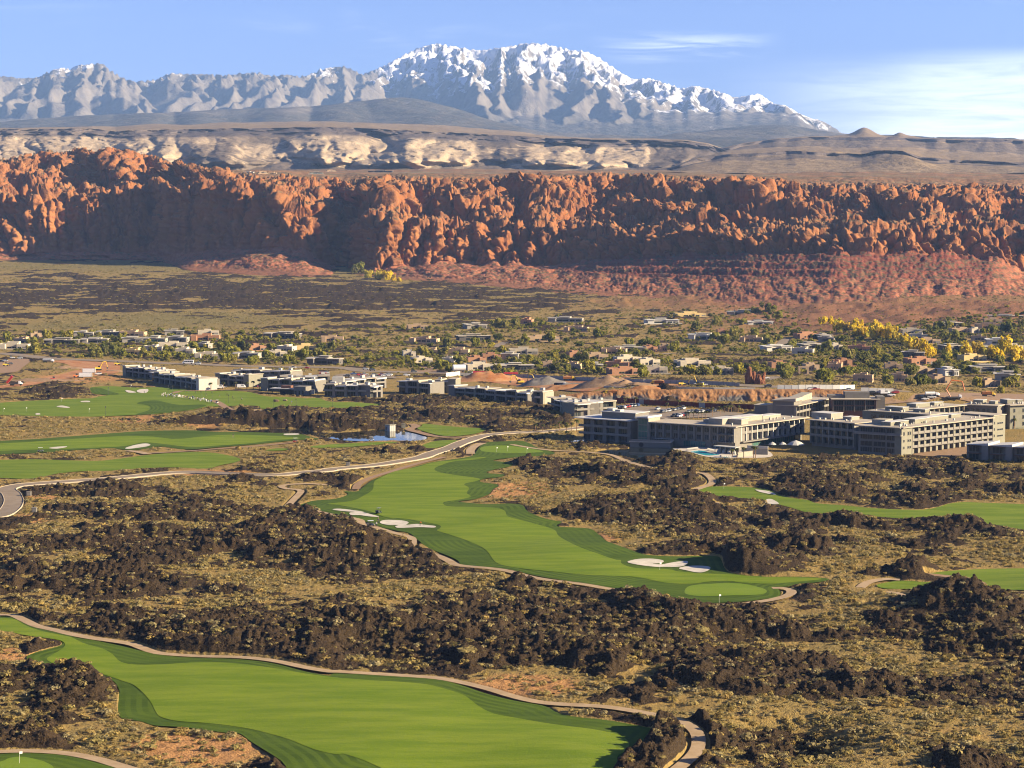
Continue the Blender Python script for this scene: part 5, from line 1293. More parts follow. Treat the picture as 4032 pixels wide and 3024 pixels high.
class MB:
    """collects boxes and prisms in a frame (origin, direction along a, outward b) and links them as one mesh"""
    def __init__(self):
        self.v = []; self.f = []
    def box(self, a0, a1, b0, b1, z0, z1):
        i = len(self.v)
        self.v += [(a0, b0, z0), (a1, b0, z0), (a1, b1, z0), (a0, b1, z0), (a0, b0, z1), (a1, b0, z1), (a1, b1, z1), (a0, b1, z1)]
        self.f += [(i, i + 3, i + 2, i + 1), (i + 4, i + 5, i + 6, i + 7), (i, i + 1, i + 5, i + 4), (i + 1, i + 2, i + 6, i + 5), (i + 2, i + 3, i + 7, i + 6), (i + 3, i, i + 4, i + 7)]
        return self
    def wedge(self, a0, a1, b0, b1, z0, za, zb):
        """box whose top slopes from za at a0 to zb at a1"""
        i = len(self.v)
        self.v += [(a0, b0, z0), (a1, b0, z0), (a1, b1, z0), (a0, b1, z0), (a0, b0, za), (a1, b0, zb), (a1, b1, zb), (a0, b1, za)]
        self.f += [(i, i + 3, i + 2, i + 1), (i + 4, i + 5, i + 6, i + 7), (i, i + 1, i + 5, i + 4), (i + 1, i + 2, i + 6, i + 5), (i + 2, i + 3, i + 7, i + 6), (i + 3, i, i + 4, i + 7)]
        return self
    def prism(self, poly, z0, z1):
        i = len(self.v); n = len(poly)
        self.v += [(x, y, z0) for x, y in poly] + [(x, y, z1) for x, y in poly]
        self.f += [tuple(range(i, i + n))[::-1], tuple(range(i + n, i + 2 * n))] + [(i + k, i + (k + 1) % n, i + n + (k + 1) % n, i + n + k) for k in range(n)]
        return self
    def tube(self, p, q, r0, r1, n=7):
        p, q = Vector(p), Vector(q); d = (q - p).normalized(); t = d.orthogonal().normalized(); s = d.cross(t)
        i = len(self.v)
        for c, r in ((p, r0), (q, r1)):
            for k in range(n):
                a = 2 * math.pi * k / n
                self.v.append(tuple(c + (t * math.cos(a) + s * math.sin(a)) * r))
        self.f += [(i + k, i + (k + 1) % n, i + n + (k + 1) % n, i + n + k) for k in range(n)] + [tuple(range(i, i + n))[::-1], tuple(range(i + n, i + 2 * n))]
        return self
    def lathe(self, prof, c=(0, 0), n=10):
        i = len(self.v); m = len(prof)
        for r, z in prof:
            for k in range(n):
                a = 2 * math.pi * k / n
                self.v.append((c[0] + r * math.cos(a), c[1] + r * math.sin(a), z))
        for j in range(m - 1):
            self.f += [(i + j * n + k, i + j * n + (k + 1) % n, i + (j + 1) * n + (k + 1) % n, i + (j + 1) * n + k) for k in range(n)]
        self.f += [tuple(range(i, i + n))[::-1], tuple(range(i + (m - 1) * n, i + m * n))]
        return self
    def mesh(self, name, mat):
        me = bpy.data.meshes.new(name)
        me.from_pydata(self.v, [], self.f)
        me.materials.append(mat)
        return me
    def build(self, name, mat, parent=None, loc=(0, 0, 0), rot=0.0):
        o = bpy.data.objects.new(name, self.mesh(name, mat))
        o.location = loc; o.rotation_euler = (0, 0, rot)
        return link(o, parent)
def thing(name, label, cat, loc=(0, 0, 0), rot=0.0, group=None):
    o = bpy.data.objects.new(name, None)
    o.location = loc; o.rotation_euler = (0, 0, rot); o.empty_display_size = 0.5
    COL.objects.link(o)
    return tag(o, label, cat, group)
def put(me, name, parent, loc, rot=0.0):
    o = bpy.data.objects.new(name, me)
    o.location = loc; o.rotation_euler = (0, 0, rot)
    return link(o, parent)
def roof_pt(u, v, h):
    """ground point below an eave seen at pixel (u, v), h metres up"""
    a, b = ray(u, v)
    t = (h - CAM_H) / b
    return float(a * t), float(t)
def frame_of(P0, P1):
    L = math.hypot(P1[0] - P0[0], P1[1] - P0[1])
    return L, math.atan2(P1[1] - P0[1], P1[0] - P0[0])
# In a building's own frame x runs along the front (left to right), y points INTO the building, z up.
def window_mesh(w, h, mat, mull=1, fr='frame'):
    """glass sheet set in a frame; front at y = 0"""
    g = MB().box(0.05, w - 0.05, 0.02, 0.06, 0.05, h - 0.05).mesh('window', mat)
    return g
_FR = {}
def window_frame_mesh(w, h, mull):
    k = (round(w, 2), round(h, 2), mull)
    if k not in _FR:
        m = MB(); t = 0.12
        m.box(0, w, -0.05, 0.10, 0, t); m.box(0, w, -0.05, 0.10, h - t, h)
        m.box(0, t, -0.05, 0.10, t, h - t); m.box(w - t, w, -0.05, 0.10, t, h - t)
        for i in range(1, mull + 1):
            c = w * i / (mull + 1)
            m.box(c - 0.07, c + 0.07, -0.05, 0.10, t, h - t)
        _FR[k] = m.mesh('window_frame', M['frame'])
    return _FR[k]
_WG = {}
def add_window(root, x, y, z, w, h, rot=0.0, mull=1, mat='glass'):
    k = (round(w, 2), round(h, 2), mat)
    if k not in _WG:
        _WG[k] = MB().box(0.1, w - 0.1, 0.0, 0.05, 0.1, h - 0.1).mesh('window', M[mat])
    o = put(_WG[k], 'window', root, (x, y, z), rot)
    put(window_frame_mesh(w, h, mull), 'frame', o, (0, 0, 0))
    return o
def facade_fins(root, L, floors, bays, fh, z0, depth, finm, slabm, mull=1, fin_w=0.45, x0=0.0, y0=0.0, rot=0.0, rail=True, glass='glass', partition=False, top=None):
    """recessed glazing behind fins and floor slabs. The front plane is y = 0 (fins), glass at y = depth"""
    ca, sa = math.cos(rot), math.sin(rot)
    T = lambda a, b: (x0 + a * ca - b * sa, y0 + a * sa + b * ca)
    bw = L / bays
    for i in range(bays + 1):
        c = min(max(i * bw, fin_w / 2), L - fin_w / 2)
        m = MB().box(-fin_w / 2, fin_w / 2, -0.15, depth - 0.01, 0, top or floors * fh)
        x, y = T(c, 0)
        put(m.mesh('pier', M[finm]), 'pier', root, (x, y, z0), rot)
    for f in range(1, floors):
        m = MB().box(0.003, L - 0.003, -0.05, depth - 0.01, -0.25, 0.12)
        x, y = T(0, 0)
        s = put(m.mesh('balcony', M[slabm]), 'balcony', root, (x, y, z0 + f * fh), rot)
        if rail:
            r = MB().box(0.01, L - 0.01, 0.02, 0.09, 0.13, 0.95)
            put(r.mesh('railing', M['frame']), 'railing', s, (0, 0, 0))
    for f in range(floors):
        for i in range(bays):
            x, y = T(i * bw + fin_w / 2 + 0.15, depth - 0.12)
            add_window(root, x, y, z0 + f * fh + 0.2, bw - fin_w - 0.3, fh - 0.7, rot, mull, glass)
def eaves(root, L, D, h, o=1.2, th=0.35, mat='roof', name='roof', x0=0, y0=0, tilt=0.0):
    m = MB().box(x0 - o, x0 + L + o, y0 - o, y0 + D + o, h, h + th)
    r = m.build(name, M[mat], root)
    return r
def parapet(root, L, D, h, t=0.3, ph=0.7, mat='fascia', x0=0, y0=0):
    m = MB()
    m.box(x0, x0 + L, y0, y0 + t, h, h + ph); m.box(x0, x0 + L, y0 + D - t, y0 + D, h, h + ph)
    m.box(x0, x0 + t, y0 + t, y0 + D - t, h, h + ph); m.box(x0 + L - t, x0 + L, y0 + t, y0 + D - t, h, h + ph)
    return m.build('parapet', M[mat], root)
def wing(label, P0, P1, D, h, wallm='stucco', o=1.0, roofm='roof', zb=None, roof=True):
    L, a = frame_of(P0, P1)
    z = float(min(land(*P0), land(*P1))) - 0.3 if zb is None else zb
    t = thing('hotel_wing', label, 'building', (P0[0], P0[1], z), a)
    return t, L
def body(t, L, D, h, mat, x0=0.0, y0=0.0, z0=-1.0, name='wall'):
    return MB().box(x0, x0 + L, y0, y0 + D, z0, h).build(name, M[mat], t)
def rooftop(t, boxes, mat='stucco_l'):
    for (a0, a1, b0, b1, z0, z1) in boxes:
        r = MB().box(a0, a1, b0, b1, z0, z1).build('rooftop_plant', M[mat], t)
        MB().box(a0 - 0.15, a1 + 0.15, b0 - 0.15, b1 + 0.15, z1, z1 + 0.15).build('cap', M['roof_white'], r)
def vents(t, L, D, z, n, seed):
    r = random.Random(seed)
    for i in range(n):
        x, y = r.uniform(1, L - 1), r.uniform(1.5, D - 1.5)
        s = r.uniform(0.4, 0.9)
        MB().box(x, x + s, y, y + s, z, z + r.uniform(0.6, 1.2)).build('roof_vent', M['white'], t)

def build_hotel():
    K = lambda x, y: px('K', [(x, y)])[0]
    J = lambda x, y: px('J', [(x, y)])[0]
    R_ = lambda x, y: px('R', [(x, y)])[0]
    # lobby pavilion
    P0, P1 = roof_pt(*K(225, 352), 10.6), roof_pt(*K(700, 383), 10.6)
    t, L = wing('three-storey glazed hotel lobby wing with wide white eaves beside the palm trees', P0, P1, 20, 10.6)
    h = 10.6
    body(t, L - 0.4, 20, h, 'stucco', x0=0.2, y0=1.6)
    MB().box(-3.4, L + 0.6, -2.4, 22, h, h + 0.4).build('roof', M['roof_white'], t)
    n = 4; bw = L / n
    for i in range(n):
        m = MB().box(0, bw * 0.30, -0.3, 1.59, 0, h - 0.01)
        put(m.mesh('pier', M['slab']), 'pier', t, (i * bw + bw * 0.70, 0.3, 0))
        for f in range(3):
            add_window(t, i * bw + 0.15, 1.2, f * 3.5 + 0.35, bw * 0.70 - 0.3, 2.75, 0, 5 if f != 1 else 3, 'glass')
    for f in (1, 2):
        b = MB().box(-1.2, L + 0.2, -1.2, 1.58, f * 3.5 - 0.25, f * 3.5).build('balcony', M['slab'], t)
        MB().box(-1.15, L + 0.15, -1.18, -1.12, f * 3.5 + 0.01, f * 3.5 + 0.9).build('railing', M['frame'], b)
    for i in range(2):
        add_window(t, 0.19, 8.0 + i * 6.2, 0.4, 5.0, 2.9, -math.pi / 2, 3, 'glass')
    MB().box(8.5, L - 0.5, 4.5, 16, h + 0.42, h + 3.2).build('penthouse', M['stucco'], t)
    MB().box(8.0, L, 4.0, 16.5, h + 3.21, h + 3.5).build('roof', M['roof_white'], t)
    rooftop(t, [(10, 13, 7, 11, h + 3.52, h + 4.6), (15, 18, 6, 9, h + 3.52, h + 4.3)], 'white')
    # stair tower
    P0, P1 = roof_pt(*K(762, 352), 12.4), roof_pt(*K(866, 358), 12.4)
    t, L = wing('tall narrow glass stair tower with a sunlit white side wall on the hotel front', P0, P1, 11, 12.6)
    body(t, L, 11, 12.6, 'stucco_l', y0=0.3)
    MB().wedge(-1.0, L + 0.5, -1.2, 12, 12.6, 13.0, 13.5).build('roof', M['roof_white'], t)
    for f in range(4):
        add_window(t, 0.4, 0.1, 0.4 + f * 3.0, L - 1.0, 2.8, 0, 2, 'glass_g')
    # shaded front wing
    P0, P1 = roof_pt(*K(872, 394), 10.5), roof_pt(*K(1700, 442), 10.5)
    t, L = wing('long shaded hotel wing with two rows of square windows above the terrace', P0, P1, 18, 10.5)
    h = 10.5
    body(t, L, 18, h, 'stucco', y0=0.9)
    MB().box(-1.5, L + 1.5, -1.4, 19, h, h + 0.4).build('roof', M['roof'], t)
    bays = 11; bw = L / bays
    for i in range(bays):
        m = MB().box(0, 0.7, -0.5, 0.89, 3.4, h - 0.01)
        put(m.mesh('pier', M['slab']), 'pier', t, (i * bw + bw - 0.75, 0.4, 0))
        for f in (1, 2):
            add_window(t, i * bw + 0.6, 0.72, f * 3.5 + 0.35, bw - 1.8, 2.4, 0, 1)
    b = MB().box(L - 9.5, L - 0.4, -0.9, 0.89, 3.3, 3.5).build('balcony', M['slab'], t)
    MB().box(L - 9.5, L - 0.4, -0.9, 0.89, 6.8, 7.0).build('balcony', M['slab'], t)
    for (a, w, gm) in ((1.2, 11.5, 'glass'), (18.0, 11.5, 'glass_g'), (32.5, 4.5, 'glass'), (38.2, 7.4, 'glass')):
        if a + w < L:
            add_window(t, a, 0.70, 0.35, w, 2.75, 0, int(w / 1.4), gm)
    MB().box(1.0, 13.0, -0.05, 0.68, 3.12, 3.36).build('canopy', M['white'], t)
    rooftop(t, [(L * 0.55, L * 0.72, 10, 16, h + 0.41, h + 2.0), (L * 0.75, L - 1, 9, 16, h + 0.41, h + 2.8), (L * 0.5, L * 0.55, 12, 14, h + 0.41, h + 1.6)], 'stucco_l')
    # sunlit wing with fins
    P0, P1 = roof_pt(*R_(1075, 290), 10.5), roof_pt(*R_(2090, 160), 10.5)
    t, L = wing('sunlit hotel wing with pale vertical fins and two balcony floors above the pool', P0, P1, 17, 10.5)
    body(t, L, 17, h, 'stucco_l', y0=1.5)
    body(t, 5.0, 1.49, h, 'white', y0=0.0, name='corner_wall')
    MB().box(-1.2, L + 2.2, -1.6, 18, h + 0.002, h + 0.42).build('roof', M['roof'], t)
    facade_fins(t, L - 5.4, 2, 12, 3.5, 3.5, 1.5, 'white', 'slab', 1, 0.5, x0=5.4, rail=True)
    MB().box(5.2, L, -1.6, 1.48, 3.0, 3.48).build('terrace', M['slab'], t)
    for i in range(10):
        add_window(t, 7.5 + i * (L - 9) / 10, 1.3, 0.2, (L - 9) / 10 - 0.5, 2.7, 0, 2, 'glass_g')
    rooftop(t, [(2, 17, 8, 15.5, h + 0.43, h + 3.0), (18, L * 0.62, 9, 16, h + 0.43, h + 2.6), (L * 0.64, L * 0.9, 9.5, 15, h + 0.43, h + 1.8)], 'stucco_l')
    vents(t, L, 7, h + 0.43, 8, 5)
    # middle shaded wing
    P0, P1 = roof_pt(*J(350, 332), 12.0), roof_pt(*J(735, 364), 12.0)
    t, L = wing('shaded middle hotel wing with tall thin fins in the inner corner', P0, P1, 18, 12.0)
    h = 12.0
    body(t, L, 18, h, 'stucco', y0=1.4)
    MB().box(-1.4, L + 1.2, -1.4, 19, h, h + 0.4).build('roof', M['roof'], t)
    facade_fins(t, L, 3, 7, 3.5, 1.4, 1.4, 'stucco_l', 'slab', 1, 0.35, rail=True, top=10.5)
    rooftop(t, [(-4, 7.5, 6, 15, h + 0.41, h + 3.0), (12, 17, 9, 15, h + 0.41, h + 1.8)], 'stucco_l')
    vents(t, L, 6, h + 0.41, 8, 6)
    # recess between the wings
    Q0 = roof_pt(*J(300, 345), 10.0)
    t, L = wing('dark recessed link in the deep corner between two hotel wings', (Q0[0] + 4, Q0[1] + 10), (P0[0] + 2, P0[1] + 4), 8, 10)
    body(t, L, 8, 10, 'stucco')
    for f in range(2):
        add_window(t, L * 0.2, -0.08, 3.8 + f * 3.2, L * 0.6, 2.2, 0, 2)
    MB().box(-0.3, L + 0.3, -0.3, 8.3, 10, 10.3).build('roof', M['roof'], t)
    # right-hand wing: shaded end and long balcony side
    E0, E1 = roof_pt(*J(765, 380), 12.4), roof_pt(*J(1147, 403), 12.4)
    F1 = roof_pt(*J(2050, 300), 12.4)
    t, L = wing('shaded glazed end of the large right hotel wing with a jutting upper balcony', E0, E1, 18, 12.4)
    h = 12.4
    body(t, L, 19.5, h, 'stucco', y0=0.8)
    MB().box(-1.2, L - 0.2, -1.3, 20, h, h + 0.4).build('roof', M['roof'], t)
    for f in range(4):
        for i in range(3):
            w = (L - 2) / 3
            add_window(t, 1 + i * w, 0.62, 0.5 + f * 3.05 + (0.4 if f == 0 else 0), w - 0.6, 2.3, 0, 4 if f != 1 else 2)
    b = MB().box(-1.6, L + 0.3, -1.6, 0.79, 9.0, 9.3).build('balcony', M['stucco_l'], t)
    MB().box(-1.55, L + 0.25, -1.58, -1.5, 9.31, 10.2).build('railing', M['frame'], b)
    MB().box(3, L * 0.45, 8, 16, h + 0.41, h + 2.6).build('rooftop_plant', M['stucco_l'], t)
    MB().box(L * 0.5, L * 0.8, 8, 14, h + 0.41, h + 2.0).build('rooftop_plant', M['olive'], t)
    t, L = wing('large right hotel wing with four long rows of sunlit balconies', E1, F1, 19, 12.4)
    body(t, L, 17.4, h, 'olive', y0=1.6)
    body(t, 8.0, 1.59, h, 'olive', y0=0.0, name='corner_wall')
    body(t, 10.5, 1.59, h + 0.9, 'olive', x0=L - 10.5, y0=0.0, name='end_wall')
    MB().box(-0.1, L - 10.6, -1.0, 19.5, h + 0.003, h + 0.43).build('roof', M['roof'], t)
    MB().box(L - 10.55, L + 0.5, -0.4, 19.5, h + 0.91, h + 1.25).build('roof', M['roof'], t)
    facade_fins(t, L - 18.8, 4, 14, 3.05, 0.15, 1.6, 'stucco', 'slab', 1, 0.3, x0=8.15, rail=True)
    for i in range(14):
        for f in range(4):
            bw = (L - 18.8) / 14
            m = MB().box(0, 1.9, 0, 0.16, 0, 2.2)
            put(m.mesh('wall_panel', M['olive']), 'wall_panel', t, (8.15 + i * bw + bw * 0.42, 1.28, 0.3 + f * 3.05))
    for f in range(3):
        for a in (1.2, 4.6, 6.2):
            add_window(t, a, -0.08, 3.0 + f * 3.0, 1.1, 1.7 if f == 2 else 1.2, 0, 0)
        add_window(t, L - 7, -0.08, 3.2 + f * 3.0, 5.0, 0.9, 0, 2)
        add_window(t, L - 9.8, -0.08, 3.2 + f * 3.0, 0.8, 1.4, 0, 0)
    rooftop(t, [(3, 17, 8, 13, h + 0.44, h + 2.0), (19, 30, 6, 12, h + 0.44, h + 2.4), (33, 52, 10, 15, h + 0.44, h + 2.0), (56, 64, 11, 16, h + 0.44, h + 1.9)], 'olive')
    vents(t, L - 12, 7, h + 0.44, 14, 8)
    # court wings behind
    for (a, b_, hh, D, lab, wm_, fins, bays) in [
        (J(872, 257), J(1390, 292), 12.0, 14, 'shaded court wing with dark windows just behind the balcony wing', 'olive', 0, 8),
        (J(1292, 247), J(1690, 208), 12.0, 14, 'half-lit rear court wing with open corridors', 'stucco_l', 1, 9),
        (J(1692, 203), J(1976, 216), 12.0, 15, 'shaded rear wing with a broad dark fascia near the right edge', 'stucco', 0, 6),
        (J(2095, 208), J(2330, 200), 12.0, 16, 'plain olive end block of the hotel at the right edge', 'olive', 2, 3)]:
        P0, P1 = roof_pt(*a, hh), roof_pt(*b_, hh)
        t, L = wing(lab, P0, P1, D, hh)
        y0 = 1.2 if fins == 1 else 0.4
        body(t, L, D, hh, wm_, y0=y0)
        MB().box(-1.0, L + 1.0, -1.2, D + 1, hh, hh + 0.4).build('roof', M['roof'], t)
        if fins == 1:
            facade_fins(t, L, 3, bays, 3.5, 1.3, 1.2, 'stucco_l', 'slab', 1, 0.3, rail=True, top=10.6)
        else:
            for f in range(3):
                for i in range(bays):
                    w = L / bays
                    if fins == 2:
                        add_window(t, 2.2 + i * w, 0.3, 1.5 + f * 3.4, 1.0, 2.0, 0, 0)
                    else:
                        add_window(t, i * w + 0.5, 0.25, 1.6 + f * 3.4, w - 1.0, 2.2, 0, 2)
        rooftop(t, [(L * 0.15, L * 0.45, D * 0.4, D * 0.8, hh + 0.41, hh + 2.2), (L * 0.6, L * 0.8, D * 0.5, D * 0.8, hh + 0.41, hh + 1.8)], 'olive')
        vents(t, L, D * 0.4, hh + 0.41, 6, int(a[0]))
        if 'court wing with dark' in lab:
            MB().box(-5, -0.01, 1, D + 1, -1, hh).build('end_wall', M['olive'], t)
    # conference centre
    P0, P1 = roof_pt(*J(25, 160), 10.5), roof_pt(*J(208, 166), 10.5)
    t, L = wing('taupe conference hall with a tilted roof behind the sunlit wing', P0, P1, 16, 10)
    body(t, L, 16, 10.0, 'stucco')
    MB().wedge(-0.6, L + 1.2, -0.8, 17, 10.0, 10.5, 11.6).build('roof', M['roof'], t)
    MB().box(-11, -0.01, 3, 15, -1, 7.0).build('side_hall', M['stucco'], t)
    MB().box(-11.4, -0.02, 2.6, 15.4, 7.01, 7.4).build('roof', M['roof'], t)
    P2, P3 = roof_pt(*J(230, 214), 7.6), roof_pt(*J(530, 148), 7.6)
    t, L = wing('low conference wing with a sunlit ribbon of windows and tilted eaves', P2, P3, 15, 7.6)
    body(t, L, 15, 7.6, 'stucco_l', y0=1.3)
    MB().box(-1.0, L + 0.5, -1.5, 16, 7.6, 8.0).build('roof', M['roof'], t)
    facade_fins(t, L, 2, 11, 3.5, 0.4, 1.3, 'stucco_l', 'slab', 0, 0.3, rail=True, top=7.2)
    MB().wedge(2, L * 0.8, 7, 13, 8.02, 9.0, 11.5).build('rooftop_plant', M['stucco_l'], t)
    P2, P3 = roof_pt(*J(542, 156), 9.6), roof_pt(*J(935, 158), 9.6)
    t, L = wing('rear conference block with wide dark glazing under a straight white eave', P2, P3, 18, 9.6)
    body(t, L, 18, 9.6, 'rust', y0=0.9)
    MB().box(-0.6, L + 1.5, -1.6, 19, 9.6, 10.0).build('roof', M['roof'], t)
    for f in range(2):
        for i in range(4):
            w = (L - 2) / 4
            add_window(t, 1 + i * w, 0.72, 3.4 + f * 3.1, w - 0.5, 2.6, 0, 3)
    for i in range(5):
        m = MB().box(0, 0.4, -0.3, 0.89, 3, 9.59)
        put(m.mesh('pier', M['slab']), 'pier', t, (0.3 + i * (L - 1) / 4, 0, 0))
    MB().box(L * 0.3, L * 0.85, 5, 14, 10.01, 13.2).build('rooftop_plant', M['stucco'], t)
    MB().box(-1.5, L * 0.28, 6, 15, 10.01, 11.4).build('rooftop_plant', M['stucco'], t)
    MB().box(L + 0.01, L + 4.2, 1, 12, -1, 11.2).build('end_wall', M['stucco'], t)
    # low villa at the right edge
    P2, P3 = roof_pt(*J(1705, 532), 7.2), roof_pt(*J(2330, 568), 7.2)
    t, L = wing('two-storey flat-roofed villa with tilted roof fins at the right edge', P2, P3, 13, 7.2)
    t.name = 'villa'
    body(t, L, 13, 6.8, 'stucco', y0=1.5)
    for i in range(3):
        a = i * L / 3
        MB().wedge(a + 0.2, a + L / 3 - 0.2, -0.8, 14, 6.8, 7.0, 7.9).build('roof', M['roof_white'], t)
        MB().box(a + L / 3 - 3.2, a + L / 3 - 0.4, -0.6, 1.49, -1, 7.0).build('pier', M['slab'], t)
        for f in range(2):
            add_window(t, a + 1.0, 1.3, 0.3 + f * 3.3, 4.6, 2.6, 0, 2)
            MB().box(a + 0.3, a + L / 3 - 3.3, -0.2, 1.48, f * 3.3 + 3.0, f * 3.3 + 3.2).build('balcony', M['rust'], t)
    # terrace and footbridge over the pond
    P2, P3 = cast(*K(690, 640)), cast(*K(1085, 650))
    L, a = frame_of(P2, P3)
    t = thing('terrace', 'concrete terrace with a dark round culvert above the hotel pond', 'terrace', (P2[0], P2[1] + 2, float(land(*P2))), a)
    MB().box(0, L, 0, 9, -0.6, 2.2).build('wall', M['stucco'], t)
    MB().box(-0.3, L + 0.3, -0.3, 9.3, 2.2, 2.5).build('deck', M['concrete'], t)
    MB().box(0, L, -0.2, -0.12, 2.51, 3.4).build('railing', M['frame'], t)
    MB().tube((L * 0.28, -0.15, 1.0), (L * 0.28, 0.05, 1.0), 1.1, 1.1, 14).build('culvert', M['dark'], t)
build_hotel()

# ------------------------------------------------------------------ resort villas
def villa(label, A, B, h, D, seed, shade='stucco', piers=None, ends=('olive', 'white'), nseg=None, extra=None, floors=2, roofm='roof_white', balc='slab'):
    r = random.Random(seed)
    P0, P1 = roof_pt(*A, h), roof_pt(*B, h)
    L, a = frame_of(P0, P1)
    z = float(min(land(*P0), land(*P1))) - 0.2
    t = thing('villa', label, 'building', (P0[0], P0[1], z), a, None)
    n = nseg or max(2, round(L / 9.0))
    sw = L / n
    body(t, L, D, h - 0.5, shade, y0=1.8)
    fh = (h - 0.4) / floors
    for i in range(n):
        x = i * sw
        hh = h - (0.0, 0.9, 0.45)[(i + seed) % 3]
        up = r.choice((0.0, 0.35, 0.7))
        MB().wedge(x + 0.05, x + sw - 0.05, -1.1 + 0.35 * (i % 2), D + 0.8, hh - 0.35, hh, hh + up).build('roof', M[roofm if (i + seed) % 3 else 'roof'], t)
        w = r.uniform(1.1, 2.2)
        MB().box(x + sw - w, x + sw - 0.02, -0.35, 1.79, -1.0, hh - 0.36).build('pier', M[r.choice(('stucco', 'slab', 'olive'))], t)
        for f in range(floors):
            add_window(t, x + 0.3, 1.62, f * fh + 0.25, sw - w - 0.6, fh - 0.6, 0, 2 if sw < 8 else 3)
            if f:
                b = MB().box(x + 0.02, x + sw - w - 0.01, -0.5, 1.6, f * fh - 0.18, f * fh + 0.05).build('balcony', M[balc], t)
                MB().box(x + 0.05, x + sw - w - 0.03, -0.48, -0.38, f * fh + 0.06, f * fh + 0.95).build('railing', M[balc if i % 2 else 'frame'], b)
        if r.random() < 0.75:
            q = r.uniform(1.5, 3.5)
            MB().box(x + sw * 0.3, x + sw * 0.3 + q, D * 0.45, D * 0.45 + q * 0.8, hh + up + 0.01, hh + up + r.uniform(0.9, 1.6)).build('rooftop_plant', M['white'], t)
    if ends[0]:
        MB().box(-5.2, -0.03, -1.2, D * 0.8, -1, h + 0.15).build('end_wall', M[ends[0]], t)
        MB().wedge(-5.7, 0.1, -1.8, D * 0.82, h + 0.16, h + 0.5, h + 0.75).build('roof', M['fascia'], t)
    if ends[1]:
        MB().box(L + 0.03, L + 4.8, -1.4, D * 0.85, -1, h + 0.6).build('end_wall', M[ends[1]], t)
        MB().box(L - 0.3, L + 5.2, -1.8, D * 0.88, h + 0.61, h + 0.95).build('roof', M['roof'], t)
    if extra:
        extra(t, L, D, h)
    return t
def build_villas():
    Np = lambda x, y: px('N', [(x, y)])[0]
    Op = lambda x, y: px('O', [(x, y)])[0]
    Pp = lambda x, y: px('P', [(x, y)])[0]
    Qp = lambda x, y: px('Q', [(x, y)])[0]
    villa('leftmost flat-roofed villa with a plain olive end wall beside the dirt yard', Np(190, 152), Np(640, 205), 7, 12, 1, ends=('olive', None))
    villa('long shaded villa behind the practice lawn ending in a bright cream wall', Np(515, 222), Np(1215, 332), 7, 13, 2, ends=(None, 'white'))
    villa('villa with an olive gable standing half in shade behind the row of palms', Np(1560, 262), Op(60, 285), 7, 13, 3, ends=('olive', 'olive'))
    villa('low stepped villa roofs behind the palm-lined villas, nearest the boulevard', Np(1700, 188), Op(720, 222), 7, 12, 4, ends=(None, None))
    villa('villa with a lit olive wall and dark brick block just behind the flat pavilion', Op(400, 332), Op(1075, 352), 7.5, 13, 5, ends=('olive', None))
    villa('stepped white villa roofs left of the tall white box', Op(560, 296), Op(1290, 290), 7, 12, 6, ends=(None, None))
    def white_box(t, L, D, h):
        MB().box(1, 8.2, 2, 9, h - 0.2, h + 3.4).build('tower', M['white'], t)
    villa('villa roofs right of the tall white box in front of the car park', Op(1500, 352), Op(2100, 302), 7, 12, 7, ends=(None, None))
    villa('villa with a tall plain white box on its roof', Op(1290, 392), Op(1475, 392), 6.6, 10, 8, ends=(None, None), extra=white_box, nseg=2)
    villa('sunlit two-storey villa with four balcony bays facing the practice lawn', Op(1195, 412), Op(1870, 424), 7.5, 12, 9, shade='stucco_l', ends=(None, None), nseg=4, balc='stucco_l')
    villa('villa with a blank grey-olive end block between the sunlit villa and the lava', Op(1905, 432), Pp(20, 420), 7.4, 11, 10, ends=(None, None), nseg=2)
    villa('frame-fronted villa with deep shaded terraces above the lava slope', Pp(235, 352), Pp(720, 378), 8, 12, 11, shade='stucco', ends=(None, None), nseg=3, balc='slab')
    villa('villa with stacked terraces and a tall olive right wall near the dirt mound', Pp(765, 348), Pp(985, 352), 8, 12, 12, ends=(None, 'olive'), nseg=2)
    villa('long dark villa with a row of bright tilted roofs running toward the hotel', Pp(1090, 442), Pp(2135, 522), 7, 12, 13, ends=('stucco', None), nseg=7)
    villa('corner villa with sunlit balconies at the end of the tilted roofs', Qp(20, 505), Qp(330, 520), 7, 10, 14, shade='stucco_l', ends=(None, None), nseg=2, balc='white')
    villa('dark stepped villa on the slope just left of the hotel lobby', Qp(400, 590), Qp(800, 682), 7.5, 12, 15, ends=(None, None), nseg=4)
    villa('villa with a big blank sunlit olive wall behind the hotel lobby', Qp(810, 680), Qp(1380, 648), 7.8, 12, 16, shade='olive', ends=(None, None), nseg=3)
    # flat pavilion by the lawn
    P0, P1 = roof_pt(*Op(420, 472), 3.8), roof_pt(*Op(770, 480), 3.8)
    L, a = frame_of(P0, P1)
    t = thing('pavilion', 'low open pavilion with a flat white roof and grey brick block by the practice lawn', 'building', (P0[0], P0[1], float(land(*P0))), a)
    MB().box(0, L, -1, 8, 3.4, 3.8).build('roof', M['roof_white'], t)
    for i in range(4):
        MB().box(1 + i * (L - 2.4) / 3, 1.4 + i * (L - 2.4) / 3, 0, 0.4, -0.5, 3.39).build('post', M['dark'], t)
    MB().box(L * 0.3, L, 4, 8, -0.5, 3.39).build('wall', M['dark'], t)
    MB().box(L + 0.02, L + 8.0, -1.2, 8, -0.5, 5.2).build('block', M['stucco'], t)
    MB().box(L * 0.4, L * 0.8, 2, 6, 3.81, 5.4).build('sign_panel', M['rust'], t)
    for i in range(3):
        add_window(t, L + 0.8 + i * 2.4, -1.35, 0.4, 1.4, 2.4, 0, 0)
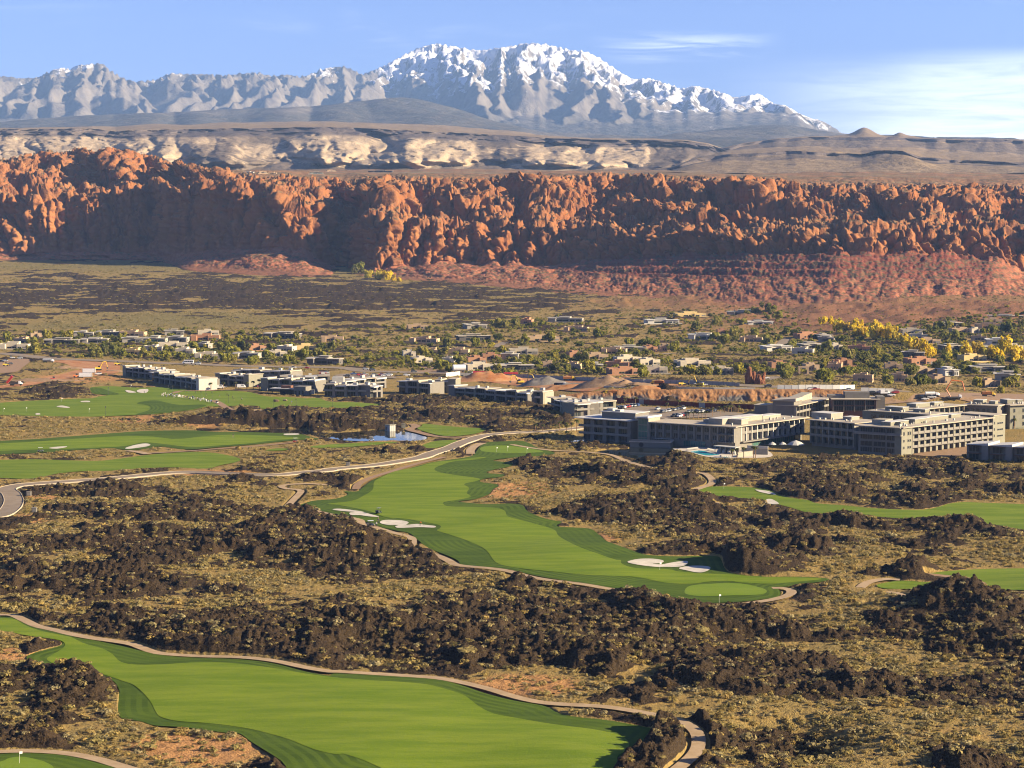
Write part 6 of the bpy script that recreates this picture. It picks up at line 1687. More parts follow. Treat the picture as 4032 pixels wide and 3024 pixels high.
    for i in range(2):
        x, y = cast(*Op(960 + 75 * i, 562))
        o = MB().box(-1.2, 1.2, -1.0, 1.0, 0, 2.6).box(-1.3, 1.3, -1.1, 1.1, 2.6, 2.75).box(-1.0, 1.0, -1.06, -1.0, 0.3, 2.3).build('storage_unit', M['white'], None, (x, y, float(land(x, y))))
        tag(o, 'white storage unit beside the pavilion, the %s of the two' % ('left' if i == 0 else 'right'), 'storage', 'white storage units')
    # pump house on the pond
    x, y = cast(*px('B', [(690, 150)])[0])
    t = thing('pump_house', 'small cream pump house mirrored in the pond', 'building', (x, y, float(land(x, y)) - 0.2), -0.9)
    MB().box(-2.1, 2.1, -1.7, 1.7, 0, 3.0).build('wall', M['white'], t)
    MB().wedge(-2.4, 2.4, -2.0, 2.0, 3.0, 3.1, 3.4).build('roof', M['olive'], t)
    add_window(t, -1.5, -1.8, 0.2, 1.0, 2.0, 0, 0)
    MB().tube((2.8, 0, 0), (2.8, 0, 6.5), 0.08, 0.05).build('mast', M['frame'], t)
    x, y = cast(*px('I', [(463, 708)])[0])
    o = MB().box(-0.9, 0.9, -0.7, 0.7, 0, 2.4).box(-1.0, 1.0, -0.8, 0.8, 2.4, 2.55).build('utility_cabinet', M['olive'], None, (x, y, float(land(x, y))))
    tag(o, 'grey-green utility cabinet right of the pump house', 'cabinet')
    for c, p, l in (('A', (2165, 372), 'pale utility cabinet on the verge of the curving road'), ('A', (180, 560), 'small grey utility box at the corner of the road bend'), ('A', (215, 692), 'small white marker box on the sand near the road bend')):
        x, y = cast(*px(c, [p])[0])
        o = MB().box(-0.8, 0.8, -0.6, 0.6, 0, 1.5).box(-0.86, 0.86, -0.66, 0.66, 1.5, 1.6).box(-0.6, 0.6, -0.63, -0.6, 0.2, 1.3).build('utility_box', M['slab'], None, (x, y, float(terrain(x, y))))
        tag(o, l, 'utility box')
build_villas()
# ================================================================== HOUSES OF THE ESTATE
HM = {'pale': ((0.40, 0.35, 0.26), (0.50, 0.45, 0.35)), 'tan': ((0.34, 0.245, 0.15), (0.42, 0.34, 0.23)), 'grey': ((0.24, 0.22, 0.185), (0.40, 0.37, 0.31)), 'dark': ((0.095, 0.085, 0.075), (0.40, 0.36, 0.29)), 'yellow': ((0.48, 0.36, 0.16), (0.52, 0.45, 0.28)),
      'terracotta': ((0.32, 0.17, 0.095), (0.38, 0.25, 0.16)), 'white': ((0.44, 0.42, 0.37), (0.52, 0.50, 0.45)), 'glass': ((0.28, 0.27, 0.22), (0.44, 0.40, 0.32))}
for k, (a, b) in HM.items():
    M['hw_' + k] = solid('house_wall_' + k, tuple(c * 1.15 for c in a))
    M['hr_' + k] = solid('house_roof_' + k, tuple(c * 1.12 for c in b), var=0.2, scale=0.2)
ORD = lambda n: '%d%s' % (n, 'th' if 10 < n % 100 < 14 else {1: 'st', 2: 'nd', 3: 'rd'}.get(n % 10, 'th'))
BANDS = [(0, 1480, 'in the front row along the boulevard'), (1480, 1570, 'in the second row from the boulevard'), (1570, 1680, 'in the third row from the boulevard'), (1680, 1820, 'in the fourth row up the plain'), (1820, 2010, 'in the upper row among the lava'), (2010, 9999, 'in the topmost row under the red hill')]
def band_of(y):
    for i, (a, b, n) in enumerate(BANDS):
        if a <= y < b:
            return i
HWORD = {'pale': 'cream', 'tan': 'tan', 'grey': 'grey', 'dark': 'dark', 'yellow': 'yellow', 'terracotta': 'terracotta', 'white': 'white', 'glass': 'glass-fronted'}
def house(x, y, w, col, label, seed, zz=None):
    r = random.Random(seed)
    rot = r.uniform(-0.30, 0.30)
    z = float(land(x, y)) - 0.2 if zz is None else zz
    t = thing('house', label, 'house', (x, y, z), rot, 'flat-roofed houses of the estate')
    W, Rf = M['hw_' + col], M['hr_' + col]
    d = r.uniform(11, 15); h = r.uniform(4.0, 4.8)
    modern = col in ('dark', 'white', 'glass', 'grey')
    o = 1.0 if modern else 0.0
    a = -w / 2
    # main body, raised living room, low front wing
    sp = [(a, a + w * 0.62, 2.0, d, h), (a + w * r.uniform(0.25, 0.40), a + w * r.uniform(0.62, 0.75), 4.5, d - 1.5, h + r.uniform(0.8, 1.5)), (a + w * 0.62 + 0.01, a + w, r.uniform(-1.0, 1.0), d * 0.75, h - r.uniform(0.2, 0.6))]
    if w > 20:
        sp.append((a + w * 0.05, a + w * 0.24, -2.2, 1.98, h - 0.5))
    for i, (x0, x1, y0, y1, hh) in enumerate(sp):
        wl = MB().box(x0, x1, y0, y1, -1.2, hh).build('wall', W, t)
        if modern:
            MB().box(x0 - o, x1 + o * 0.6, y0 - o, y1 + 0.4, hh + 0.002 * i, hh + 0.32 + 0.002 * i).build('roof', Rf, t)
        else:
            MB().box(x0 + 0.25, x1 - 0.25, y0 + 0.25, y1 - 0.25, hh, hh + 0.06).build('roof', Rf, t)
            m = MB(); q = 0.3
            m.box(x0, x1, y0, y0 + q, hh + 0.001, hh + 0.45).box(x0, x1, y1 - q, y1, hh + 0.001, hh + 0.45).box(x0, x0 + q, y0 + q, y1 - q, hh + 0.001, hh + 0.45).box(x1 - q, x1, y0 + q, y1 - q, hh + 0.001, hh + 0.45)
            m.build('parapet', W, t)
    wins = [(a + w * 0.27, 1.94, w * 0.14), (a + w * 0.45, 1.94, w * 0.14), (a + w * 0.66, sp[2][2] - 0.06, w * 0.11)]
    if modern:
        wins = [(a + w * 0.26, 1.94, w * 0.33), (a + w * 0.65, sp[2][2] - 0.06, w * 0.14), (a + w * 0.82, sp[2][2] - 0.06, w * 0.13)]
    for (wx, wy, ww) in wins:
        add_window(t, wx, wy, 0.35 if modern else 0.9, round(ww, 0) or 1.0, 2.3 if modern else 1.5, 0, 1, 'glass_g' if col == 'glass' else 'glass')
    add_window(t, a + w + 0.06, 2.0, 0.8, 2.0, 1.6, math.pi / 2, 0)
    g = MB().box(0, 4.2, -0.06, 0.0, 0.1, 2.5).mesh('garage_door', M['frame'])
    if w > 13:
        put(g, 'garage_door', t, (a + w - 4.8, sp[2][2], 0))
    if r.random() < 0.5:
        MB().box(a + w * 0.2, a + w * 0.2 + 1.0, d * 0.6, d * 0.6 + 1.0, h + 0.3, h + 1.9).build('chimney', W, t)
    if r.random() < 0.5:
        MB().box(a - 3, a + w + 2, -6.0, -5.7, -1, 1.1).build('garden_wall', W, t)
    return t
def build_houses():
    by = {}
    for hx in sorted(HLIST):
        by.setdefault(band_of(hx[1]), []).append(hx)
    k = 0
    for b in sorted(by):
        cnt = {}
        for (x, y, w, col) in sorted(by[b], key=lambda q: q[0] / q[1]):
            cnt[col] = cnt.get(col, 0) + 1
            same = sum(1 for q in by[b] if q[3] == col)
            sz = 'wide' if w > 24 else 'small' if w < 14 else 'flat-roofed'
            if same == 1:
                lab = 'only %s house %s' % (HWORD[col], BANDS[b][2])
            else:
                lab = '%s %s house, %s such from the left %s' % (sz, HWORD[col], ORD(cnt[col]), BANDS[b][2])
            house(x, y, w, col, lab, 500 + k); k += 1
build_houses()

# ================================================================== TREES
M['bark'] = solid('bark', (0.10, 0.075, 0.05))
M['palm_bark'] = solid('palm_bark', (0.24, 0.15, 0.085))
M['leaf_green'] = mat_leaf('desert_tree_leaves', [(0.16, 0.165, 0.028), (0.26, 0.25, 0.042), (0.20, 0.195, 0.055), (0.32, 0.28, 0.04), (0.24, 0.22, 0.08)])
M['leaf_dark'] = mat_leaf('dark_tree_leaves', [(0.10, 0.115, 0.026), (0.15, 0.155, 0.035), (0.12, 0.12, 0.045)])
M['leaf_yellow'] = mat_leaf('cottonwood_leaves', [(0.66, 0.48, 0.025), (0.72, 0.56, 0.04), (0.54, 0.38, 0.06), (0.46, 0.42, 0.055)])
M['leaf_palm'] = mat_leaf('palm_leaves', [(0.085, 0.095, 0.028), (0.12, 0.125, 0.04)])
def crown_mesh(name, seed, mat, lobes, ncard, card, stretch=1.0):
    r = random.Random(seed)
    V = []; Fs = []
    L = [(Vector((r.uniform(-0.55, 0.55), r.uniform(-0.55, 0.55), 0.42 + r.uniform(-0.22, 0.30) * stretch)), r.uniform(0.24, 0.42)) for _ in range(lobes)]
    for k in range(ncard):
        c, R_ = r.choice(L)
        d = Vector((r.gauss(0, 1), r.gauss(0, 1), r.gauss(0, 1))).normalized()
        rad = R_ * (r.random() ** 0.35)
        p = c + Vector((d.x, d.y, d.z * 0.8 * stretch)) * rad
        nrm = (d + Vector((r.gauss(0, 1), r.gauss(0, 1), r.gauss(0, 1))) * 0.45).normalized()
        t = nrm.orthogonal().normalized(); t.rotate(Matrix.Rotation(r.uniform(0, 6.28), 3, nrm)); s = nrm.cross(t)
        q = card * r.uniform(0.6, 1.3)
        i = len(V)
        V += [p - t * q - s * q * 0.5, p + t * q * 0.9 - s * q * 0.6, p + t * q * 0.4 + s * q * 0.9, p - t * q * 0.6 + s * q * 0.6]
        Fs.append((i, i + 1, i + 2, i + 3))
    me = bpy.data.meshes.new(name)
    me.from_pydata([tuple(v) for v in V], [], Fs)
    me.materials.append(mat)
    return me
def trunk_mesh(seed, mat, h=0.55):
    r = random.Random(seed); m = MB()
    for k in range(3):
        a = r.uniform(0, 6.28); b = (math.cos(a) * 0.10, math.sin(a) * 0.10, h * 0.55)
        m.tube((0, 0, -0.1), b, 0.045, 0.032, 6)
        for j in range(2):
            a2 = a + r.uniform(-0.8, 0.8)
            m.tube(b, (b[0] + math.cos(a2) * 0.26, b[1] + math.sin(a2) * 0.26, h * r.uniform(0.9, 1.3)), 0.030, 0.012, 5)
    return m.mesh('trunk', mat)
CROWNS = {'green': [crown_mesh('crown', 600 + i, M['leaf_green'], 8, 460, 0.13) for i in range(5)], 'dark': [crown_mesh('crown', 620 + i, M['leaf_dark'], 9, 460, 0.13, 1.15) for i in range(3)], 'yellow': [crown_mesh('crown', 640 + i, M['leaf_yellow'], 9, 480, 0.125, 1.25) for i in range(4)]}
TRUNKS = [trunk_mesh(660 + i, M['bark']) for i in range(4)]
def tree(x, y, w, h, kind, name, label, group, seed, z=None):
    r = random.Random(seed)
    t = thing(name, label, 'tree', (x, y, float(terrain(x, y)) if z is None else z), r.uniform(0, 6.28), group)
    c = put(r.choice(CROWNS[kind]), 'crown', t, (0, 0, 0.02 * h)); c.scale = (w / 1.75, w / 1.75, h / 1.05)
    k = put(r.choice(TRUNKS), 'trunk', t, (0, 0, 0)); k.scale = (w / 2.0, w / 2.0, h)
    return t
TREES = []   # crop, x, foot y, width px, kind
for c, lst in {'W': [(60, 480, 80, 'green'), (230, 560, 110, 'green'), (320, 470, 110, 'green'), (440, 467, 70, 'green'), (200, 500, 70, 'green'), (610, 585, 100, 'green'), (690, 565, 90, 'dark'), (750, 575, 80, 'dark'), (800, 580, 60, 'green'), (930, 590, 70, 'green'), (1060, 600, 120, 'green'), (1170, 610, 70, 'green'), (1240, 540, 80, 'green'), (1350, 515, 40, 'green'), (1420, 535, 60, 'green'), (1470, 545, 70, 'dark'), (1530, 565, 60, 'green'), (1580, 545, 80, 'dark'), (1750, 545, 70, 'green'), (1890, 540, 60, 'green'), (1450, 615, 70, 'green'), (1520, 610, 50, 'green'), (1640, 635, 100, 'green'), (1740, 600, 80, 'green'), (1860, 630, 90, 'green'), (1930, 470, 60, 'green'), (1460, 465, 50, 'green'), (2060, 590, 90, 'green'), (1960, 600, 80, 'green'), (2080, 545, 60, 'dark'), (2150, 545, 60, 'green'), (640, 455, 40, 'green'), (800, 460, 50, 'green'), (760, 490, 40, 'dark')],
               'U': [(130, 450, 130, 'green'), (330, 440, 90, 'green'), (380, 370, 130, 'green'), (470, 530, 150, 'green'), (300, 560, 130, 'green'), (370, 585, 90, 'green'), (200, 225, 60, 'green'), (560, 205, 50, 'green'), (780, 200, 110, 'green'), (860, 205, 90, 'green'), (950, 195, 110, 'green'), (1110, 195, 60, 'green'), (1170, 195, 60, 'green'), (1060, 195, 50, 'dark'), (1680, 290, 150, 'green'), (1030, 335, 80, 'green'), (1240, 330, 110, 'green'), (800, 310, 80, 'dark'), (600, 370, 120, 'green'), (720, 380, 80, 'green'), (580, 455, 70, 'green'), (830, 425, 80, 'green'), (930, 510, 90, 'green'), (1060, 500, 100, 'green'), (1290, 475, 90, 'green'), (1380, 480, 70, 'dark'), (1540, 500, 120, 'dark'), (1130, 530, 90, 'green'), (1290, 585, 100, 'dark'), (1400, 580, 90, 'green'), (1590, 590, 130, 'green'), (1390, 520, 60, 'green'), (1840, 470, 70, 'dark'), (2010, 455, 80, 'green'), (1700, 560, 70, 'dark'), (1980, 550, 100, 'green'), (2070, 640, 110, 'green'), (1940, 370, 110, 'green'), (2100, 440, 70, 'green'), (1690, 595, 70, 'green'), (800, 580, 80, 'green'), (700, 590, 70, 'green'), (910, 585, 60, 'green')],
               'S': [(900, 370, 170, 'green'), (1170, 375, 160, 'green'), (1300, 260, 100, 'green'), (1500, 255, 170, 'green'), (1420, 260, 110, 'dark'), (1540, 320, 120, 'green'), (1210, 275, 80, 'green'), (690, 430, 120, 'green'), (1080, 490, 140, 'green'), (1300, 475, 110, 'green'), (1630, 470, 120, 'green'), (1740, 480, 90, 'dark'), (860, 530, 130, 'green'), (980, 570, 140, 'green'), (1440, 580, 190, 'green'), (1550, 530, 110, 'green'), (1710, 625, 150, 'green'), (2090, 660, 150, 'green'), (440, 640, 120, 'green'), (230, 620, 130, 'green'), (170, 460, 80, 'green'), (255, 460, 60, 'green'), (590, 900, 140, 'green'), (680, 905, 90, 'dark'), (770, 905, 120, 'green'), (1160, 900, 170, 'green'), (1190, 860, 130, 'dark'), (1660, 950, 220, 'green'), (1600, 900, 170, 'green'), (1850, 830, 110, 'green'), (2000, 960, 170, 'green'), (2110, 985, 190, 'green'), (1550, 790, 90, 'dark'), (900, 900, 110, 'green'), (370, 850, 70, 'green'), (90, 930, 130, 'green'), (440, 810, 60, 'dark'), (2070, 800, 110, 'green'), (1690, 800, 80, 'green'), (1820, 605, 80, 'dark'), (1090, 540, 70, 'dark')],
               'T': [(240, 410, 110, 'green'), (470, 640, 180, 'dark'), (280, 590, 200, 'green'), (600, 550, 140, 'green'), (690, 640, 180, 'green'), (830, 590, 110, 'green'), (980, 760, 150, 'dark'), (1310, 740, 190, 'dark'), (1550, 730, 120, 'green'), (1640, 690, 90, 'dark'), (1380, 620, 120, 'green'), (1480, 600, 100, 'green'), (720, 870, 150, 'green'), (960, 880, 130, 'green'), (1110, 880, 210, 'dark'), (1740, 900, 150, 'green'), (1970, 960, 100, 'green'), (2080, 910, 200, 'green'), (2080, 740, 130, 'dark'), (1220, 320, 110, 'dark'), (1340, 290, 120, 'dark'), (1410, 270, 90, 'green'), (1540, 265, 70, 'green'), (1430, 390, 200, 'green'), (1350, 370, 110, 'green'), (1850, 330, 150, 'green'), (2010, 310, 160, 'dark'), (2180, 260, 80, 'dark'), (2090, 330, 70, 'green'), (860, 300, 50, 'dark'), (370, 720, 50, 'green'), (60, 650, 100, 'dark'), (90, 830, 220, 'green'), (260, 780, 150, 'green'), (590, 790, 110, 'dark'), (370, 880, 70, 'green'), (1240, 870, 80, 'dark'), (1620, 700, 80, 'green'), (1950, 640, 120, 'green'), (2060, 230, 60, 'green')]}.items():
    TREES += [(c, *q) for q in lst]
YELLOW = [('T', *q) for q in [(20, 240, 80), (110, 250, 70), (190, 290, 100), (270, 290, 70), (370, 290, 100), (440, 270, 70), (400, 350, 110), (480, 350, 90), (560, 300, 90), (630, 320, 100), (520, 360, 90), (600, 380, 120), (690, 370, 110), (740, 330, 90), (790, 330, 80), (760, 380, 110), (830, 400, 100), (900, 430, 90), (1000, 440, 80), (980, 490, 110), (1060, 520, 120), (1130, 550, 130), (1200, 560, 100), (1600, 560, 130), (1700, 550, 110), (1770, 550, 90), (1860, 590, 130), (1930, 600, 110), (2000, 530, 140), (2070, 530, 110), (2140, 570, 90), (2190, 610, 90), (2100, 620, 120), (1380, 570, 110)]]
YELLOW += [('X', 1300 * 0 + x, y, w) for x, y, w in []]
CANYON = [(180, 752, 90, 0), (265, 765, 45, 0), (240, 782, 60, 1), (310, 790, 70, 1), (362, 792, 70, 1), (400, 798, 50, 1), (432, 802, 40, 1)]
def build_trees():
    R_ = random.Random(77)
    items = []
    for (c, x, y, w, kind) in TREES:
        u, v = px(c, [(x, y)])[0]; gx, gy = cast(u, v)
        wm_ = w / CR[c][2] / F * gy
        items.append((gx, gy, min(13, max(3.5, wm_ * 1.2)), kind))
    n0 = len(items)
    # more trees between the houses, as far as they can be told apart
    k = 0
    while len(items) < 268 and k < 6000:
        k += 1
        hx, hy, hw, col = R_.choice(HLIST)
        gx = hx + R_.uniform(-1, 1) * (hw * 0.5 + 12); gy = hy + R_.choice((-1, 1)) * R_.uniform(3, 22)
        if abs(gx / gy) > 0.28 or any(abs(gx - a) < 3.2 and abs(gy - b) < 4 for a, b, *_ in items):
            continue
        if any(abs(gx - a) < hw2 / 2 + 1.5 and -3 < gy - b < 15 for a, b, hw2, _ in HLIST):
            continue
        if gy < 1400 or float(sample(LV, gx, gy)) > 0.5 and gy < 1440:
            continue
        items.append((gx, gy, R_.uniform(4.0, 8.0), R_.choice(('green', 'green', 'dark'))))
    by = {}
    for it in items:
        by.setdefault((band_of(it[1]), it[3]), []).append(it)
    s = 700
    for (b, kind) in sorted(by):
        for n, (gx, gy, wm_, kd) in enumerate(sorted(by[(b, kind)], key=lambda q: q[0] / q[1])):
            s += 1
            h = wm_ * random.Random(s).uniform(0.62, 0.85)
            tree(gx, gy, wm_, max(2.6, h), kind, 'desert_tree' if kind == 'green' else 'evergreen_tree', '%s tree, %s such from the left %s' % ('olive spreading' if kind == 'green' else 'dark dense', ORD(n + 1), BANDS[b][2]), 'green trees between the houses', s)
    ys = []
    for (c, x, y, w) in YELLOW:
        u, v = px(c, [(x, y)])[0]; gx, gy = cast(u, v)
        ys.append((gx, gy, 1.35 * w / CR[c][2] / F * gy))
    for n, (gx, gy, wm_) in enumerate(sorted(ys)):
        tree(gx, gy, wm_, wm_ * 0.95, 'yellow', 'cottonwood_tree', 'yellow autumn cottonwood, %s from the left along the creek below the red hill' % ORD(n + 1), 'yellow cottonwoods along the creek', 900 + n)
    for n, (x, y, w, k) in enumerate(CANYON):
        u, v = 1300 + x / 1.58, 600 + y / 1.58
        gx, gy = cast(u, v)
        wm_ = w / 1.58 / F * gy
        tree(gx, gy - 8, wm_, wm_ * 0.8, 'yellow' if k else 'green', 'cottonwood_tree', '%s cottonwood at the canyon mouth, %s from the left at the cliff foot' % ('yellow' if k else 'pale green', ORD(n + 1)), 'cottonwoods at the canyon mouth', 950 + n)
build_trees()
def palm_meshes(seed):
    r = random.Random(seed)
    tr = MB()
    pts = [(0, 0, -0.2), (0.03, 0, 2.2), (0.10, 0.03, 4.4), (0.14, 0.05, 6.4)]
    for p, q, a, b in zip(pts[:-1], pts[1:], (0.24, 0.19, 0.17), (0.19, 0.17, 0.20)):
        tr.tube(p, q, a, b, 8)
    V = []; Fs = []
    for k in range(26):
        a = r.uniform(0, 6.28); up = r.uniform(-0.6, 0.95)
        d = Vector((math.cos(a), math.sin(a), 0)); s = Vector((-math.sin(a), math.cos(a), 0))
        L = r.uniform(1.3, 1.9); p = Vector((0.14, 0.05, 6.4)); z0 = up
        prev = None
        for j in range(5):
            t = j / 4
            c = p + d * L * t + Vector((0, 0, z0 * t * 1.3 - 1.25 * t * t))
            wd = 0.42 * math.sin(math.pi * min(0.97, 0.12 + t * 0.85))
            i = len(V); V += [c - s * wd - Vector((0, 0, 0.1 * wd)), c, c + s * wd - Vector((0, 0, 0.1 * wd))]
            if prev is not None:
                Fs += [(prev, prev + 1, i + 1, i), (prev + 1, prev + 2, i + 2, i + 1)]
            prev = i
    me = bpy.data.meshes.new('fronds'); me.from_pydata([tuple(v) for v in V], [], Fs); me.materials.append(M['leaf_palm'])
    return tr.mesh('trunk', M['palm_bark']), me
PALMS = [palm_meshes(i) for i in range(4)]
def build_palms():
    spots = []
    for c, lst, where in [('N', [(1405, 492, 110), (1500, 470, 110), (1585, 497, 125), (1757, 495, 120), (1925, 500, 130), (2018, 500, 145), (2105, 498, 170)], 'in front of the long shaded villas'), ('O', [(408, 468, 105), (740, 430, 65), (990, 500, 115), (1025, 498, 95)], 'around the flat pavilion'),
                  ('Q', [(212, 1100, 115), (322, 1105, 90), (515, 1104, 75), (562, 1105, 165), (660, 1104, 145), (742, 1104, 140), (812, 1102, 190), (668, 1120, 80)], 'in the grove left of the hotel lobby'), ('R', [(1045, 745, 125), (1110, 740, 110), (1210, 745, 165), (1355, 750, 190), (1380, 750, 180), (380, 175, 110), (480, 178, 90), (550, 178, 85), (605, 178, 95), (660, 175, 120), (420, 178, 90), (755, 140, 120), (870, 120, 110), (935, 90, 85), (990, 85, 90), (1030, 80, 70), (1135, 85, 95)], 'by the pool and car park'),
                  ('J', [(2128, 412, 95), (2190, 405, 95)], 'on the lawn at the right edge'), ('K', [(743, 230, 80), (80, 578, 105), (640, 235, 55), (1046, 275, 70), (1160, 250, 70)], 'beside the car park and moat')]:
        for x, y, hp in lst:
            u, v = px(c, [(x, y)])[0]; gx, gy = cast(u, v)
            spots.append((gx, gy, max(4.0, min(11.0, hp / CR[c][2] / F * gy)), where))
    cnt = {}
    for n, (gx, gy, h, where) in enumerate(sorted(spots, key=lambda q: q[0] / q[1])):
        cnt[where] = cnt.get(where, 0) + 1
        t = thing('palm_tree', '%s fan palm %s, %s from the left' % ('tall' if h > 7.5 else 'slender' if h > 6 else 'short', where, ORD(cnt[where])), 'palm tree', (gx, gy, float(land(gx, gy))), n * 1.7, 'fan palms of the resort')
        a, b = PALMS[n % 4]
        for m, nm in ((a, 'trunk'), (b, 'fronds')):
            o = put(m, nm, t, (0, 0, 0)); s = h / 7.2; o.scale = (0.5 + 0.5 * s, 0.5 + 0.5 * s, s)
build_palms()

def estate_cover():
    """the rest of the planting: hundreds of small garden trees nobody would count"""
    r = RNG
    n = 17000
    hx = np.array([(a, b, c) for a, b, c, _ in HLIST])
    k = r.integers(0, len(hx), n)
    x = hx[k, 0] + r.normal(0, 30, n); y = hx[k, 1] + r.normal(0, 36, n)
    ok = (np.abs(x / y) < 0.32) & (y > 1405) & (y < 2500)
    for (a, b, c) in hx:
        ok &= ~((np.abs(x - a) < c / 2 + 1) & (y - b > -3.5) & (y - b < 15))
    lev = np.where(y < 2580, sample(LV, x, y), 0)
    ok &= (lev < 0.05) & (r.random(n) < 0.6)
    x, y = x[ok], y[ok]
    s = r.lognormal(0, 0.35, len(x)) * 2.1
    protos = []
    for i, me in enumerate(CROWNS['green'][:4] + CROWNS['dark'][:1]):
        protos.append(bpy.data.objects.new('garden_tree', me))
    scatter('garden_planting', np.stack([x, y, terrain(x, y) - 0.1 * s], 1), np.stack([s, s, s * 0.85], 1), r.uniform(0, 6.28, len(x)), protos, 'low garden trees and bushes filling the gaps between the houses', 9)
    # taller scrub along the creek of cottonwoods, already past its colour
estate_cover()
# ================================================================== VEHICLES, PEOPLE, SITE AND COURSE FURNITURE
def paint(name, col, rough=0.35, spec=0.4):
    m, n, b = new_mat(name)
    n.put(b.inputs['Base Color'], n.mix(n.ss(n.noise(n.pos(), 1.2, 3.0), 0.45, 0.75), col, tuple(c * 0.82 + 0.02 for c in col)))
    b.inputs['Roughness'].default_value = rough; b.inputs['Specular IOR Level'].default_value = spec
    return m
PAINT = {'white': paint('white_paint', (0.55, 0.55, 0.55)), 'silver': paint('silver_paint', (0.30, 0.31, 0.32)), 'black': paint('black_paint', (0.018, 0.018, 0.02)), 'red': paint('red_paint', (0.26, 0.02, 0.02)), 'blue': paint('blue_paint', (0.03, 0.06, 0.16)), 'grey': paint('grey_paint', (0.09, 0.095, 0.10)),
         'yellow': paint('yellow_paint', (0.52, 0.33, 0.02), 0.5), 'rusty': paint('rusty_paint', (0.21, 0.085, 0.03), 0.8, 0.1), 'orange': paint('orange_paint', (0.50, 0.13, 0.03), 0.5), 'green': paint('green_paint', (0.03, 0.06, 0.035), 0.5)}
M['tyre'] = solid('tyre_rubber', (0.018, 0.017, 0.016))
M['metal'] = solid('dark_metal', (0.06, 0.06, 0.06), rough=0.5)
_CACHE = {}
def cached(k, fn):
    if k not in _CACHE:
        _CACHE[k] = fn()
    return _CACHE[k]
def wheel_me(r=0.34, w=0.22):
    return cached(('wheel', r, w), lambda: MB().tube((0, -w / 2, 0), (0, w / 2, 0), r, r, 12).mesh('wheel', M['tyre']))
def loft(prof_list):
    """body from cross-sections along x: (x, half width bottom, half width top, z bottom, z top)"""
    m = MB()
    n = len(prof_list)
    for (x, wb, wt, zb, zt) in prof_list:
        m.v += [(x, -wb, zb), (x, wb, zb), (x, wt, zt), (x, -wt, zt)]
    for i in range(n - 1):
        a = 4 * i; b = a + 4
        m.f += [(a, a + 1, b + 1, b), (a + 1, a + 2, b + 2, b + 1), (a + 2, a + 3, b + 3, b + 2), (a + 3, a, b, b + 3)]
    m.f += [(0, 3, 2, 1), (4 * n - 4, 4 * n - 3, 4 * n - 2, 4 * n - 1)]
    return m
def car(x, y, rot, col, kind, label, group, z=None):
    t = thing({'pickup': 'pickup_truck', 'van': 'van'}.get(kind, 'parked_car'), label, {'pickup': 'pickup', 'van': 'van'}.get(kind, 'car'), (x, y, float(land(x, y)) + 0.08 if z is None else z), rot, group)
    if kind == 'pickup':
        b = cached(('b', kind, col), lambda: loft([(-2.7, 0.85, 0.9, 0.45, 1.0), (-0.5, 0.9, 0.95, 0.4, 1.05), (2.1, 0.9, 0.92, 0.4, 1.05), (2.75, 0.8, 0.8, 0.5, 0.95)]).mesh('body', PAINT[col]))
        c = cached(('c', kind, col), lambda: loft([(-0.7, 0.86, 0.72, 1.04, 1.1), (-0.5, 0.86, 0.70, 1.04, 1.8), (0.9, 0.86, 0.70, 1.04, 1.8), (1.5, 0.86, 0.75, 1.04, 1.1)]).mesh('cab', M['glass']))
        r_ = cached(('r', kind, col), lambda: MB().box(-0.55, 0.85, -0.70, 0.70, 1.80, 1.86).mesh('roof', PAINT[col]))
        wx = (-1.7, 1.75)
    elif kind == 'van':
        b = cached(('b', kind, col), lambda: loft([(-2.8, 0.95, 0.9, 0.4, 2.35), (1.6, 0.95, 0.9, 0.4, 2.35), (2.2, 0.95, 0.85, 0.4, 1.5), (2.8, 0.9, 0.8, 0.45, 1.1)]).mesh('body', PAINT[col]))
        c = cached(('c', kind, col), lambda: MB().box(-0.2, 1.55, -0.94, 0.94, 1.5, 2.1).box(1.72, 2.0, -0.7, 0.7, 1.55, 2.0).mesh('window', M['glass']))
        r_ = None
        wx = (-1.8, 1.8)
    else:
        tall = 0.25 if kind == 'suv' else 0.0
        b = cached(('b', kind, col), lambda: loft([(-2.35, 0.78, 0.8, 0.42, 0.95 + tall), (-1.6, 0.9, 0.9, 0.32, 1.0 + tall), (1.2, 0.9, 0.9, 0.32, 0.98 + tall), (2.1, 0.85, 0.82, 0.35, 0.85 + tall), (2.35, 0.75, 0.7, 0.45, 0.7 + tall)]).mesh('body', PAINT[col]))
        bk = -2.2 if kind == 'suv' else -1.75
        c = cached(('c', kind, col), lambda: loft([(bk, 0.85, 0.75, 0.96 + tall, 1.05 + tall), (bk + 0.5, 0.85, 0.66, 0.96 + tall, 1.45 + tall), (0.4, 0.85, 0.66, 0.96 + tall, 1.45 + tall), (1.25, 0.85, 0.75, 0.96 + tall, 1.02 + tall)]).mesh('cabin_glass', M['glass']))
        r_ = cached(('r', kind, col), lambda: MB().box(bk + 0.5, 0.4, -0.66, 0.66, 1.45 + tall, 1.50 + tall).mesh('roof', PAINT[col]))
        wx = (-1.45, 1.4)
    put(b, 'body', t, (0, 0, 0)); put(c, 'glazing', t, (0, 0, 0))
    if r_: put(r_, 'roof', t, (0, 0, 0))
    for xx in wx:
        for yy in (-0.8, 0.8):
            put(wheel_me(), 'wheel', t, (xx, yy, 0.34))
    return t
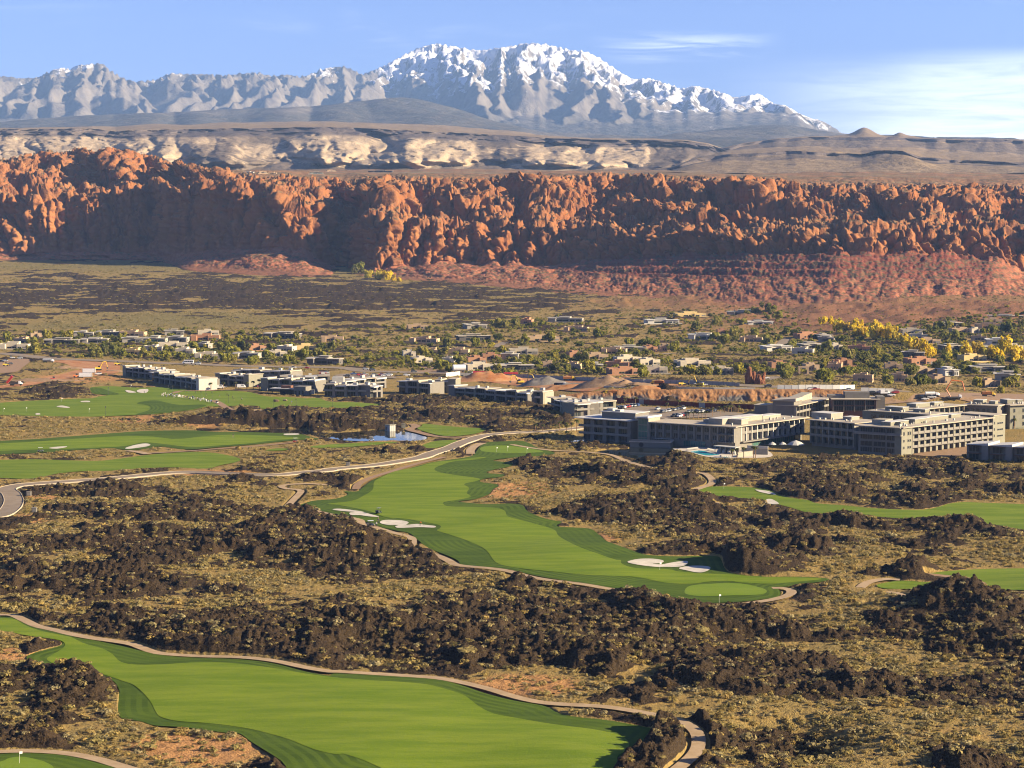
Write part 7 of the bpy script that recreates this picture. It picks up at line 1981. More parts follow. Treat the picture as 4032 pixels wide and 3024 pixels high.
def build_cars():
    CN = {'white': 'white', 'silver': 'silver', 'black': 'black', 'red': 'red', 'blue': 'dark blue', 'grey': 'dark grey'}
    r = random.Random(21)
    rows = [('K', [(565, 272), (590, 268), (612, 274), (632, 268), (655, 262), (678, 258), (705, 252), (735, 250), (765, 246)], 1.2, ['black', 'grey', 'black', 'white', 'red', 'red', 'white', 'silver', 'blue'], 'in the row behind the lobby'),
            ('K', [(1005, 308), (1035, 303), (1065, 299), (1092, 293), (1120, 288), (1148, 284), (1176, 278), (1205, 275)], 1.2, ['grey', 'silver', 'white', 'black', 'silver', 'grey', 'black', 'white'], 'in the middle hotel car row'),
            ('K', [(1115, 350), (1145, 346), (1172, 350), (1200, 343), (1232, 340), (1260, 310), (1290, 308)], 1.1, ['black', 'black', 'white', 'red', 'black', 'silver', 'grey'], 'in the near hotel car row'),
            ('K', [(1330, 306), (1360, 308), (1392, 306), (1440, 304), (1470, 306), (1500, 302), (955, 282)], 1.1, ['black', 'silver', 'silver', 'black', 'black', 'grey', 'silver'], 'at the hotel car park end'),
            ('O', [(1180, 268), (1230, 262), (1640, 278), (1530, 310), (1720, 290), (1755, 300), (1790, 285), (1940, 295), (2030, 290), (2080, 300), (2150, 290)], 0.3, ['red', 'silver', 'blue', 'black', 'red', 'red', 'silver', 'grey', 'red', 'white', 'white'], 'in the car park behind the villas'),
            ('O', [(745, 185), (945, 192), (1805, 208), (1905, 222)], 0.0, ['white', 'red', 'silver', 'grey'], 'driving on the boulevard'),
            ('N', [(1215, 125)], 0.0, ['silver'], 'following the white bus on the boulevard'),
            ('P', [(30, 295), (110, 300), (375, 297), (480, 245), (1300, 262)], 0.1, ['red', 'white', 'white', 'grey', 'white'], 'near the boulevard bend behind the villas'),
            ('G', [(125, 448), (215, 452), (55, 478), (15, 488), (110, 512), (1068, 624), (2150, 515)], 0.1, ['white', 'silver', 'silver', 'black', 'grey', 'white', 'silver'], 'in the yard of the left building site'),
            ('J', [(360, 82), (395, 82), (690, 84), (900, 112), (1090, 110), (1055, 132), (1330, 150), (1350, 165), (1405, 150)], 0.1, ['white', 'red', 'silver', 'black', 'red', 'white', 'black', 'white', 'white'], 'on the bare yard behind the hotel'),
            ('S', [(1448, 1036), (1420, 945), (690, 1010), (745, 1020), (615, 990)], 0.1, ['black', 'white', 'white', 'white', 'white'], 'on the site road near the red rock monument')]
    for c, pts, rot, cols, where in rows:
        cnt = {}; tot = {k: cols.count(k) for k in cols}
        for (xx, yy), col in sorted(zip(pts, cols)):
            cnt[col] = cnt.get(col, 0) + 1
            u, v = px(c, [(xx, yy)])[0]; gx, gy = cast(u, v)
            kd = r.choice(('car', 'suv', 'suv', 'pickup'))
            w_ = {'car': 'car', 'suv': 'tall car', 'pickup': 'pickup'}[kd]
            lab = ('only %s vehicle %s' % (CN[col], where)) if tot[col] == 1 else '%s %s, %s %s from left %s' % (CN[col], w_, ORD(cnt[col]), CN[col], where)
            car(gx, gy, rot + r.uniform(-0.06, 0.06) + (math.pi if r.random() < 0.5 else 0), col, kd, lab, 'cars parked around the resort')
    # shuttle bus
    gx, gy = cast(*px('N', [(1070, 122)])[0])
    t = thing('shuttle_bus', 'white shuttle bus with dark windows on the boulevard', 'bus', (gx, gy, float(land(gx, gy)) + 0.1), 0.0)
    loft([(-4.4, 1.15, 1.1, 0.5, 3.0), (3.0, 1.15, 1.1, 0.5, 3.0), (3.2, 1.1, 1.0, 0.5, 1.9), (4.4, 1.0, 0.9, 0.5, 1.4)]).build('body', PAINT['white'], t).rotation_euler = (0, 0, math.pi)
    for i in range(5):
        MB().box(0, 1.1, -1.17, -1.13, 1.5, 2.4).build('window', M['glass'], t, (-2.6 + i * 1.35, 0, 0))
    for xx in (-2.9, 2.7):
        for yy in (-1.0, 1.0):
            put(wheel_me(0.45, 0.3), 'wheel', t, (xx, yy, 0.45))
    for c, p, lab, ln in (('N', (1845, 470), 'white service van under the palms beside the lawn', 0), ('N', (1530, 480), 'white and orange delivery van at the edge of the lawn', 0), ('J', (1000, 115), 'white box van at the corner of the rear conference block', 0)):
        gx, gy = cast(*px(c, [p])[0])
        car(gx, gy, 0.1, 'white', 'van', lab, 'white vans of the resort')
build_cars()

def excavator(x, y, rot, label, col='yellow', reach=0.0):
    t = thing('excavator', label, 'excavator', (x, y, float(land(x, y))), rot, 'excavators on the building sites')
    for s in (-1.2, 1.2):
        m = loft([(-2.3, 0.3, 0.3, 0.35, 0.65), (-1.9, 0.3, 0.3, 0.0, 1.0), (1.9, 0.3, 0.3, 0.0, 1.0), (2.3, 0.3, 0.3, 0.35, 0.65)])
        m.build('track', M['tyre'], t, (0, s, 0))
    loft([(-2.6, 1.3, 1.2, 1.15, 2.4), (-0.2, 1.3, 1.25, 1.15, 2.2), (1.5, 1.3, 1.2, 1.15, 1.9)]).build('body', PAINT[col], t)
    loft([(0.0, 0.55, 0.5, 1.91, 3.2), (1.3, 0.55, 0.5, 1.91, 3.2), (1.7, 0.5, 0.4, 1.91, 2.4)]).build('cab', M['glass'], t, (0, 0.65, 0))
    bm_ = MB()
    P = [(1.2, 1.8), (3.2, 5.4 + reach), (5.6, 5.9 + reach)]
    for (a, b) in zip(P[:-1], P[1:]):
        bm_.tube((a[0], -0.3, a[1]), (b[0], -0.3, b[1]), 0.34, 0.26, 6)
    bm_.build('boom', PAINT[col], t)
    MB().tube((5.5, -0.3, 6.0 + reach), (6.6, -0.3, 2.4), 0.24, 0.18, 6).build('stick', PAINT[col], t)
    loft([(6.1, 0.5, 0.5, 1.0, 2.3), (6.7, 0.5, 0.5, 0.9, 2.4), (7.2, 0.5, 0.5, 1.4, 1.9)]).build('bucket', M['metal'], t)
    MB().tube((1.5, -0.3, 1.5), (3.0, -0.3, 4.2 + reach), 0.1, 0.1, 6).build('hydraulic_ram', M['metal'], t)
def dump_truck(x, y, rot, label, col='rusty', cab='yellow', load=True, tip=0.0, name='dump_truck'):
    t = thing(name, label, 'truck', (x, y, float(land(x, y)) + 0.05), rot, 'heavy trucks on the building sites')
    MB().box(-3.6, 3.6, -0.6, 0.6, 0.8, 1.2).build('chassis', M['metal'], t)
    loft([(2.0, 1.15, 1.0, 1.21, 2.9), (3.2, 1.15, 1.0, 1.21, 2.9), (3.6, 1.1, 0.9, 1.21, 1.9), (4.5, 1.0, 0.8, 1.0, 1.7)]).build('cab', PAINT[cab], t)
    MB().box(3.25, 3.45, -0.8, 0.8, 2.0, 2.7).build('windscreen', M['glass'], t)
    b = loft([(-4.0, 1.2, 1.35, 1.3, 2.7), (1.7, 1.2, 1.35, 1.3, 2.7)]).build('dump_bed', PAINT[col], t)
    if tip:
        b.location = (-4.0 + 4.0 * math.cos(tip), 0, -1.3 * (math.cos(tip) - 1) + 4.0 * math.sin(tip)); b.rotation_euler = (0, -tip, 0)
    elif load:
        loft([(-3.8, 1.2, 0.5, 2.71, 2.9), (-1.5, 1.25, 0.5, 2.71, 3.5), (1.5, 1.2, 0.4, 2.71, 2.9)]).build('dirt_load', M['dirt_orange'], b)
    for xx in (-2.8, -1.5, 3.3):
        for yy in (-1.05, 1.05):
            put(wheel_me(0.55, 0.4), 'wheel', t, (xx, yy, 0.55))
def tanker(x, y, rot, label, col='white', s=1.0):
    t = thing('tank_truck', label, 'truck', (x, y, float(land(x, y)) + 0.05), rot, 'heavy trucks on the building sites')
    MB().box(-4.0, 3.6, -0.6, 0.6, 0.8, 1.2).build('chassis', M['metal'], t)
    loft([(2.2, 1.15, 1.0, 1.21, 2.8), (3.3, 1.15, 1.0, 1.21, 2.8), (4.5, 1.0, 0.8, 1.0, 1.7)]).build('cab', PAINT['white'], t)
    MB().tube((-4.1, 0, 2.2), (1.8, 0, 2.2), 1.0, 1.0, 14).build('tank', PAINT[col], t)
    for xx in (-3.0, -1.7, 3.3):
        for yy in (-1.0, 1.0):
            put(wheel_me(0.5, 0.35), 'wheel', t, (xx, yy, 0.5))
def trailer(x, y, rot, label):
    t = thing('truck_trailer', label, 'trailer', (x, y, float(land(x, y)) + 0.05), rot, 'white trailers on the left building site')
    MB().box(-4.5, 4.5, -1.25, 1.25, 1.1, 3.7).build('box', PAINT['white'], t)
    MB().box(-4.2, 4.2, -0.6, 0.6, 0.8, 1.09).build('chassis', M['metal'], t)
    MB().box(-4.4, -4.2, -1.28, -1.2, 1.2, 3.6).box(4.2, 4.4, -1.28, -1.2, 1.2, 3.6).build('door_rail', M['frame'], t)
    for xx in (-3.4, -2.3):
        for yy in (-1.0, 1.0):
            put(wheel_me(0.5, 0.35), 'wheel', t, (xx, yy, 0.5))
def mound(c, p, w, d, h, mat, label, seed):
    """a heap of earth, as terrain"""
    x, y = cast(*px(c, [p])[0]); y += d * 0.4
    n = 26
    a = np.linspace(-1.25, 1.25, n); A, B = np.meshgrid(a, a)
    R = np.sqrt(A ** 2 + B ** 2)
    H = h * np.clip(1 - R, -0.15, 1) ** 1.0 if False else 0.8 * h * np.where(R < 1, np.clip(1 - R ** 1.5, 0, 1), -0.3 * (R - 1))
    X = x + A * w / 2; Y = y + B * d / 2
    Z = land(X, Y) + H * (0.8 + 0.5 * fbm2(X / 7.0 + seed, Y / 7.0, 3, 401)) + 0.5 * fbm2(X / 2.5, Y / 2.5, 2, 403) * (R < 1) - 0.25
    o = mesh_np('dirt_mound', np.stack([X, Y, Z], -1).reshape(-1, 3), grid_faces(n, n), M[mat])
    structure(o, label)
M['gravel'] = mat_plain('grey_gravel', (0.13, 0.115, 0.10), (0.18, 0.16, 0.135), 0.4, bump=0.8)
def at_px(c, p):
    return cast(*px(c, [p])[0])
def build_site():
    mound('P', (1560, 372), 52, 26, 9.0, 'dirt_orange', 'big orange dirt mound behind the tilted villa roofs', 1)
    mound('P', (1250, 350), 26, 16, 3.5, 'dirt_orange', 'low orange shoulder of the big dirt mound', 2)
    mound('Q', (320, 430), 34, 22, 8.0, 'gravel', 'grey gravel heap beside the two yellow excavators', 3)
    mound('Q', (1240, 450), 44, 24, 9.0, 'dirt', 'brown spoil heap in front of the white fence', 4)
    mound('Q', (1490, 450), 24, 14, 5.5, 'dirt', 'small brown heap under the loaded truck', 5)
    mound('Q', (1700, 462), 34, 14, 4.0, 'dirt', 'flat brown heap at the right of the spoil heaps', 6)
    mound('Q', (690, 455), 30, 14, 4.0, 'gravel', 'dark grey gravel slope left of the spoil heaps', 7)
    mound('Q', (600, 490), 40, 14, 4.5, 'dirt_orange', 'orange earth slope above the villa corner', 8)
    mound('Q', (1820, 668), 22, 10, 4.5, 'dirt_orange', 'small orange heap behind the red fence', 9)
    mound('G', (470, 700), 60, 16, 3.2, 'dirt', 'pale rubble bank beside the haul track on the left', 10)
    mound('G', (700, 560), 34, 14, 3.0, 'dirt', 'pale rocky heap at the left building site', 11)
    mound('G', (1230, 585), 14, 8, 2.2, 'dirt', 'small rock heap beside the first villa', 12)
    excavator(*at_px('G', (1070, 575)), 0.35, 'yellow excavator with raised boom left of the first villa', reach=0.5)
    excavator(*at_px('P', (2020, 412)), math.pi + 0.25, 'left yellow excavator on the dirt behind the tilted villa roofs')
    excavator(*at_px('Q', (240, 420)), math.pi - 0.2, 'right yellow excavator with its boom arched over the gravel heap', reach=0.8)
    excavator(*at_px('S', (700, 1030)), math.pi - 0.3, 'tan excavator on the site road left of the red rock monument', reach=1.0)
    dump_truck(*at_px('G', (170, 742)), 0.05, 'white dump truck with its red bed tipped up at the far left', col='red', cab='white', load=False, tip=0.9)
    dump_truck(*at_px('Q', (700, 365)), 0.1, 'rusty hauler loaded with earth in front of the white fence')
    dump_truck(*at_px('Q', (1500, 378)), math.pi, 'dark hauler on top of the brown spoil heap', col='grey')
    dump_truck(*at_px('Q', (1985, 430)), math.pi - 0.2, 'red-brown hauler with a round yellow end above the bank')
    dump_truck(*at_px('Q', (1310, 575)), math.pi, 'yellow-brown hauler at the foot of the excavated bank', col='rusty')
    dump_truck(*at_px('Q', (580, 460)), -0.4, 'black and white dump truck beside the dark gravel slope', col='black', cab='white', load=False)
    dump_truck(*at_px('J', (1900, 135)), 0.0, 'flatbed machine on the far dirt yard at the right edge', col='rusty', cab='yellow')
    tanker(*at_px('G', (525, 492)), 0.0, 'silver tank truck in the left yard', 'silver')
    tanker(*at_px('J', (1410, 140)), 0.1, 'white mixer truck on the yard behind the hotel')
    trailer(*at_px('G', (968, 615)), 0.1, 'short white trailer, the farther of the two on the left site')
    trailer(*at_px('G', (930, 662)), 0.1, 'long white trailer, the nearer of the two on the left site')
    for c, p, col, lab in (('G', (835, 655), 'orange', 'orange loader beside the white trailers'), ('G', (585, 690), 'red', 'red machine on the rubble bank at the left'), ('G', (1280, 520), 'yellow', 'yellow loader behind the first villa roof'), ('P', (1180, 345), 'yellow', 'yellow backhoe behind the olive villa wall'), ('S', (515, 1018), 'yellow', 'small yellow loader on the site road'), ('G', (65, 530), 'yellow', 'small yellow roller in the left yard')):
        gx, gy = at_px(c, p)
        t = thing('wheel_loader', lab, 'loader', (gx, gy, float(land(gx, gy)) + 0.05), 0.3, 'loaders on the building sites')
        loft([(-2.4, 0.9, 0.8, 0.7, 1.9), (0.2, 0.9, 0.8, 0.7, 1.8), (1.2, 0.7, 0.6, 0.7, 1.4)]).build('body', PAINT[col], t)
        loft([(-0.7, 0.6, 0.55, 1.85, 2.9), (0.5, 0.6, 0.55, 1.85, 2.9), (0.8, 0.6, 0.5, 1.6, 2.2)]).build('cab', M['glass'], t)
        MB().tube((0.8, 0, 1.3), (2.6, 0, 0.9), 0.2, 0.16, 6).build('arm', PAINT[col], t)
        loft([(2.4, 1.1, 1.1, 0.3, 1.2), (3.1, 1.1, 1.1, 0.2, 0.5)]).build('bucket', M['metal'], t)
        for xx in (-1.5, 1.0):
            for yy in (-0.9, 0.9):
                put(wheel_me(0.6, 0.4), 'wheel', t, (xx, yy, 0.6))
    # white storage silo on its stand and red pipes
    gx, gy = at_px('P', (1135, 245))
    t = thing('storage_tank', 'big white horizontal storage tank on legs beside the boulevard bend', 'tank', (gx, gy, float(land(gx, gy))), 0.25)
    MB().tube((-4.5, 0, 3.4), (4.5, 0, 3.4), 2.3, 2.3, 18).build('tank', PAINT['white'], t)
    for xx in (-3, 3):
        MB().box(xx - 0.3, xx + 0.3, -1.5, 1.5, -0.2, 1.6).build('leg', M['metal'], t)
    for i, p in enumerate([(1440, 285), (1885, 300)]):
        gx, gy = at_px('P', p)
        t = thing('pipe_stack', 'red %s pipe lying behind the orange mound, %s one' % (('corrugated', 'left') if i == 0 else ('smooth', 'right')), 'pipe', (gx, gy, float(land(gx, gy))), 0.1, 'red pipes on the site')
        m = MB()
        for k in range(9):
            m.tube((-5 + k * 1.1, 0, 1.5), (-5 + k * 1.1 + 1.0, 0, 1.5), 1.45, 1.45, 12)
        m.build('pipe', PAINT['red'], t)
        MB().box(-4, 4, -0.8, 0.8, -0.1, 0.15).build('cradle', M['bark'], t)
    # red concrete pump boom
    gx, gy = at_px('J', (1600, 160))
    t = thing('pump_truck', 'red concrete pump boom folded in an arch behind the hotel roofs', 'truck', (gx, gy, float(land(gx, gy))), 0.0)
    MB().box(-4, 4, -1.1, 1.1, 0.8, 1.6).build('chassis', M['metal'], t)
    loft([(3.0, 1.1, 1.0, 1.0, 2.9), (4.6, 1.1, 0.9, 1.0, 2.7)]).build('cab', PAINT['white'], t)
    pts = [(-2.0, 1.6), (-4.6, 6.0), (-1.5, 11.4), (4.8, 10.6), (6.4, 5.0)]
    for a, b in zip(pts[:-1], pts[1:]):
        MB().tube((a[0], 0, a[1]), (b[0], 0, b[1]), 0.34, 0.28, 6).build('boom', PAINT['orange'], t)
    for xx in (-3, -1.7, 3):
        for yy in (-0.95, 0.95):
            put(wheel_me(0.5, 0.35), 'wheel', t, (xx, yy, 0.5))
    # fences
    def fence(label, pts, hgt, mat, pl, cols=None, name='site_fence'):
        W = np.array([cast(u, v) for u, v in pts])
        d = np.concatenate([[0], np.cumsum(np.linalg.norm(np.diff(W, axis=0), axis=1))])
        n = max(2, int(d[-1] / pl)); s = np.linspace(0, d[-1], n + 1)
        X = np.interp(s, d, W[:, 0]); Y = np.interp(s, d, W[:, 1])
        Z = land(X, Y)
        t = thing(name, label, 'fence', (X[0], Y[0], Z[0]))
        pm = cached(('post', hgt), lambda: MB().box(-0.05, 0.05, -0.05, 0.05, -0.2, hgt + 0.1).mesh('post', M['metal']))
        for i in range(n):
            L = math.hypot(X[i + 1] - X[i], Y[i + 1] - Y[i]); a = math.atan2(Y[i + 1] - Y[i], X[i + 1] - X[i])
            mk = mat if not cols else cols[i % len(cols)]
            me = cached(('panel', mk, hgt, round(L, 1)), lambda: MB().box(0.07, round(L, 1) - 0.07, -0.02, 0.02, 0.05, hgt).mesh('panel', M[mk]))
            put(me, 'panel', t, (X[i] - X[0], Y[i] - Y[0], Z[i] - Z[0]), a)
            put(pm, 'post', t, (X[i] - X[0], Y[i] - Y[0], Z[i] - Z[0]), a)
    M['fence_grey'] = solid('grey_fence_sheet', (0.30, 0.29, 0.27)); M['fence_white'] = solid('white_fence_sheet', (0.50, 0.49, 0.46)); M['fence_red'] = solid('red_fence_mesh', (0.16, 0.035, 0.025))
    fence('long grey-white sheet fence between the building site and the boulevard', px('P', [(1150, 300), (1350, 300), (1750, 318), (2212, 325)]) + px('Q', [(600, 350), (1000, 365), (1400, 385), (1800, 400)]) + px('S', [(100, 990), (500, 1000), (900, 1015), (1140, 1030)]), 2.4, 'fence_grey', 4.0)
    fence('bright white sheet fence right of the red rock monument', px('S', [(1550, 1060), (1750, 1062), (2212, 1060)]) + px('J', [(740, 72)]), 2.6, 'fence_white', 4.0)
    fence('white sheet fence behind the rear conference block', px('J', [(790, 96), (900, 102), (1075, 106)]), 2.6, 'fence_white', 4.0)
    fence('dark red mesh fence along the far side of the car park', px('K', [(548, 212), (700, 218), (900, 236), (1200, 250), (1500, 268), (1890, 278)]), 3.0, 'fence_red', 4.0, cols=['fence_red'] * 4 + ['fence_grey'] + ['fence_red'] * 5)
    fence('short white hoarding beside the storage tank', px('P', [(945, 312), (1010, 305), (1150, 290)]), 3.0, 'fence_white', 4.0, name='hoarding')
    # the excavated bank
    n1, n2 = 340, 26
    xs = np.linspace(20, 205, n1); ts = np.linspace(0, 1, n2)
    Xg, Tg = np.meshgrid(xs, ts)
    top = land(xs, xs * 0 + BANK_Y + 5)[None, :]; bot = land(xs, xs * 0 + BANK_Y - 3)[None, :] - 0.5
    Zg = bot + (top + 0.12 - bot) * Tg
    Yg = BANK_Y - 1.8 + Tg * 4.2 - (2.2 * np.abs(pn3(Xg / 6.0, Tg * 1.2, Xg * 0, 411)) + 1.0 * np.abs(pn3(Xg / 2.2, Tg * 3, Xg * 0, 412))) * np.sin(np.pi * np.clip(Tg, 0, 1)) ** 0.6
    m, n, b = new_mat('cut_bank')
    p = n.pos(); z = n.sep(p)[2]
    q = n.noise(p, 0.45, 4.0, 0.65)
    lowr = n.ss(n.math('ADD', z, n.math('MULTIPLY', q, 6.0)), 7.4, 5.6)
    c = n.mix(n.ss(q, 0.35, 0.65), (0.27, 0.145, 0.065), (0.20, 0.10, 0.045))
    c = n.mix(n.math('MULTIPLY', lowr, n.ss(n.noise(p, 0.08, 3.0), 0.42, 0.5)), c, n.mix(q, (0.06, 0.055, 0.05), (0.17, 0.155, 0.14)))
    n.put(b.inputs['Base Color'], c); n.put(b.inputs['Normal'], n.bump(q, 0.8, 0.6))
    o = mesh_np('earth_bank', np.stack([Xg, Yg, Zg], -1).reshape(-1, 3), grid_faces(n2, n1), m)
    structure(o, 'excavated bank of orange earth and dark rock behind the car park')
    P = [cast(*q_) for q_ in px('K', [(440, 62), (700, 70), (1100, 72), (1500, 80), (1900, 98)])]
    W = np.array(P); L_, R_ = ribbon_loop(W, 0.5)
    for k in range(len(W) - 1):
        a = math.atan2(W[k + 1][1] - W[k][1], W[k + 1][0] - W[k][0]); l = math.hypot(*(W[k + 1] - W[k]))
        if k == 0:
            t = thing('bank_kerb', 'long pale concrete kerb along the top of the excavated bank', 'kerb', (W[0][0], W[0][1], float(land(*W[0]))))
        MB().box(0.02, l - 0.02, -0.3, 0.3, -0.3, 1.0).build('kerb_length', M['concrete'], t, (W[k][0] - W[0][0], W[k][1] - W[0][1], float(land(*W[k]) - land(*W[0]))), a)
    # red rock monument
    gx, gy = at_px('S', (1290, 1000))
    t = thing('rock_monument', 'monument of tall red rock spires on a roundabout by the boulevard', 'monument', (gx, gy, float(land(gx, gy))))
    m = solid('monument_rock', (0.20, 0.082, 0.042), var=0.4, scale=0.6)
    for (ox, oy, w, h, lean, seed) in [(-2.6, 1.0, 5.6, 11.2, 0.15, 1), (0.6, 2.0, 4.0, 8.0, 0.0, 2), (2.6, -1.5, 5.4, 6.6, 0.3, 3), (5.4, 1.0, 3.8, 7.6, 1.6, 4), (5.0, -1.0, 5.5, 3.2, 0.2, 5)]:
        na, nz = 22, 16
        A, T = np.meshgrid(np.linspace(0, 2 * np.pi, na, endpoint=False), np.linspace(0, 1, nz))
        r_ = w / 2 * (1 - 0.55 * T ** 1.6) * (0.75 + 0.55 * np.abs(pn3(np.cos(A) * 1.4 + seed * 9, np.sin(A) * 1.4, T * 1.5, 421)) + 0.25 * np.abs(pn3(np.cos(A) * 4 + seed, np.sin(A) * 4, T * 4, 422)))
        r_[-1] *= 0.25
        V = np.stack([ox + lean * T ** 1.5 + r_ * np.cos(A), oy + r_ * np.sin(A) * 0.8, -0.4 + h * T], -1).reshape(-1, 3)
        i = np.arange(na * nz).reshape(nz, na)
        Q = np.stack([i[:-1], np.roll(i, -1, 1)[:-1], np.roll(i, -1, 1)[1:], i[1:]], -1).reshape(-1, 4)
        me = bpy.data.meshes.new('spire'); me.from_pydata(V.tolist(), [], Q.tolist() + [list(range(na * (nz - 1), na * nz))]); me.materials.append(m)
        put(me, 'spire', t, (0, 0, 0))
    gx, gy = at_px('S', (1835, 900))
    t = thing('adobe_arch', 'open square adobe arch between two trees right of the monument', 'arch', (gx, gy, float(land(gx, gy))))
    for xx in (-3.0, 3.0):
        MB().box(xx - 0.7, xx + 0.7, -0.8, 0.8, -0.3, 5.0).build('pillar', M['hw_tan'], t)
    MB().box(-3.8, 3.8, -0.85, 0.85, 5.001, 6.0).build('lintel', M['hw_tan'], t)
    MB().box(-4.6, 4.6, -3, 2, -0.3, 0.5).build('step', M['hw_tan'], t)
build_site()

# ------------------------------------------------------------------ pool side
def build_pool():
    Rp = lambda x, y: at_px('R', (x, y))
    for i, (p, big) in enumerate([((1625, 625), 0), ((1775, 625), 0), ((1965, 640), 1)]):
        x, y = Rp(*p)
        t = thing('parasol', ['small white parasol nearest the sunlit wing steps', 'small white parasol right of its twin at the pool terrace', 'large domed white parasol at the right end of the pool terrace'][i], 'parasol', (x, y, float(land(x, y))), 0, 'white parasols by the pool')
        s = 2.2 if big else 1.0
        MB().tube((0, 0, -0.2), (0, 0, 2.4 + s), 0.06, 0.05).build('pole', M['frame'], t)
        MB().lathe([(0.05, 2.5 + s), (1.1 * s, 2.2 + 0.75 * s), (1.75 * s, 1.9 + 0.42 * s), (1.8 * s, 1.8 + 0.40 * s), (0.05, 2.4 + 0.9 * s)][:4], n=12).build('canopy', M['white'], t)
    P0, P1 = Rp(805, 690), Rp(1100, 715)
    L, a = frame_of(P0, P1)
    t = thing('cabana_row', 'row of open white cabanas with sloping shade roof beside the pool', 'cabanas', (P0[0], P0[1] + 4, float(land(*P0))), a)
    MB().wedge(-0.5, L + 0.5, -0.5, 3.5, 3.0, 3.3, 3.3).build('roof', M['white'], t)
    for i in range(5):
        MB().box(i * L / 4 - 0.12, i * L / 4 + 0.12, 0, 0.24, -0.3, 2.99).build('post', M['white'], t)
        if i < 4:
            MB().lathe([(0.9, 0.0), (0.95, 0.6), (0.6, 1.5), (0.1, 1.9)], (i * L / 4 + L / 8, 1.2), 10).build('tent_seat', M['white'], t)
    MB().box(0, L, 3.0, 3.3, -0.3, 2.99).build('back_wall', M['stucco'], t)
    for i, (p, q, h, lab) in enumerate([((1120, 740), (1340, 715), 2.0, 'low pinkish wall with palms behind it at the pool corner'), ((1180, 690), (1560, 705), 2.6, 'taller pinkish wall behind the palms by the pool'), ((1260, 640), (1560, 660), 2.2, 'white terrace wall under the sunlit wing')]):
        A, B = Rp(*p), Rp(*q); L, a = frame_of(A, B)
        o = MB().box(0, L, 0, 0.4, -0.4, h).box(-0.1, L + 0.1, -0.1, 0.5, h, h + 0.15).build('pool_wall', M['stucco_l' if i < 2 else 'white'], None, (A[0], A[1], float(land(*A))), a)
        tag(o, lab, 'wall', 'walls around the pool')
    k = 0
    for row, (p, q, n) in enumerate([((400, 640), (545, 622), 9), ((700, 700 - 62), (800, 700 - 40), 6), ((880, 742), (1030, 757), 7)]):
        A, B = Rp(*p), Rp(*q)
        for i in range(n):
            f = i / (n - 1); x = A[0] + (B[0] - A[0]) * f; y = A[1] + (B[1] - A[1]) * f
            lo = cached('lounger', lambda: (MB().box(-0.33, 0.33, -0.95, 0.45, 0.3, 0.4).mesh('seat', M['white']), loft([(-0.33, 0.05, 0.05, 0.4, 0.95), (0.33, 0.05, 0.05, 0.4, 0.95)]).mesh('backrest', M['white'])))
            t = thing('sun_lounger', 'white sun lounger %s from the left in the %s row by the pool' % (ORD(i + 1), ('far', 'cabana', 'near')[row]), 'lounger', (x, y, float(land(x, y)) + 0.05), 0.4, 'white sun loungers round the pool')
            put(lo[0], 'seat', t, (0, 0, 0)); put(lo[1], 'backrest', t, (0, 0.45, 0))
            k += 1
build_pool()

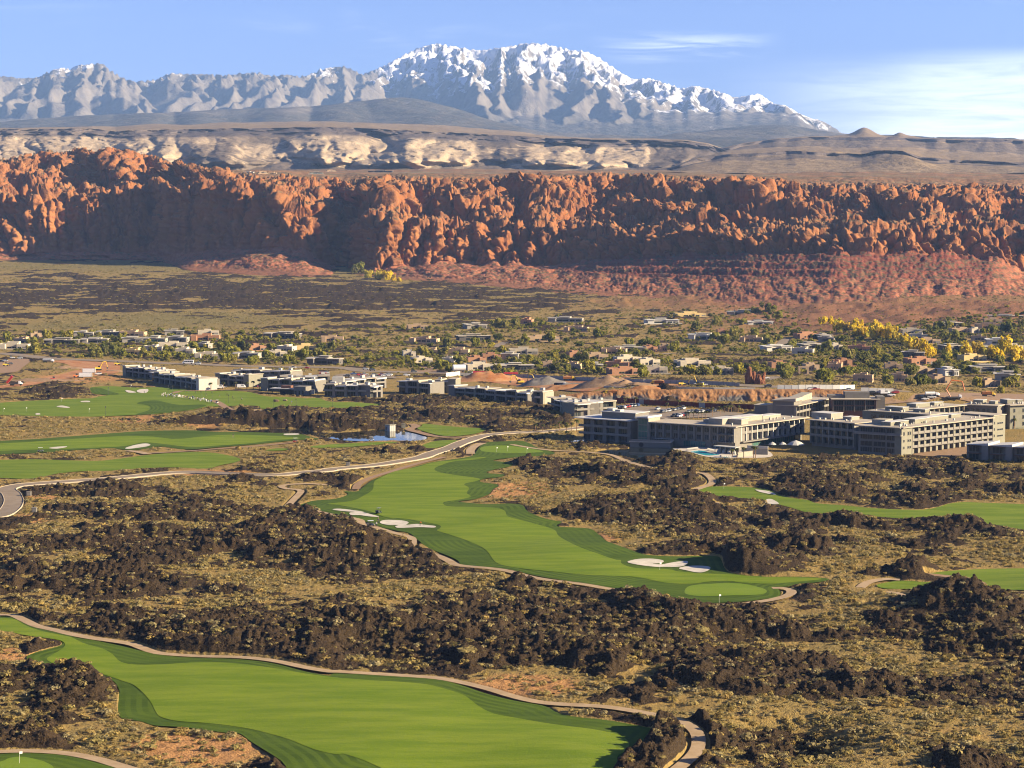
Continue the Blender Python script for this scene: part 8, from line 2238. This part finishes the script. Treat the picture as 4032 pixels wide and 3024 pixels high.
# ------------------------------------------------------------------ people
M['skin'] = solid('skin', (0.32, 0.18, 0.12)); M['hair'] = solid('hair', (0.04, 0.028, 0.02))
CLOTH = {'white': solid('white_shirt', (0.55, 0.54, 0.52)), 'dark': solid('dark_clothes', (0.03, 0.03, 0.035)), 'orange': solid('orange_vest', (0.60, 0.19, 0.02)), 'pink': solid('pink_shirt', (0.55, 0.08, 0.20)), 'khaki': solid('khaki_trousers', (0.25, 0.20, 0.13)), 'blue': solid('blue_shirt', (0.10, 0.18, 0.40)), 'grey': solid('grey_shirt', (0.20, 0.20, 0.20)), 'yellow': solid('yellow_shirt', (0.50, 0.45, 0.12))}
def person_mesh(pose):
    J = {'pel': (0, 0, 0.95), 'waist': (0, 0, 1.10), 'chest': (0, 0.0, 1.32), 'neck': (0, 0, 1.50), 'chin': (0, -0.02, 1.57), 'head': (0, -0.01, 1.68), 'crown': (0, 0.01, 1.76),
         'hipL': (0.10, 0, 0.92), 'kneeL': (0.11, -0.02, 0.50), 'ankL': (0.11, 0.02, 0.09), 'toeL': (0.12, -0.14, 0.03), 'hipR': (-0.10, 0, 0.92), 'kneeR': (-0.11, -0.02, 0.50), 'ankR': (-0.11, 0.02, 0.09), 'toeR': (-0.12, -0.14, 0.03),
         'shL': (0.19, 0, 1.42), 'elL': (0.25, 0.02, 1.13), 'wrL': (0.25, -0.06, 0.88), 'haL': (0.25, -0.09, 0.79), 'shR': (-0.19, 0, 1.42), 'elR': (-0.25, 0.02, 1.13), 'wrR': (-0.25, -0.06, 0.88), 'haR': (-0.25, -0.09, 0.79)}
    if pose == 'walk':
        J.update(kneeL=(0.11, -0.22, 0.54), ankL=(0.11, -0.26, 0.12), toeL=(0.12, -0.42, 0.08), kneeR=(-0.11, 0.02, 0.50), ankR=(-0.11, 0.30, 0.16), toeR=(-0.12, 0.20, 0.03), elL=(0.25, 0.16, 1.16), wrL=(0.25, 0.16, 0.92), haL=(0.25, 0.13, 0.83), elR=(-0.25, -0.10, 1.14), wrR=(-0.24, -0.26, 0.98), haR=(-0.23, -0.33, 0.93))
    if pose == 'rake':
        J.update(waist=(0, -0.06, 1.08), chest=(0, -0.18, 1.27), neck=(0, -0.27, 1.42), chin=(0, -0.33, 1.46), head=(0, -0.36, 1.55), crown=(0, -0.37, 1.63), shL=(0.19, -0.22, 1.34), shR=(-0.19, -0.22, 1.34), elL=(0.22, -0.34, 1.08), wrL=(0.10, -0.52, 0.95), haL=(0.05, -0.58, 0.92), elR=(-0.24, -0.36, 1.08), wrR=(-0.10, -0.56, 1.02), haR=(-0.05, -0.62, 1.0))
    if pose == 'swing':
        J.update(waist=(0, -0.04, 1.09), chest=(0.02, -0.12, 1.29), neck=(0.02, -0.18, 1.46), chin=(0.02, -0.22, 1.51), head=(0.02, -0.23, 1.61), crown=(0.02, -0.22, 1.69), shL=(0.20, -0.15, 1.38), shR=(-0.17, -0.15, 1.38), elL=(0.14, -0.40, 1.14), wrL=(0.02, -0.50, 0.92), haL=(0.0, -0.52, 0.85), elR=(-0.18, -0.36, 1.12), wrR=(-0.04, -0.50, 0.90), haR=(-0.02, -0.52, 0.83))
    names = list(J)
    E = [('pel', 'waist'), ('waist', 'chest'), ('chest', 'neck'), ('neck', 'chin'), ('chin', 'head'), ('head', 'crown'), ('pel', 'hipL'), ('hipL', 'kneeL'), ('kneeL', 'ankL'), ('ankL', 'toeL'), ('pel', 'hipR'), ('hipR', 'kneeR'), ('kneeR', 'ankR'), ('ankR', 'toeR'),
         ('chest', 'shL'), ('shL', 'elL'), ('elL', 'wrL'), ('wrL', 'haL'), ('chest', 'shR'), ('shR', 'elR'), ('elR', 'wrR'), ('wrR', 'haR')]
    Rr = {'pel': 0.14, 'waist': 0.125, 'chest': 0.15, 'neck': 0.055, 'chin': 0.075, 'head': 0.10, 'crown': 0.07, 'hip': 0.095, 'knee': 0.062, 'ank': 0.045, 'toe': 0.035, 'sh': 0.062, 'el': 0.045, 'wr': 0.033, 'ha': 0.035}
    me = bpy.data.meshes.new('body_skeleton'); me.from_pydata([J[k] for k in names], [(names.index(a), names.index(b)) for a, b in E], [])
    o = bpy.data.objects.new('body_skeleton', me); COL.objects.link(o)
    md = o.modifiers.new('skin', 'SKIN')
    sv = me.skin_vertices[0].data
    for i, k in enumerate(names):
        r = Rr.get(k) or Rr[k[:-1]]
        sv[i].radius = (r, r * (0.72 if k in ('chest', 'waist', 'pel') else 1.0))
    sv[0].use_root = True
    dg = bpy.context.evaluated_depsgraph_get()
    res = bpy.data.meshes.new_from_object(o.evaluated_get(dg))
    bpy.data.objects.remove(o); bpy.data.meshes.remove(me)
    res.name = 'person_body'
    return res, J
_PB = {}
def person(x, y, rot, top, pants, pose, label, group, z=None, tool=None, scale=1.0):
    if pose not in _PB:
        _PB[pose] = person_mesh(pose)
    base, J = _PB[pose]
    def mk():
        me = base.copy()
        me.materials.clear()
        for m in (CLOTH[pants], CLOTH[top], M['skin'], M['hair']):
            me.materials.append(m)
        nk = J['neck'][2]
        for p in me.polygons:
            c = p.center; a = abs(c.x)
            hand = (Vector(c) - Vector(J['haL'])).length < 0.13 or (Vector(c) - Vector(J['haR'])).length < 0.13
            p.material_index = 2 if hand or (c.z > nk + 0.01 and a < 0.16) else (1 if c.z > 1.0 or (a > 0.2 and c.z > 0.7) else 0)
            if c.z > J['head'][2] + 0.02 and (Vector(c) - Vector(J['head'])).length < 0.2 and (c.y > J['head'][1] - 0.03 or c.z > J['head'][2] + 0.07):
                p.material_index = 3
        return me
    me = cached(('person', pose, top, pants), mk)
    o = bpy.data.objects.new('person', me); o.location = (x, y, float(land(x, y)) + 0.16 if z is None else z); o.rotation_euler = (0, 0, rot); o.scale = (scale,) * 3
    link(o); tag(o, label, 'person', group)
    if tool:
        h = Vector(J['haR'])
        tm = cached(('tool', tool, pose), lambda: MB().tube(tuple(h + Vector((0, 0.3, 0.35))) if tool == 'rake' else tuple(h), (h.x, h.y - (0.9 if tool == 'rake' else 0.35), 0.03), 0.018, 0.015, 5).box(h.x - (0.3 if tool == 'rake' else 0.05), h.x + (0.3 if tool == 'rake' else 0.05), h.y - (0.95 if tool == 'rake' else 0.4), h.y - (0.88 if tool == 'rake' else 0.33), 0.0, 0.06).mesh('golf_rake' if tool == 'rake' else 'golf_club', M['metal']))
        q = bpy.data.objects.new('bunker_rake' if tool == 'rake' else 'golf_club', tm); q.location = o.location; q.rotation_euler = o.rotation_euler; link(q)
        tag(q, ('long bunker rake held by the person in orange' if tool == 'rake' else 'golf club of the ' + ' '.join(label.split()[:11])), 'rake' if tool == 'rake' else 'golf club')
def build_people():
    x, y = at_px('B', (875, 747))
    person(x, y, 1.9, 'orange', 'dark', 'rake', 'person in orange raking the white bunker on the long fairway', None, tool='rake')
    x, y = at_px('B', (615, 727))
    person(x, y, 0.6, 'dark', 'dark', 'stand', 'person in dark clothes standing at the left tip of the raked bunker', None)
    x, y = at_px('B', (604, 752))
    person(x, y, -0.8, 'white', 'dark', 'walk', 'person in white beside the cart at the path bend', None)
    x, y = at_px('A', (1450, 195))
    person(x, y, 0.4, 'dark', 'khaki', 'swing', 'person in dark shirt putting on the fairway left of the pond', None, tool='club')
    x, y = at_px('N', (435, 550))
    person(x, y, 0.2, 'grey', 'dark', 'swing', 'person in grey playing from the practice bunker', None, tool='club')
    sp = [((1175, 550), 'dark', 'dark', 'stand', 'person in black standing behind the line of golfers'), ((1335, 590), 'dark', 'khaki', 'walk', 'person in black walking right of the line of golfers'), ((1520, 612), 'grey', 'khaki', 'swing', 'person in grey chipping right of the brown walk'), ((1636, 590), 'dark', 'dark', 'stand', 'person in dark clothes under the lamp in the middle of the lawn'),
          ((1716, 628), 'dark', 'dark', 'stand', 'left person of a dark pair on the practice lawn'), ((1738, 655), 'dark', 'khaki', 'stand', 'right person of a dark pair on the practice lawn'), ((1850, 655), 'grey', 'dark', 'walk', 'person in grey alone on the right of the practice lawn')]
    for (p, a, b, ps, lab) in sp:
        x, y = at_px('N', p)
        person(x, y, len(lab) * 0.7, a, b, ps, lab, 'golfers on the practice lawn')
    x, y = at_px('O', (728, 700))
    person(x, y, 1.0, 'blue', 'khaki', 'swing', 'person in blue near the brown rock on the practice lawn', 'golfers on the practice lawn', tool='club')
    for i, (p, a) in enumerate([((1570, 485), 'white'), ((1605, 483), 'white'), ((1622, 480), 'blue')]):
        x, y = at_px('N', p)
        person(x, y, i * 1.3, a, 'dark', 'stand', 'person in %s by the delivery van, %s of three' % (a, ('left', 'middle', 'right')[i]), 'people by the delivery van')
    for i, (p, a) in enumerate([((380, 520), 'white'), ((402, 562), 'white'), ((240, 475), 'pink')]):
        x, y = at_px('O', p)
        person(x, y, i * 1.9, a, 'khaki', 'stand', 'person in %s %s' % (a, ('walking in front of the red planters by the pavilion', 'standing beside the pavilion eave', 'under the tallest palm of the row')[i]), 'people by the pavilion')
    r = random.Random(5)
    cols = ['white'] * 6 + ['grey', 'blue', 'yellow', 'white', 'dark', 'pink', 'khaki', 'white']
    n = 64
    for i in range(n):
        f = i / (n - 1)
        xx = 690 + f * 720 + r.uniform(-6, 6); yy = 588 + 98 * f ** 1.3 + r.uniform(-16, 10)
        x, y = at_px('N', (xx, yy))
        c = 'pink' if i == 17 else r.choice([q for q in cols if q != 'pink'])
        lab = 'person in a pink shirt in the line of golfers on the practice tee' if c == 'pink' else '%s-shirted person, %s from the left in the line along the practice tee' % (c, ORD(i + 1))
        person(x, y, r.uniform(0, 6.28), c, r.choice(('dark', 'khaki', 'white')), r.choice(('stand', 'stand', 'swing', 'walk')), lab, 'golfers in line on the practice tee')
build_people()

# ------------------------------------------------------------------ golf carts, flags, lamps
def golf_cart(x, y, rot, label, col='green', cargo=False):
    t = thing('golf_cart', label, 'golf cart', (x, y, float(land(x, y)) + 0.16), rot, 'golf and utility carts')
    loft([(-1.25, 0.58, 0.55, 0.30, 0.75), (-0.5, 0.6, 0.58, 0.28, 0.62), (0.5, 0.6, 0.58, 0.28, 0.45), (0.9, 0.58, 0.5, 0.30, 0.85), (1.3, 0.5, 0.4, 0.35, 0.7)]).build('body', PAINT[col], t)
    MB().box(-0.55, 0.05, -0.55, 0.55, 0.63, 0.80).box(-0.62, -0.50, -0.55, 0.55, 0.80, 1.25).build('seat', M['dark'], t)
    MB().box(-1.0, 0.95, -0.62, 0.62, 1.86, 1.93).build('roof', PAINT['grey' if col == 'green' else 'white'], t)
    for xx in (-0.9, 0.85):
        for yy in (-0.55, 0.55):
            MB().tube((xx, yy, 0.5), (xx * 0.95, yy, 1.87), 0.025, 0.025, 5).build('roof_post', M['metal'], t)
    if cargo:
        MB().box(-1.6, -0.66, -0.6, 0.6, 0.76, 1.15).build('cargo_box', M['metal'], t)
    MB().tube((0.45, 0.25, 0.8), (0.25, 0.25, 1.05), 0.16, 0.16, 8).build('steering_wheel', M['metal'], t)
    for xx in (-0.8, 0.85):
        for yy in (-0.52, 0.52):
            put(wheel_me(0.24, 0.2), 'wheel', t, (xx, yy, 0.24))
def build_course():
    golf_cart(*at_px('B', (618, 668)), 1.2, 'dark green utility cart with a roof above the first white bunker', 'green', True)
    golf_cart(*at_px('B', (568, 748)), 0.3, 'dark cart parked at the path bend below the bunkers', 'black', True)
    golf_cart(*at_px('B', (572, 217)), 0.2, 'grey cart at the near shore of the pond', 'silver')
    golf_cart(*at_px('A', (252, 285)), 0.1, 'grey mower cart below the left fairway', 'grey')
    golf_cart(*at_px('A', (1838, 224)), 0.3, 'red mower on the brown track by the pond', 'red')
    golf_cart(*at_px('N', (1493, 695)), 1.4, 'white cart on the brown path leaving the practice lawn', 'white')
    M['flag'] = solid('white_flag', (0.65, 0.64, 0.6))
    def flag(c, p, hpx, label):
        x, y = at_px(c, p)
        t = thing('golf_flag', label, 'golf flag', (x, y, float(land(x, y))), 0.4, 'flagsticks on the greens')
        MB().tube((0, 0, 0), (0, 0, 2.3), 0.03, 0.02, 5).build('pole', M['flag'], t)
        MB().box(0.02, 0.55, -0.01, 0.01, 1.85, 2.28).build('flag', M['flag'], t)
    for c, p, lab in [('C', (268, 672), 'flagstick in front of the two-lobed bunker on the long fairway'), ('C', (610, 238), 'white flagstick on the crossing fairway right of the path bend'), ('C', (585, 846), 'short stake on the dark rough at the near end of the long fairway'), ('G', (42, 1032), 'flagstick at the left edge of the practice lawn'), ('G', (285, 1025), 'flagstick near the tiny bunker on the practice lawn'), ('G', (672, 918), 'flagstick at the back left of the practice lawn'), ('G', (970, 1036), 'flagstick in the front middle of the practice lawn'), ('G', (1425, 772), 'flagstick behind the pair of practice bunkers'), ('B', (1352, 286), 'left flag of three on the far tee lawn'), ('B', (1418, 280), 'middle flag of three on the far tee lawn'), ('B', (1540, 290), 'right flag of three on the far tee lawn'), ('D', (122, 1118), 'flagstick on the green in the bottom left corner')]:
        flag(c, p, 0, lab)
    for i, (c, p) in enumerate([('G', (1180, 848)), ('G', (1150, 1066)), ('N', (783, 548)), ('N', (845, 555)), ('N', (1028, 560)), ('N', (1085, 560)), ('N', (1260, 640)), ('N', (1330, 620)), ('N', (1420, 645)), ('N', (1660, 692)), ('O', (472, 768)), ('O', (797, 756)), ('O', (1328, 768))]):
        x, y = at_px(c, p)
        where = ['on the dark corner of the practice lawn', 'alone at the front edge of the practice lawn', 'farthest left behind the line of golfers', 'second from the left behind the line of golfers', 'third from the left behind the line of golfers', 'fourth from the left behind the line of golfers', 'fifth from the left behind the line of golfers', 'sixth from the left behind the line of golfers', 'at the right end of the line of golfers', 'right of the brown path on the lawn', 'in front of the brown rock on the lawn', 'between the rock and the sunlit villa', 'in front of the sunlit villa'][i]
        t = thing('lamp_post', 'dark lamp post ' + where, 'lamp post', (x, y, float(land(x, y))), 0, 'lamp posts on the practice lawn')
        MB().tube((0, 0, -0.2), (0, 0, 4.2), 0.09, 0.06, 6).build('post', M['metal'], t)
        MB().lathe([(0.10, 4.2), (0.24, 4.35), (0.26, 4.8), (0.30, 4.85), (0.05, 5.1)], n=8).build('lantern', M['metal'], t)
    for i, (p, s) in enumerate([((510, 672), 2.4), ((640, 660), 1.6)]):
        x, y = at_px('O', p)
        o = rock_mesh('boulder', 800 + i, solid('brown_boulder_%d' % i, (0.16, 0.11, 0.07) if i == 0 else (0.26, 0.20, 0.12)))
        o.location = (x, y, float(land(x, y)) + 0.3 * s); o.scale = (s * 1.8, s * 1.4, s * 0.9); link(o)
        tag(o, ['brown boulder in the middle of the practice lawn', 'smaller tan boulder right of the brown one on the lawn'][i], 'boulder')
build_course()

# ------------------------------------------------------------------ buildings on the plateau behind the cliffs
def build_plateau():
    P = CLIFF_P[-60:]
    U, V = project(P[..., 0], P[..., 1], P[..., 2])
    def spot(u, v):
        d = (U - u) ** 2 + ((V - v) * 1.5) ** 2
        i = np.unravel_index(np.argmin(d), d.shape)
        return P[i]
    for n, (c, p, w, col, lab) in enumerate([('X', (1548, 212), 70, 'white', 'white house block on the plateau above the left cliffs'), ('X', (1640, 210), 50, 'tan', 'small tan house just right of the white block on the plateau'), ('X', (1690, 218), 60, 'tan', 'second tan house right of the white block on the plateau'), ('X', (1965, 214), 90, 'glass', 'long grey-green house on the plateau above the canyon'), ('X', (2060, 200), 60, 'tan', 'tan house farthest right in the plateau group'),
                                          ('M2', (310, 912), 170, 'dark', 'long dark house on the plateau above the centre cliffs'), ('M3', (690, 908), 40, 'tan', 'small tan hut on the plateau right of the white tank')]):
        u, v = px(c, [p])[0]; q = spot(u, v)
        house(float(q[0]), float(q[1]), max(14, w / CR[c][2] / F * q[1] * 0.9), col, lab, 980 + n, float(q[2]) - 0.3)
    for c, p, r_, h, lab in [('M3', (360, 892), 6.0, 10.0, 'white cylindrical water tank on the plateau above the right cliffs'), ('M3', (1190, 882), 5.0, 6.0, 'small pale tank far out on the plateau at the right')]:
        u, v = px(c, [p])[0]; q = spot(u, v)
        t = thing('water_tank', lab, 'water tank', (float(q[0]), float(q[1]), float(q[2]) - 0.5))
        MB().lathe([(r_, 0), (r_, h)], n=20).build('tank', PAINT['white'], t)
        MB().lathe([(r_ * 1.02, h + 0.01), (r_ * 1.02, h + 0.3), (0.2, h + 1.2)], n=20).build('roof', PAINT['silver'], t)
build_plateau()
